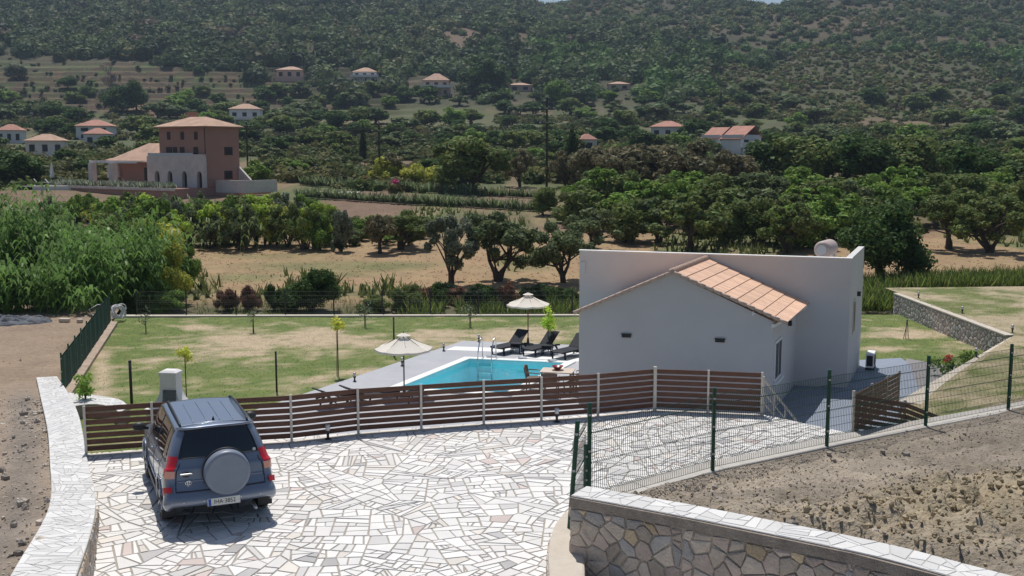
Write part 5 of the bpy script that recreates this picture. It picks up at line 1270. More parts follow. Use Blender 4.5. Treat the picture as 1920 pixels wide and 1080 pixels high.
tree(846, 533, 398, 96, 'airy', 'olivegrey', 'near', 'grey green olive tree with thin stems left of the large forked olive', OG, 'olive_tree')
tree(1058, 530, 410, 118, 'airy', 'olive', 'near', 'leaning olive tree right behind the upper left corner of the white house', OG, 'olive_tree')
tree(1655, 535, 368, 150, 'round', 'dark', 'near', 'big dark evergreen tree behind the raised right corner of the white house', None, 'evergreen_tree')
tree(1778, 467, 362, 112, 'airy', 'dkolive', 'near', 'olive tree with a single trunk standing on the dry field, left of the last one', OG, 'olive_tree')
tree(1856, 474, 364, 118, 'airy', 'dkolive', 'near', 'olive tree with a short forked trunk on the dry field near the right edge', OG, 'olive_tree')
tree(1478, 475, 376, 92, 'airy', 'dkolive', 'near', 'upright olive tree seen over the roof between the round water tank and gable', OG, 'olive_tree')
tree(752, 468, 393, 104, 'airy', 'dkolive', 'near', 'low spreading olive tree at the back of the dry field behind the near parasol', OG, 'olive_tree')
tree(712, 475, 400, 50, 'olive', 'brown', 'mid', 'small thin tree at the left of the low spreading olive', None)
tree(640, 472, 388, 38, 'bush', 'olivegrey', 'mid', 'tall narrow grey shrub at the edge of the ploughed strip', None, 'shrub', 'shrub')
tree(640, 472, 425, 22, 'bush', 'cypress', 'mid', 'dark conical bush at the foot of the narrow grey shrub', None, 'shrub', 'shrub')
tree(880, 358, 248, 120, 'olive', 'dkolive', 'mid', 'broad dark olive tree standing alone beyond the planted hedge rows', None, 'olive_tree')
tree(976, 350, 280, 58, 'sparse', 'brown', 'mid', 'thin brownish tree right of the broad dark olive', None)
tree(1018, 404, 344, 52, 'round', 'dkolive', 'mid', 'small round headed olive at the end of the hedge rows', None, 'olive_tree')
tree(1090, 385, 336, 66, 'bush', 'green', 'mid', 'dense rounded green bush right of the small round headed olive', None, 'shrub', 'shrub')
tree(1072, 345, 232, 46, 'cypress', 'cypress', 'mid', 'dark conifer beside the small red roofed house near the utility pole', None, 'conifer')
tree(681, 303, 228, 18, 'cypress', 'cypress', 'mid', 'slender dark cypress left of the wooden utility pole', None, 'cypress_tree')
tree(1351, 207, 168, 8, 'cypress', 'cypress', 'far', 'tiny slender cypress on the slope above the twin gabled houses', None, 'cypress_tree')
tree(1829, 244, 216, 7, 'cypress', 'cypress', 'far', 'tiny slender cypress on the slope at the far right', None, 'cypress_tree')
for i, (px, b, t, wd, k, c) in enumerate(((1060, 352, 282, 70, 'sparse', 'brown'), (1120, 362, 272, 75, 'olive', 'brown'), (1182, 374, 264, 105, 'sparse', 'brown'), (1185, 368, 268, 110, 'olive', 'brown'), (1246, 362, 262, 92, 'olive', 'brown'), (1300, 372, 266, 100, 'olive', 'brown'), (1352, 362, 280, 90, 'sparse', 'brown'), (1372, 358, 286, 70, 'olive', 'brown'))):
    tree(px, b, t, wd, k, c, 'mid', 'brownish grey tree in the grove between the utility pole and the twin gabled houses', 'brownish grove trees')
for i, (px, b, t, wd) in enumerate(((1455, 345, 252, 110), (1520, 350, 243, 130), (1590, 345, 256, 90), (1630, 356, 244, 130), (1700, 352, 250, 125), (1765, 345, 262, 100), (1835, 372, 262, 120), (1905, 362, 285, 90), (1960, 372, 270, 120))):
    tree(px, b, t, wd, 'round', 'dkolive' if i % 3 else 'dark', 'mid', 'large dark evergreen in the dense row at the foot of the right hillside', 'dense evergreens below the right hillside', 'evergreen_tree')
rows = [(395, 74, 86, 1130, 1960), (425, 84, 92, 1085, 1990), (462, 88, 96, 1110, 1700)]
for b, hh, st, x0, x1 in rows:
    x = x0
    while x < x1:
        wj = st * random.uniform(.85, 1.35); bb_ = b + random.uniform(-9, 9)
        kc = random.choice([('round', 'dkolive'), ('bush', 'green'), ('bush', 'dkolive'), ('airy', 'green'), ('airy', 'olive'), ('airy', 'dkolive'), ('bush', 'dkolive')])
        tree(x, bb_, bb_ - hh * random.uniform(.8, 1.2), wj, kc[0], kc[1], 'mid', 'green tree in the thick grove between the white house and the evergreens', 'grove trees behind the white house'); x += wj * .62
for i, (px, b, t, wd, k, c, lb) in enumerate(((583, 584, 492, 92, 'bush', 'dark', 'tall dark leafy bush in the ditch behind the back fence'), (548, 584, 540, 46, 'bush', 'dark', 'low dark bush left of the tall leafy bush in the ditch'), (428, 582, 533, 40, 'bush', 'reddish', 'reddish brown dry bush behind the back fence, left one'), (469, 582, 534, 34, 'bush', 'reddish', 'reddish brown dry bush behind the back fence, right one'), (515, 582, 530, 36, 'bush', 'dark', 'small dark shrub between the reddish bushes and the tall bush'), (762, 585, 528, 66, 'bush', 'dkolive', 'dark round shrub behind the fence left of the brambles'), (700, 587, 552, 60, 'bush', 'dkolive', 'low olive coloured shrub behind the back fence'), (1750, 320, 300, 40, 'bush', 'green', 'rounded green bush at the foot of the right slope'))):
    tree(px, b, t, wd, k, c, 'near' if b > 400 else 'far', lb, None, 'shrub', 'shrub')
# brambles along the ditch under the olives, and shrubs under the conifers
for i in range(16):
    px = 800 + i * 17 + random.uniform(-6, 6); tree(px, 586 - random.uniform(0, 26), 528 + random.uniform(-8, 16), random.uniform(34, 58), 'bush', random.choice(['cypress', 'dark', 'reddish', 'dark', 'cypress']), 'mid', 'dark bramble bush in the ditch beneath the olive trees', 'bramble bushes in the ditch', 'bramble_bush', 'bush')
# band of shrubs below the villa
random.seed(5)
for i in range(86):
    if i < 30: px = 95 + i * 18 + random.uniform(-9, 9); b = 436 - random.uniform(0, 14); t = b - random.uniform(50, 72)
    elif i < 62: px = 200 + (i - 30) * 13.5 + random.uniform(-9, 9); b = 470 - random.uniform(0, 14); t = b - random.uniform(68, 100)
    else: px = 600 + (i - 62) * 9 + random.uniform(-9, 9); b = 462 - random.uniform(0, 40); t = b - random.uniform(18, 42)
    if 100 < px < 215: b -= 6
    c = random.choice(['green', 'yellow', 'green', 'green', 'dkolive', 'bright', 'olive', 'dkolive', 'olivegrey']) if i < 62 else random.choice(['green', 'dkolive', 'olive'])
    tree(px, b, t, random.uniform(42, 72) * (.7 if i >= 62 else 1), random.choice(['bush', 'sparse', 'airy', 'sparse', 'airy']), c, 'mid', 'feathery green shrub in the band between the villa and the dry field', 'shrubs below the villa', 'shrub', 'shrub')
for px, b, t, wd, k, c, lb in ((745, 345, 285, 62, 'sparse', 'brown', 'bare looking grey shrub tree beside the wooden pole'), (792, 348, 300, 66, 'bush', 'yellow', 'yellow green bush beside the broad dark olive'), (725, 345, 292, 60, 'bush', 'yellow', 'yellow tinged bush behind the wooden utility pole'), (480, 345, 300, 50, 'round', 'green', 'dark green bush against the pale ramp wall of the villa'), (20, 345, 278, 90, 'round', 'dark', 'dark rounded tree at the left edge below the small white houses'), (60, 340, 300, 60, 'olive', 'olive', 'olive tree beside the dark rounded tree at the left edge'), (215, 205, 152, 46, 'sparse', 'olivegrey', 'dark green tree at the left of the bare grey tree'), (256, 210, 150, 40, 'round', 'dark', 'dark green tree with a broad crown in front of the terraces'), (232, 212, 160, 60, 'round', 'dark', 'broad dark tree clump at the foot of the bare grey tree'), (128, 168, 140, 32, 'round', 'dark', 'single dark round tree on the upper terraces'), (36, 150, 118, 40, 'round', 'olivegrey', 'grey green round tree on the terraces at the far left'), (905, 178, 102, 75, 'round', 'dark', 'tall dark tree on the slope right of the pink verandah house'), (1045, 200, 148, 46, 'round', 'green', 'light green tall tree on the slope right of the low tiled house')):
    tree(px, b, t, wd, k, c, 'mid', lb)
# bare grey tree
def bare_tree(px, b, t):
    p = hit(px, b); h = zat(t, p.x, p.y) - p.z; r = empty('bare_tree', p, 0, 'leafless grey tree rising above the dark clump on the terraces', 'tree'); mb = MB(); rnd = random.Random(4)
    def br(a, d, L, rad, dep):
        e = a + d * L; mb.tube([a, a.lerp(e, .5) + Vector((rnd.uniform(-.05, .05), 0, 0)) * L, e], [rad, rad * .8, rad * .6], 5, False)
        if dep:
            for k in range(4): br(a.lerp(e, rnd.uniform(.55, 1)), (d + Vector((rnd.uniform(-.9, .9), rnd.uniform(-.9, .9), rnd.uniform(-.1, .6)))).normalized(), L * rnd.uniform(.5, .75), rad * .55, dep - 1)
    br(Vector((0, 0, 0)), Vector((0, 0, 1)), h * .38, h * .02, 4); mb.build('trunk', mat('grey_bark', (.16, .13, .12), .9), r)
bare_tree(216, 200, 108)
# wooded valley side: individual trees one can tell apart, between 150 and 450 m
HOUSES_PX = [(40, 255, 50), (85, 275, 55), (172, 252, 45), (460, 214, 40), (543, 136, 45), (684, 144, 40), (818, 158, 45), (975, 164, 30), (1160, 162, 30), (1252, 244, 55), (1388, 282, 60), (1388, 262, 60), (1105, 268, 28), (400, 300, 160), (300, 140, 30)]
random.seed(21); cnt = 0
CLASSES = [('dark green tree among the scattered trees on the valley side', 'dark valley side trees', ('round', 'dark')), ('olive green tree among the scattered trees on the valley side', 'olive green valley side trees', ('round', 'dkolive')), ('grey green olive among the scattered trees on the valley side', 'grey green valley side olives', ('olive', 'olive')), ('bright green bush among the scattered trees on the valley side', 'bright green valley side bushes', ('bush', 'green'))]
placed = []
for i in range(1500):
    px = random.uniform(-60, 1980); py = random.uniform(178, 338)
    dens = 1.0
    if 600 < px < 930 and 200 < py < 232: dens = .06
    if px < 480 and py < 215: dens = .42
    if px < 150 and py > 275: dens = .5
    if py > 290 and px < 1000: dens = .22
    if px > 1420 and py < 262: dens = .25
    if 650 < px < 735 and py > 262: continue
    if random.random() > dens: continue
    if any(abs(px - a) < w_ * .6 and -12 < py - b < 34 for a, b, w_ in HOUSES_PX): continue
    if any(abs(px - a) < 19 and abs(py - b) < 7.5 for a, b in placed): continue
    if cnt >= 285: break
    placed.append((px, py)); lb, g, (k, c) = random.choices(CLASSES, [4, 3, 3, 2])[0]; s = random.uniform(.7, 1.3) * (1.0 + (py - 180) / 260)
    if py > 290: s *= .7
    tree(px, py, py - 24 * s, 34 * s, k, c, 'far', lb, g); cnt += 1

# the far wood and scrub: masses nobody could count
def blob(nq, amp, m, seed):
    """a crown as a small lumpy core wrapped in leaf sprays, all quads"""
    r_ = np.random.default_rng(seed); q = []
    for ax in range(3):
        for sg in (-1, 1):
            for a in range(m):
                for b in range(m):
                    f = []
                    for da, db in ((0, 0), (1, 0), (1, 1), (0, 1)):
                        c = [0, 0, 0]; c[ax] = sg; c[(ax + 1) % 3] = -1 + 2 * (a + da) / m; c[(ax + 2) % 3] = (-1 + 2 * (b + db) / m) * sg; v = np.array(c, float); v /= np.linalg.norm(v); f.append(v * .74)
                    q.append(f)
    V0 = np.array(q).reshape(-1, 3); ph = r_.uniform(0, 6, 4)
    d = r_.normal(0, 1, (nq, 3)); d /= np.linalg.norm(d, axis=1)[:, None]; d[:, 2] = np.where(d[:, 2] < -.3, -d[:, 2] * .6, d[:, 2])
    P = d * (.72 + .28 * r_.random((nq, 1))) * (1 + .2 * np.sin(d[:, :1] * 4 + ph[0]) * np.sin(d[:, 1:2] * 4 + ph[1]) + .1 * np.sin(d[:, 2:] * 7 + ph[2])); nn = d + r_.normal(0, .5, (nq, 3)); nn /= np.linalg.norm(nn, axis=1)[:, None]
    u = np.cross(nn, r_.normal(0, 1, (nq, 3))); u /= np.linalg.norm(u, axis=1)[:, None]; v = np.cross(nn, u); s = (amp * r_.uniform(.6, 1.3, (nq, 1))); u *= s; v *= s * .7
    V = np.stack([P - u, P - v, P + u, P + v], 1).reshape(-1, 3); V = np.vstack([V0, V]); V[:, 2] = np.maximum(V[:, 2], -.4); return V, np.arange(len(V)).reshape(-1, 4)
def mass(name, pts, label, sub, cat):
    protos = [blob(*sub, s) for s in range(9)]; V = []; Fs = []; C = []; k = 0
    for x, y, z, rad, hh, c in pts:
        v, f = protos[rng.integers(9)]; a = rng.uniform(0, 6.28); ca, sa = math.cos(a), math.sin(a); q = v * (rad, rad * rng.uniform(.85, 1.15), hh)
        q = np.stack([q[:, 0] * ca - q[:, 1] * sa, q[:, 0] * sa + q[:, 1] * ca, q[:, 2]], 1) + (x, y, z + hh * .25)
        V.append(q); Fs.append(f + k); k += len(v); C.append(np.array(c)[None] * rng.uniform(.62, 1.5) * rng.uniform(.78, 1.22, (len(f), 1)))
    return tag(npmesh(name, np.vstack(V), np.vstack(Fs), np.vstack(C), M['leaf']), label, cat, kind='stuff')
def scatter(n, y0, y1, fn, power=1.0):
    a = rng.uniform(-.62, .62, n); y = y0 + (y1 - y0) * rng.random(n) ** power; x = a * y; z = terrain(x, y); px, py = proja(x, y, z); out = []
    wv = fbm(x / 60, y / 60 + 7, 4); wv2 = fbm(x / 22, y / 22 + 3, 3)
    for i in range(n):
        r = fn(px[i], py[i], x[i], y[i], wv[i], wv2[i])
        if r: out.append((x[i], y[i], z[i], r[0], r[1], r[2]))
    return out
FC = [(.060, .098, .030), (.080, .120, .036), (.105, .135, .045), (.055, .085, .032), (.125, .135, .050), (.125, .105, .058)]
def f_forest(px, py, x, y, n, n2):
    scrub = ((px - 1620) / 300) ** 2 + ((py - 165) / 62) ** 2 < 1 + (n2 - .5) * 1.4
    if scrub: return None
    if px < 430 + (py - 150) * 5 and y < 575: return None
    if 600 < px < 930 and py > 195: return None
    if ((px - 890) / 110) ** 2 + ((py - 75) / 20) ** 2 < 1 and rng.random() < .75: return None
    if n < .33 and rng.random() < .7: return None
    if any(abs(px - a) < w_ * .5 + 20 and -4 < py - b < 40 for a, b, w_ in HOUSES_PX): return None
    upper = (px > 1000 and py < 60) or (px > 1350 and py < 110)
    r = rng.uniform(3.2, 7.6) * (.55 if upper else 1); c = FC[min(5, int(abs(rng.normal((n2) * 4.5, 1.2))))]
    g = 1 + .5 * (n - .5) + (.25 if upper else 0)
    if px > 900 and 90 < py < 190 and n2 > .5: c = (.080, .145, .032)
    return r, r * rng.uniform(.75, 1.15), (c[0] * g * 1.12, c[1] * g * 1.06, c[2] * g * 1.35)
mass('hillside_woodland', scatter(10500, 465, 1190, f_forest, .85), 'dense dark green woodland covering the far hillside', (92, .19, 2), 'woodland')
def f_scrub(px, py, x, y, n, n2):
    inn = ((px - 1620) / 330) ** 2 + ((py - 160) / 72) ** 2 < 1.15
    if not (inn or (py < 60 and rng.random() < .5) or rng.random() < .12): return None
    if px < 700 and y < 575 and rng.random() < .93: return None
    if 600 < px < 930 and 200 < py < 232: return None
    r = rng.uniform(.9, 2.2); c = [(.17, .185, .065), (.13, .165, .05), (.175, .155, .07), (.10, .14, .042), (.14, .12, .07)][rng.integers(5)]
    return r, r * rng.uniform(.6, 1), c
mass('hillside_scrub', scatter(42000, 400, 1190, f_scrub, .8), 'low brown and olive scrub covering the open slopes of the hill', (16, .45, 1), 'scrub')
def f_hedge(px, py, x, y, n, n2):
    if px > 520 + (py - 150) * 4 or n2 < .46: return None
    if float(terrain(x, y + .9)) - float(terrain(x, y - .9)) < .75: return None
    return rng.uniform(.7, 1.6), rng.uniform(.6, 1.3), [(.10, .13, .045), (.14, .15, .055), (.08, .10, .035)][rng.integers(3)]
mass('terrace_hedges', scatter(9000, 415, 575, f_hedge, 1.0), 'lines of bushes growing along the edges of the old terraces', (30, .3, 1), 'hedgerows')
def f_val(px, py, x, y, n, n2):
    if any(abs(px - a) < w_ * .6 and -4 < py - b < 26 for a, b, w_ in HOUSES_PX) or n2 < .40: return None
    if 600 < px < 930 and 200 < py < 232: return None
    if -62 < x < -24 and y < 150: return None
    r = rng.uniform(.6, 2.1); c = [(.085, .115, .036), (.115, .125, .045), (.065, .09, .028), (.15, .145, .055)][rng.integers(4)]
    return r, r * rng.uniform(.5, .9), c
mass('valley_scrub', scatter(12000, 136, 430, f_val, .8), 'low scrub and hedgerow growth covering the valley floor', (44, .26, 1), 'scrub')

# ---- giant cane thicket on the left, reeds, grasses
def canes(name, spots, label, col, leafn=13, hrange=(3, 4.6), lw=.15, cat='reeds', ll=.62):
    V = []; C = []
    for x, y, z, h in spots:
        lean = rng.normal(0, .13, 2); n = max(5, int(leafn * h / 4)); g = rng.uniform(.7, 1.3); cc = np.array(col) * g
        sw = .014; top = np.array([x + lean[0] * h, y + lean[1] * h, z + h])
        b0 = np.array([x, y, z]); V += [b0 + (-sw, 0, 0), b0 + (sw, 0, 0), top + (sw * .4, 0, 0), top + (-sw * .4, 0, 0)]; C.append(cc * (.9, .95, .8))
        for i in range(n):
            t = .22 + .78 * (i + rng.random()) / n; p = b0 + (top - b0) * t; a = rng.uniform(0, 6.28); d = np.array([math.cos(a), math.sin(a), 0]); sd = np.array([-d[1], d[0], 0]) * lw * rng.uniform(.7, 1.2) * .5; L = ll * rng.uniform(.7, 1.25); up = rng.uniform(.25, .6)
            p1 = p + d * L * .45 + (0, 0, L * up); p2 = p + d * L * .95 + (0, 0, L * (up - .55)); c2 = cc * rng.uniform(.75, 1.35)
            V += [p - sd * .5, p + sd * .5, p1 + sd, p1 - sd]; V += [p1 - sd, p1 + sd, p2 + sd * .15, p2 - sd * .15]; C += [c2, c2 * 1.08]
    V = np.array(V); return tag(npmesh(name, V, np.arange(len(V)).reshape(-1, 4), np.array(C), M['reed']), label, cat, kind='stuff')
sp = []
def cane_spots(n, x0, x1, y0, y1, h0, h1, per=16):
    for k in range(n):
        cx, cy = rng.uniform(x0, x1), rng.uniform(y0, y1); p = at(cx, cy, -2.4); hc = rng.uniform(h0, h1)
        for i in range(per): x, y = p.x + rng.normal(0, .36), p.y + rng.normal(0, .36); sp.append((x, y, -2.1 if y < 57 else float(terrain(x, y)), hc * rng.uniform(.6, 1.08)))
cane_spots(30, -70, 160, 590, 603, 1.5, 2.7); cane_spots(17, 110, 205, 575, 590, 2.6, 4.2); cane_spots(24, 130, 290, 548, 572, 4.2, 5.6); cane_spots(22, -60, 95, 530, 556, 5.4, 7.0); cane_spots(9, 255, 330, 530, 560, 3.0, 4.4)
canes('cane_thicket', sp, 'bright green thicket of giant canes with arching leaves behind the yard', (.145, .255, .055), 9)
for px, b, t, wd, c in ((275, 580, 470, 84, 'bright'), (318, 576, 452, 80, 'yellow'), (250, 560, 415, 100, 'green'), (100, 572, 440, 120, 'dark'), (30, 578, 470, 120, 'dark'), (-20, 560, 400, 120, 'dark'), (70, 560, 420, 90, 'dkolive'), (172, 592, 500, 64, 'cypress'), (140, 540, 392, 120, 'olive'), (205, 525, 385, 110, 'dkolive'), (285, 522, 395, 110, 'yellow'), (345, 545, 455, 54, 'green'), (222, 592, 490, 54, 'dark'), (305, 590, 530, 70, 'green'), (262, 592, 540, 50, 'dkolive'), (150, 592, 530, 50, 'cypress')):
    tree(px, b, t, wd, 'bush', c, 'near', 'leafy bush growing up among the giant canes behind the yard', 'leafy bushes among the canes', 'shrub', 'shrub')
sp = []
for i in range(520):
    px = rng.uniform(240, 1080); 
    if 240 < px < 520: py = rng.uniform(420, 478)
    else: py = rng.uniform(440, 470)
    if px > 600: continue
    p = hit(px, py); sp.append((p.x, p.y, p.z, rng.uniform(1.5, 3.2)))
canes('far_reeds', sp, 'pale reeds growing between the shrubs below the villa', (.19, .25, .08), 8, lw=.12, ll=.8)
# field and ditch grasses
def tufts(name, spots, label, hmin, hmax, cols, wdt=.02, cat='grass'):
    V = []; C = []
    for x, y, z, s in spots:
        for b in range(3):
            a = rng.uniform(0, 6.28); h = rng.uniform(hmin, hmax) * s; ox, oy = rng.normal(0, .05, 2); l = rng.normal(0, .35, 2) * h; w_ = wdt * s
            d = np.array([math.cos(a), math.sin(a), 0]) * w_; p = np.array([x + ox, y + oy, z - .01]); t = p + (l[0], l[1], h); V += [p - d, p + d, t + d * .2, t - d * .2]; C.append(cols[rng.integers(len(cols))] * rng.uniform(.7, 1.3))
    V = np.array(V); return tag(npmesh(name, V, np.arange(len(V)).reshape(-1, 4), np.array(C), M['blades']), label, cat, kind='stuff')
sp = []
for i in range(4200):
    px = rng.uniform(350, 1085); py = rng.uniform(562, 588)
    if px < 745 and rng.random() < .75: continue
    if float(fbm(px / 30, py / 20, 3)) < .45: continue
    p = at(px, py, -2.9); sp.append((p.x, p.y, float(terrain(p.x, p.y)), rng.uniform(.3, .55) if px < 745 else rng.uniform(.6, 1.1)))
for i in range(5600):
    t = rng.random(); px = 1610 + 330 * t; py = rng.uniform(528, 578 if px < 1675 else 545) - (8 * t); p = at(px, py, -2.4); sp.append((p.x, max(p.y, 57.8 if px > 1675 else 54.6), max(-2.6, float(terrain(p.x, p.y))), rng.uniform(.5, 1.3)))
tufts('ditch_grass', sp, 'tall bright green grass growing along the ditch behind the lawns', .4, 1.0, [np.array(c) for c in ((.19, .26, .05), (.10, .16, .035), (.28, .31, .09), (.07, .11, .03))], .04)
sp = []
for i in range(9000):
    a = rng.uniform(-.6, .62); y = 64 + 60 * rng.random() ** 1.3; x = a * y; n = float(fbm(x / 9, y / 14, 5))
    sp.append((x, y, float(terrain(x, y)), .7 + (n > .56) * 1.0, n))
green_ = [s[:4] for s in sp if s[4] > .55]; dry_ = [s[:4] for s in sp if s[4] <= .55]
tufts('dry_field_grass', dry_, 'dry straw coloured grass on the sun burnt field', .05, .14, [np.array(c) for c in ((.46, .30, .17), (.48, .36, .20), (.40, .26, .15))], .07)
tufts('green_field_weeds', green_, 'green weeds growing in patches on the dry field', .2, .5, [np.array(c) for c in ((.11, .14, .045), (.14, .16, .055))], .06)
# lawn blades
sp = []; nx_l = len(gx); ny_l = len(gy)
V = []; C = []
idx = rng.integers(0, nx_l * ny_l, 52000); LCf = LC.reshape(-1, 3); xf, yf, zf = XX.ravel(), YY.ravel(), ZZ.ravel()
lx = xf[idx] + rng.uniform(-.11, .11, len(idx)); ly = yf[idx] + rng.uniform(-.11, .11, len(idx)); ok = ~inq(lx, ly, pq, .5)
dp = [near_l, dfar, dr, Vector((9, 30, 0))]; ok &= ~inq(lx, ly, [near_l, Vector((9, 29, 0)), dr, dfar], 0.0); ok &= ly < 54; fx_ = fa.x + (ly - fa.y) / (fbb.y - fa.y) * (fbb.x - fa.x); ok &= lx > fx_ + .35
lx, ly, lz, lc_ = lx[ok], ly[ok], zf[idx][ok], LCf[idx][ok]
n = len(lx); a = rng.uniform(0, 6.28, n); h = rng.uniform(.012, .032, n); d = np.stack([np.cos(a), np.sin(a), np.zeros(n)], 1) * .022; p = np.stack([lx, ly, lz], 1); t = p + np.stack([rng.normal(0, .03, n), rng.normal(0, .03, n), h], 1)
V = np.stack([p - d, p + d, t + d * .3, t - d * .3], 1).reshape(-1, 3)
tag(npmesh('lawn_grass', V, np.arange(n * 4).reshape(-1, 4), lc_ * rng.uniform(.85, 1.5, (n, 1)), M['blades']), 'short patchy green and straw coloured grass of the lawn', 'grass', kind='stuff')
V = []; Cb = []
for (x_, y_, z_), k in ((up1, .9), (up2, .9)):
    xx, yy, zz = x_.ravel(), y_.ravel(), z_.ravel(); ii = rng.integers(0, len(xx), 9000); cx2, cy2 = xx[ii] + rng.uniform(-.15, .15, 9000), yy[ii] + rng.uniform(-.12, .12, 9000); cc = dry_lawn(.7)(cx2, cy2)
    n = 9000; a = rng.uniform(0, 6.28, n); d = np.stack([np.cos(a), np.sin(a), np.zeros(n)], 1) * .022; p = np.stack([cx2, cy2, zz[ii]], 1); t = p + np.stack([rng.normal(0, .03, n), rng.normal(0, .03, n), rng.uniform(.012, .035, n)], 1)
    V.append(np.stack([p - d, p + d, t + d * .3, t - d * .3], 1).reshape(-1, 3)); Cb.append(cc * rng.uniform(.95, 1.5, (n, 1)))
V = np.vstack(V); tag(npmesh('upper_lawn_grass', V, np.arange(len(V)).reshape(-1, 4), np.vstack(Cb), M['blades']), 'dry short grass on the raised lawn at the right', 'grass', kind='stuff')
# saplings on the lawn
SAP = [(274, 580, 623, 40, 'olivegrey', 'young grey leaved sapling with a thin stake nearest the cloth fence'), (476, 583, 622, 18, 'olivegrey', 'thin bare sapling on the lawn with a few grey leaves'), (350, 652, 752, 26, 'yellow', 'slender sapling with a yellow green tuft behind the barbecue'), (632, 592, 704, 24, 'yellow', 'tall thin sapling with a small top tuft left of the near parasol'), (686, 568, 613, 44, 'olivegrey', 'small staked sapling near the back fence left of the pool'), (883, 568, 613, 40, 'olivegrey', 'small staked sapling near the back fence beyond the pool ladder'), (1028, 571, 660, 34, 'bright', 'bright yellow green sapling beside the far parasol'), (163, 696, 772, 34, 'green', 'leafy climbing shrub on a stake at the left end of the slat fence')]
for px, t, b, wpx, c, lb in SAP:
    p = at(px, b, ZL); h = zat(t, p.x, p.y) - p.z; r = empty('sapling', p, random.uniform(0, 6), lb, 'sapling', 'young saplings on the lawn'); wd = wpx / F * p.length / 2; frac = .55 if c == 'bright' else (.62 if c in ('olivegrey', 'green') else .2)
    lob = [(rng.normal(0, wd * .35), rng.normal(0, wd * .35), h * (1 - frac * rng.random() * .8) - wd * .3, wd * rng.uniform(.4, .8), 1.1) for _ in range(7)]
    n = int(520 * (wd / .4) ** 1.2) if c != 'olivegrey' else 150; P, d, k = crown_points(lob, n, .15); V, Fc = leaf_quads(P, d, .062 if c != 'olivegrey' else .045, 2.0, .7); npmesh('crown', V, Fc, tone(COLS[c], n, k, P) * (1.5 if c != 'olivegrey' else 1.1), M['leaf'], r)
    mb = MB(); mb.tube([(0, 0, -.05), (.02, 0, h * .5), (0, .01, h * .9)], [.02, .016, .008], 6); mb.build('trunk', M['bark'], r, True)
    if c != 'bright': mb = MB(); mb.tube([(.06, 0, -.05), (.05, 0, h * (.95 if frac < .3 else .62))], .018, 6); mb.build('stake', M['timber'], r, True)
t = empty('sapling_stake', at(1699, 634, ZL), 0, 'pair of thin crossed stakes standing on the grass below the garden wall', 'stakes'); hh = zat(600, t.location.x, t.location.y) - ZL
for x0, x1 in ((-.12, .05), (.1, .03), (-.02, .0)): mb = MB(); mb.tube([(x0, 0, -.05), (x1, .03, hh)], .016, 6); mb.build('stake', M['timber'], t, True)
rb_ = empty('rose_bush', at(1784, 702, ZL + .1), 0, 'rose bush with red blooms at the foot of the garden wall strip', 'rose bush'); lob = [(rng.normal(0, .35), rng.normal(0, .35), rng.uniform(.15, .8), rng.uniform(.15, .3), 1) for _ in range(9)]
P, d, k = crown_points(lob, 700, .2); V, Fc = leaf_quads(P, d, .07, 1.6, .7); npmesh('crown', V, Fc, tone(COLS['green'], 700, k, P), M['leaf'], rb_)
P, d, k = crown_points([(-.25, -.2, .65, .22)], 60, .1); V, Fc = leaf_quads(P, d, .09, 1.0, .8); npmesh('blooms', V, Fc, np.tile((.55, .10, .08), (60, 1)), M['leaf'], rb_)
mb = MB(); mb.tube([(0, 0, -.1), (.05, 0, .5)], .02, 6); mb.build('trunk', M['bark'], rb_)
# ================================================================== THE TOWER VILLA
VC = at(388, 368.5, .4); VA = R(-33); villa = empty('tower_villa', (VC.x, VC.y, 0), VA, 'terracotta coloured villa with a square tower, arched loggia and tiled wings on the knoll', 'villa')
vinv = (Matrix.Translation((VC.x, VC.y, 0)) @ Matrix.Rotation(VA, 4, 'Z')).inverted()
def vf(px, py, off=0.):                               # pixel on the villa's front plane (moved forward by off) to villa axes
    n = Vector((math.sin(VA), -math.cos(VA), 0)); q = on_plane(px, py, (VC.x + n.x * off, VC.y + n.y * off), VA); return vinv @ q
def vr(px, py): q = on_plane(px, py, VC, VA + math.pi / 2); return vinv @ q
xl = vf(300, 300).x; ze = vf(388, 236).z; yr_ = vr(449, 300).y; zp = vf(388, 352).z
def vbox(name, x0, x1, y0, y1, z0, z1, m, par_=villa, bevel=0.):
    mb = MB(); mb.hexa([(x0, y0, z0), (x1, y0, z0), (x1, y1, z0), (x0, y1, z0), (x0, y0, z1), (x1, y0, z1), (x1, y1, z1), (x0, y1, z1)]); return mb.build(name, m, par_, bevel=bevel)
def hip(mb, x0, x1, y0, y1, z, h, ov=.45, th=.12, ridge=None):
    x0 -= ov; x1 += ov; y0 -= ov; y1 += ov; W_, D_ = x1 - x0, y1 - y0; k = min(W_, D_) / 2
    if W_ >= D_: r0, r1 = (x0 + k, (y0 + y1) / 2), (x1 - k - .01, (y0 + y1) / 2)
    else: r0, r1 = ((x0 + x1) / 2, y0 + k), ((x0 + x1) / 2, y1 - k - .01)
    vs = [(x0, y0, z), (x1, y0, z), (x1, y1, z), (x0, y1, z), (r0[0], r0[1], z + h), (r1[0], r1[1], z + h), (x0, y0, z - th), (x1, y0, z - th), (x1, y1, z - th), (x0, y1, z - th)]
    f = [(0, 1, 5, 4), (1, 2, 5), (2, 3, 4, 5), (3, 0, 4)] if W_ >= D_ else [(0, 1, 4), (1, 2, 5, 4), (2, 3, 5), (3, 0, 4, 5)]
    mb.add(vs, f + [(0, 6, 7, 1), (1, 7, 8, 2), (2, 8, 9, 3), (3, 9, 6, 0), (9, 8, 7, 6)])
vbox('tower_wall', xl, 0, 0, yr_, -.2, ze - .12, M['pink'])
mb = MB(); hip(mb, xl, 0, 0, yr_, ze, vf(370, 221).z - ze + .25, .5); tr = mb.build('tower_roof', M['farroof'], villa)
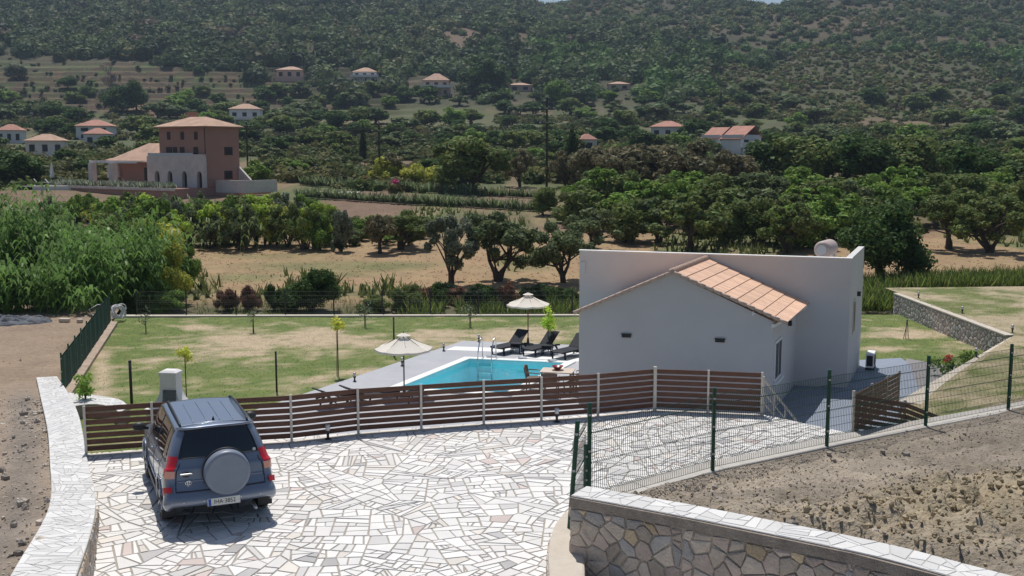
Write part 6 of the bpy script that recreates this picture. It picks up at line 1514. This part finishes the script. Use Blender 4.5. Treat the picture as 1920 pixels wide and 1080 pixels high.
# corrugation of the tiles is in the material; ridge lines are real
mb = MB(); ch_ = vf(315, 222); mb.box((xl + 1.1, 4.6, ze + .9), (1.0, .9, 1.9)); mb.box((xl + 1.1, 4.6, ze + 1.9), (1.2, 1.1, .12)); mb.build('chimney', M['pink'], tr)
def vwin(px, y0, y1, w_, face=0, nm='window'):
    if face == 0:
        a, b = vf(px, y0), vf(px, y1); o = vbox(nm, a.x - w_ / 2, a.x + w_ / 2, -.05, .02, b.z, a.z, M['shutter']); vbox('pane', a.x - w_ / 2 + .1, a.x + w_ / 2 - .1, -.07, -.04, b.z + .1, a.z - .1, M['window'], o)
    else:
        a, b = vr(px, y0), vr(px, y1); o = vbox(nm, -.02, .05, a.y - w_ * .9, a.y + w_ * .9, b.z, a.z, M['shutter']); vbox('pane', .04, .07, a.y - w_ * .7, a.y + w_ * .7, b.z + .1, a.z - .1, M['window'], o)
for px in (316, 341.5, 367): vwin(px, 247, 262, .62)
for px, w_ in ((317, 1.1), (328, .8), (341.5, .85), (367, .85)): vwin(px, 275.5, 291, w_)
vwin(428, 275.5, 291, .75, 1); vwin(428, 320, 336, .75, 1)
mb = MB(); mb.tube([(.05, -.06, ze - .2), (.05, -.06, .4)], .06, 6); mb.build('downpipe', M['shutter'], villa)
# loggia with pointed arches
ay = -.55; a0 = vf(276, 320, .55).x; atop = vf(340, 292.5, .55).z; atop2 = vf(380, 289.5, .55).z; xs2 = vf(361, 300, .55).x
arches = [vf(px, 340, .55).x for px in (295, 319, 346, 374)]; aw = .47; sp_z = vf(340, 331, .55).z; ap_z = vf(340, 320.5, .55).z
def arch_profile(cx): 
    return [(cx - aw, zp), (cx - aw, sp_z)] + [(cx - aw + aw * (1 - math.cos(t * math.pi / 2)) , sp_z + (ap_z - sp_z) * math.sin(t * math.pi / 2)) for t in (.25, .5, .75)] + [(cx, ap_z)] + [(cx + aw * math.cos(t * math.pi / 2), sp_z + (ap_z - sp_z) * math.sin(t * math.pi / 2)) for t in (.75, .5, .25)] + [(cx + aw, sp_z), (cx + aw, zp)]
mb = MB(); prev = a0
top_at = lambda x: atop if x < xs2 else atop2
cuts = [a0] + [c for cx in arches for c in (cx - aw, cx + aw)] + [.25]
for i in range(0, len(cuts), 2):                      # piers
    x0, x1 = cuts[i], cuts[i + 1]; mb.hexa([(x0, ay, zp - .1), (x1, ay, zp - .1), (x1, ay + .45, zp - .1), (x0, ay + .45, zp - .1), (x0, ay, atop - .02), (x1, ay, atop - .02), (x1, ay + .45, atop - .02), (x0, ay + .45, atop - .02)])
for cx in arches:                                    # spandrels over each arch
    pr = arch_profile(cx)[1:-1]
    for (xa, za_), (xb, zb2) in zip(pr, pr[1:]): mb.hexa([(xa, ay, za_), (xb, ay, zb2), (xb, ay + .45, zb2), (xa, ay + .45, za_), (xa, ay, atop - .02), (xb, ay, atop - .02), (xb, ay + .45, atop - .02), (xa, ay + .45, atop - .02)])
mb.build('loggia_wall', M['palestone'], villa)
vbox('loggia_parapet', xs2, .27, ay - .03, ay + .35, atop - .019, atop2, M['palestone'])
vbox('loggia_side_wall', a0 - .001, a0 + .3, ay + .451, 4.5, zp - .1, atop - .02, M['palestone'])
vbox('loggia_ceiling', a0 + .3, .2, ay + .46, -.01, atop - 1.1, atop - .9, M['palestone'])
vbox('balustrade', a0 + .1, xs2 - .02, ay + .1, ay + .16, atop - .02, vf(320, 289, .55).z + .15, M['galv'])
for cx in arches: vbox('doorway', cx - aw * .9, cx + aw * .9, -.04, .0 - .002, zp, ap_z, M['window'])
# side wings with tiled roofs
ew = vf(215, 303).z; wx0 = vf(170, 320).x
vbox('wing_wall', vf(200, 320).x, a0 - .02, 2.2, 8, zp, ew - .15, M['pink'])
mb = MB(); hip(mb, vf(193, 320).x, xl - .1, 1.2, 8.5, ew, vf(290, 281).z - ew + .9, .5); mb.build('wing_roof', M['farroof'], villa)
mb = MB(); hip(mb, vf(158, 320).x, vf(200, 320).x, 4.2, 9.5, ew + .2, .9, .5); mb.build('small_roof', M['farroof'], villa)
vbox('small_wing_wall', vf(163, 320).x, vf(198, 320).x, 5.2, 9.3, zp, ew + .05, M['pink'])
vbox('wing_window', vf(245, 320).x, vf(262, 320).x, 2.15, 2.199, zp + .1, ew - .8, M['window'])
# pergola
pz_ = vf(220, 306, 2).z
for px in (175, 213):
    p = vf(px, 340, 2.2); vbox('pergola_column', p.x - .42, p.x + .42, -2.6, -1.9, zp - .1, pz_, M['palestone'])
vbox('pergola_beam', vf(172, 307, 2).x, a0 + .1, -2.4, -2.15, pz_, pz_ + .22, M['farwhite'])
for k in range(6): x = vf(172, 307, 2).x + k * 1.7; vbox('pergola_rafter', x, x + .12, -2.39, 2.1, pz_ + .221, pz_ + .32, M['farwhite'])
# podium and retaining walls
pl_ = vf(152, 360).x; vbox('podium', pl_, .3, -5.2, 9, -1.5, zp, M['pink']); vbox('podium_edge', pl_ - .1, .35, -5.35, -5.2, zp - .25, zp + .06, M['palestone'])
vbox('garage_wall', .301, vr(449, 340).x + 4.2, .8, 7.0, -1.5, zp - .6, M['pink'])
q_ = vinv @ on_plane(512, 345, VC, 0.0)
vbox('ramp_wall', .302, 5.4, 1.2, 1.6, zp - .61, vf(388, 338).z, M['palestone'])
vbox('ramp_wall', 5.1, 5.39, 1.61, 6.9, zp - .61, vf(388, 338).z, M['palestone'])
mb = MB(); r0 = vr(450, 313); r1_ = vr(468, 335); mb.hexa([(.06, yr_ - .3, zp), (2.2, yr_ - .3, zp), (2.2, yr_ + .0, zp), (.06, yr_ + .0, zp), (.06, yr_ - .3, zp + 2.6), (2.2, yr_ - .3, zp + .9), (2.2, yr_, zp + .9), (.06, yr_, zp + 2.6)]); mb.build('stair_wall', M['palestone'], villa)
for px in (408, 424): p = vf(px, 360); vbox('garage_door', p.x - .45 + .9, p.x + .45 + .9, .74, .799, -.6, zp - 1.0, M['window'])
pp = empty('pool_terrace', at(112, 357, zp - .6), R(-3), 'long pale rendered edge wall of the villa pool terrace left of the podium', 'terrace wall')
mb = MB(); mb.box((0, 0, .2), (7.2, .35, .75)); mb.build('wall_body', M['farwhite'], pp); mb = MB(); mb.box((-1.2, 3.2, .5), (9.6, 6, .1)); mb.build('terrace_floor', M['palestone'], pp)
for i, (px, y0, y1, lb) in enumerate(((98.5, 308, 347, 'closed cream parasol standing alone on the villa pool terrace'), (206, 309, 346, 'closed cream parasol beside the right pergola column of the villa'), (222, 308, 346, 'closed cream parasol just right of the villa pergola column'), (251, 308, 346, 'closed cream parasol nearest the villa loggia'))):
    b = at(px, y1, zp); b = Vector((b.x, b.y, zp)) if i else at(px, y1, zp - .05); t = empty('closed_parasol', b, 0, lb, 'parasol', 'closed parasols at the villa'); h = (y1 - y0) / F * b.length
    mb = MB(); mb.lathe([(0, .35 * h), (.26, .33 * h), (.30, .4 * h), (.17, .8 * h), (.08, .95 * h), (0, h)], 10); mb.build('canopy', M['farwhite'], t); mb = MB(); mb.tube([(0, 0, 0), (0, 0, .4 * h)], .05, 6); mb.build('pole', M['farwhite'], t)
for i, (px, lb) in enumerate(((80, 'pale lounger left of the lone closed parasol at the villa'), (101, 'pale lounger right below the lone closed parasol at the villa'), (232, 'pale lounger on the villa podium, left of two'), (246, 'pale lounger on the villa podium, right of two'))):
    t = empty('terrace_lounger', at(px, 347, zp), .3, lb, 'sun lounger', 'pale loungers at the villa'); mb = MB(); mb.box((0, 0, .35), (1.5, .6, .1)); mb.build('seat', M['farwhite'], t); mb = MB(); mb.box((-.9, 0, .6), (.6, .6, .08), ry=R(55)); mb.build('backrest', M['farwhite'], t)
    for x in (-.6, .6): mb = MB(); mb.box((x, 0, .15), (.08, .5, .3)); mb.build('leg', M['farwhite'], t)
# pale planting along the podium edge and dark garden plants
sp = []
for i in range(420):
    x = rng.uniform(pl_ + .3, -1.5); y = rng.uniform(-5, -3.2); q = Matrix.Rotation(VA, 4, 'Z') @ Vector((x, y, 0)); sp.append((VC.x + q.x, VC.y + q.y, zp, 1))
tufts('terrace_planting', sp, 'low silvery plants along the edge of the villa podium', .4, .9, [np.array(c) for c in ((.26, .30, .24), (.16, .22, .12), (.32, .34, .28))], .14, 'plants')
# planted rows right of the villa
for r0_, r1__, pa in (((566, 361), (1003, 377), 1), ((556, 371), (1010, 386), 0)):
    sp = []
    a = at(*r0_, .35); b = at(*r1__, .0); n = 120
    for i in range(n):
        p = a.lerp(b, (i + .5) / n); k = random.uniform(.6, 1.2)
        for j in range(6): sp.append((p.x + rng.normal(0, .10), p.y + rng.normal(0, .12), float(terrain(p.x, p.y)) + .1, k * 1.15))
    tufts('hedge_row', sp, 'upper row of small planted shrubs beyond the ploughed strip' if pa else 'lower row of small planted shrubs above the ploughed strip', .45, 1.1, [np.array(c) for c in ((.20, .26, .12), (.26, .30, .18), (.14, .19, .08))], .12, 'hedge')
a = hit(566, 366); b = hit(672, 367); a.z += .35; b.z += .35
t = empty('terrace_kerb', a.lerp(b, .5), 0, 'pale paved drive edge among the planted rows right of the villa', 'kerb'); mb = MB(); A = a - t.location; B_ = b - t.location
mb.hexa([A + Vector((0, -1.2, -.5)), B_ + Vector((0, -1.0, -.5)), B_ + Vector((0, 1.8, -.5)), A + Vector((0, 2.2, -.5)), A + Vector((0, -1.2, .0)), B_ + Vector((0, -1.0, .0)), B_ + Vector((0, 1.8, .1)), A + Vector((0, 2.2, .1))]); mb.build('kerb_slab', M['palestone'], t)
a = at(800, 378, .2); b = at(1045, 387, -.1); t = empty('terrace_kerb', a.lerp(b, .5), 0, 'thin pale stone kerb line below the planted rows', 'kerb'); mb = MB(); n = 14
for i in range(n): A = a.lerp(b, i / n) - t.location; B_ = a.lerp(b, (i + 1) / n) - t.location; A.z += float(terrain(*(a.lerp(b, i / n)).xy)) + .1 - a.lerp(b, i / n).z + .05; B_.z += float(terrain(*(a.lerp(b, (i + 1) / n)).xy)) + .15 - a.lerp(b, (i + 1) / n).z; mb.beam(A, B_, .4, .5)
mb.build('kerb_slab', M['palestone'], t)
for px, py, lb in ((683, 352, 'bougainvillea with pink blossom at the left of the planted rows'), (742, 358, 'bougainvillea with bright pink blossom behind the planted rows')):
    p = hit(px, py); t = empty('flowering_shrub', p, 0, lb, 'shrub'); lob = [(rng.normal(0, .3), rng.normal(0, .3), .9 + rng.normal(0, .2), .4, 1) for _ in range(5)]; P, d, k = crown_points(lob, 160, .2); V, Fc = leaf_quads(P, d, .2, 1.2, .7)
    o = npmesh('crown', V, Fc, None, M['pinkflower'], t); mb = MB(); mb.tube([(0, 0, -.1), (0, 0, .9)], .05, 6); mb.build('trunk', M['bark'], t)

# ================================================================== FAR HOUSES
def far_house(px, pyb, wpx, hpx, rot, label, wall='farwhite', roof='redroof', kind='hip', extra=None, rise=.32, nwin=3, floors=1, depth=.75):
    p = hit(px, pyb); s = p.length / F; W_ = wpx * s * 1.1; Hh = hpx * s * 1.22; rr = Hh * rise; D_ = W_ * depth; hw = Hh - rr
    t = empty('far_house', p, rot, label, 'house'); x0, x1 = -W_ / 2 / max(.75, math.cos(rot)), W_ / 2 / max(.75, math.cos(rot)); x0 *= .93; x1 *= .93; ov = W_ * .045
    mb = MB(); mb.hexa([(x0, 0, -3), (x1, 0, -3), (x1, D_, -3), (x0, D_, -3), (x0, 0, hw), (x1, 0, hw), (x1, D_, hw), (x0, D_, hw)])
    mb.build('wall', M[wall], t); mb = MB()
    if kind == 'hip': hip(mb, x0, x1, 0, D_, hw + .12, rr, ov, .14)
    elif kind == 'gable':                             # ridge along x? gable faces the side
        xm = x0 + (x1 - x0) * .62; o = ov; mb.add([(x0 - o, -o, hw * .80), (xm, -o, hw + rr), (xm, D_ + o, hw + rr), (x0 - o, D_ + o, hw * .80), (x1 + o, -o, hw * .9), (x1 + o, D_ + o, hw * .9)] + [(x0 - o, -o, hw * .80 - .2), (xm, -o, hw + rr - .2), (xm, D_ + o, hw + rr - .2), (x0 - o, D_ + o, hw * .80 - .2), (x1 + o, -o, hw * .9 - .2), (x1 + o, D_ + o, hw * .9 - .2)], [(0, 1, 2, 3), (1, 4, 5, 2), (6, 9, 8, 7), (7, 8, 11, 10), (0, 6, 7, 1), (1, 7, 10, 4), (3, 2, 8, 9), (2, 5, 11, 8), (0, 3, 9, 6), (4, 10, 11, 5)])
    mb.build('roof', M[roof], t)
    for fl in range(floors):
        for i in range(nwin):
            cx = x0 + (x1 - x0) * (i + .5) / nwin; wz = hw / floors; mb = MB(); mb.box((cx, -.04, wz * (fl + .5)), ((x1 - x0) / nwin * .42, .1, wz * .5)); mb.build('window', M['window'], t)
    if extra: extra(t, x0, x1, D_, hw, W_)
    return t
def verandah(m='palestone', dz=.55):
    def f(t, x0, x1, D_, hw, W_):
        d = W_ * .18; mb = MB(); mb.box(((x0 + x1) / 2, -d / 2 - .05, hw * dz), ((x1 - x0) * 1.2, d, .25)); mb.build('balcony', M['farwhite'], t); mb = MB(); mb.box(((x0 + x1) / 2, -d - .02, hw * dz + .6), ((x1 - x0) * 1.2, .12, .9)); mb.build('railing', M['farwhite'], t)
        for i in range(5): x = x0 * 1.15 + (x1 - x0) * 1.15 * i / 4; mb = MB(); mb.box((x, -d, hw * dz / 2 - .3), (.35, .35, hw * dz)); mb.build('column', M[m], t)
    return f
def terrace(m='palestone', w_=1.7):
    def f(t, x0, x1, D_, hw, W_): mb = MB(); mb.box(((x0 + x1) / 2, -W_ * .12, -.9), ((x1 - x0) * w_, W_ * .3, 1.9)); mb.build('terrace', M[m], t)
    return f
def wing(side=1, sc=.55, roof='redroof', wall='farwhite', fw_=.5):
    def f(t, x0, x1, D_, hw, W_):
        a = x0 - W_ * .02 if side < 0 else x1 + W_ * .02; b = a + side * W_ * fw_; lo, hi = min(a, b), max(a, b); mb = MB(); mb.hexa([(lo, -1, -3), (hi, -1, -3), (hi, D_ * .6, -3), (lo, D_ * .6, -3), (lo, -1, hw * sc), (hi, -1, hw * sc), (hi, D_ * .6, hw * sc), (lo, D_ * .6, hw * sc)]); o = mb.build('wing_wall', M[wall], t)
        mb = MB(); hip(mb, lo, hi, -1, D_ * .6, hw * sc + .12, hw * .25, W_ * .04, .14); mb.build('wing_roof', M[roof], t)
    return f
far_house(18, 269, 38, 26, .2, 'small white house with a red roof at the left edge of the valley')
far_house(85, 291, 58, 29, .25, 'low beige house with a faded pink roof and awning below the white pair', wall='palestone', roof='farroof', extra=terrace('farwhite', 1.0))
far_house(176, 262, 56, 28, .15, 'white two storey house with red hipped roof behind a smaller white block', floors=2, nwin=2)
far_house(181, 275, 40, 26, .15, 'small white block with a red roof in front of the larger white house', nwin=2)
far_house(459, 229, 52, 27, .1, 'white house with a pale roof directly right above the villa tower roof', roof='farroof', rise=.3, extra=verandah('farwhite', .2))
far_house(68, 214, 26, 10, 0, 'tiny pale tiled roof half hidden in trees above the beige house', wall='palestone', roof='farroof', nwin=1)
far_house(543, 147, 46, 18, 0, 'pinkish single storey house with long terrace, leftmost on the wooded slope', wall='farpink', roof='farroof', extra=terrace('farpink', 1.55))
far_house(684, 154, 42, 22, 0, 'white two level house with balconies on the wooded slope above the cypress', floors=2, roof='farroof', extra=verandah('farwhite', .5))
far_house(818, 180, 46, 34, 0, 'pink two level house with pillared verandah below the bare hill patch', wall='farpink', roof='farroof', floors=2, extra=verandah('farpink', .55))
far_house(975, 171, 40, 13, 0, 'low house with a wide tiled roof among trees right of the pink verandah house', wall='farpink', roof='farroof', nwin=2)
far_house(1161, 169, 38, 13, 0, 'small pale house with an orange roof alone high on the wooded slope', wall='farpink', roof='farroof', nwin=2)
far_house(1252, 262, 60, 28, -.15, 'white house with orange red hipped roof and a low red roofed wing', floors=1, roof='redroof', extra=wing(1, .45, fw_=.45))
far_house(1362, 284, 42, 36, .8, 'left one of the two gabled white houses with red roofs', kind='gable', extra=verandah('farwhite', .35), nwin=2)
far_house(1408, 289, 50, 42, .8, 'right one of the two gabled white houses with red roofs, slightly larger', kind='gable', extra=verandah('farwhite', .35), nwin=2)
far_house(1104, 284, 30, 26, .3, 'small cream house with a red roof beside the dark conifer', wall='palestone', nwin=1)

# ================================================================== UTILITY POLES AND WIRES
POLES = [(712, 345, 228, (233, 247), 'tall wooden utility pole with two crossarms right of the slender cypress'), (1025, 350, 184, (205, 232), 'tall wooden utility pole standing in front of the brownish grove'), (465, 330, 229, (237,), 'wooden utility pole just right of the villa tower'), (157, 262, 206, (208,), 'thin pole behind the small white houses at the left'), (1000, 205, 180, (), 'short thin pole on the slope right of the tall dark tree')]
tops = []
for px, b, t, arms, lb in POLES:
    p = hit(px, b); h = zat(t, p.x, p.y) - p.z; r = empty('utility_pole', p, 0, lb, 'utility pole', 'wooden utility poles'); rad = .16 if h > 6 else .1
    mb = MB(); mb.tube([(0, 0, -.5), (0, 0, h)], [rad, rad * .75], 8); mb.build('pole_shaft', M['timber'], r)
    for a in arms:
        z = zat(a, p.x, p.y) - p.z; mb = MB(); mb.beam((-1.1, -.12, z), (1.1, -.12, z), .13); mb.build('crossarm', M['timber'], r)
        for x in (-.95, 0, .95): mb = MB(); mb.lathe([(0, 0), (.06, 0), (.07, .12), (0, .2)], 6, Matrix.Translation((x, -.12, z + .065))); mb.build('insulator', M['farwhite'], r)
    tops.append((p, zat(arms[0], p.x, p.y) if arms else p.z + h))
def wire(a, b, sag, off, lb, i):
    t = empty('power_line', a, 0, lb, 'power line', 'power lines between the poles'); pts = [(b - a) * (k / 16) + Vector((off * (1 - k / 16) + off * k / 16, 0, -sag * 4 * (k / 16) * (1 - k / 16))) for k in range(17)]
    mb = MB(); mb.tube(pts, .018, 4, False); mb.build('cable', M['timber'], t)
T3 = [Vector((p.x, p.y, z)) for p, z in tops]
for k, off in enumerate((-.9, 0, .9)):
    wire(T3[2], T3[0], 1.4, off, 'thin power cable between the pole beside the villa and the pole by the cypress', k); wire(T3[0], T3[1], 2.0, off, 'thin power cable strung between the two tall wooden poles', k)

# ================================================================== AIR
mb = MB(); mb.box((0, 900, 110), (4200, 4000, 236)); hm = bpy.data.materials.new('haze_air'); hm.use_nodes = True; hz = mb.build('haze', hm); tag(hz, 'thin bluish air between the camera and the hills', 'haze', kind='stuff')
n = hm.node_tree.nodes; n.remove(n['Principled BSDF']); vp = n.new('ShaderNodeVolumePrincipled'); vp.inputs['Color'].default_value = (.62, .78, 1, 1); vp.inputs['Density'].default_value = .00015; vp.inputs['Anisotropy'].default_value = .2
hm.node_tree.links.new(vp.outputs[0], n['Material Output'].inputs['Volume'])
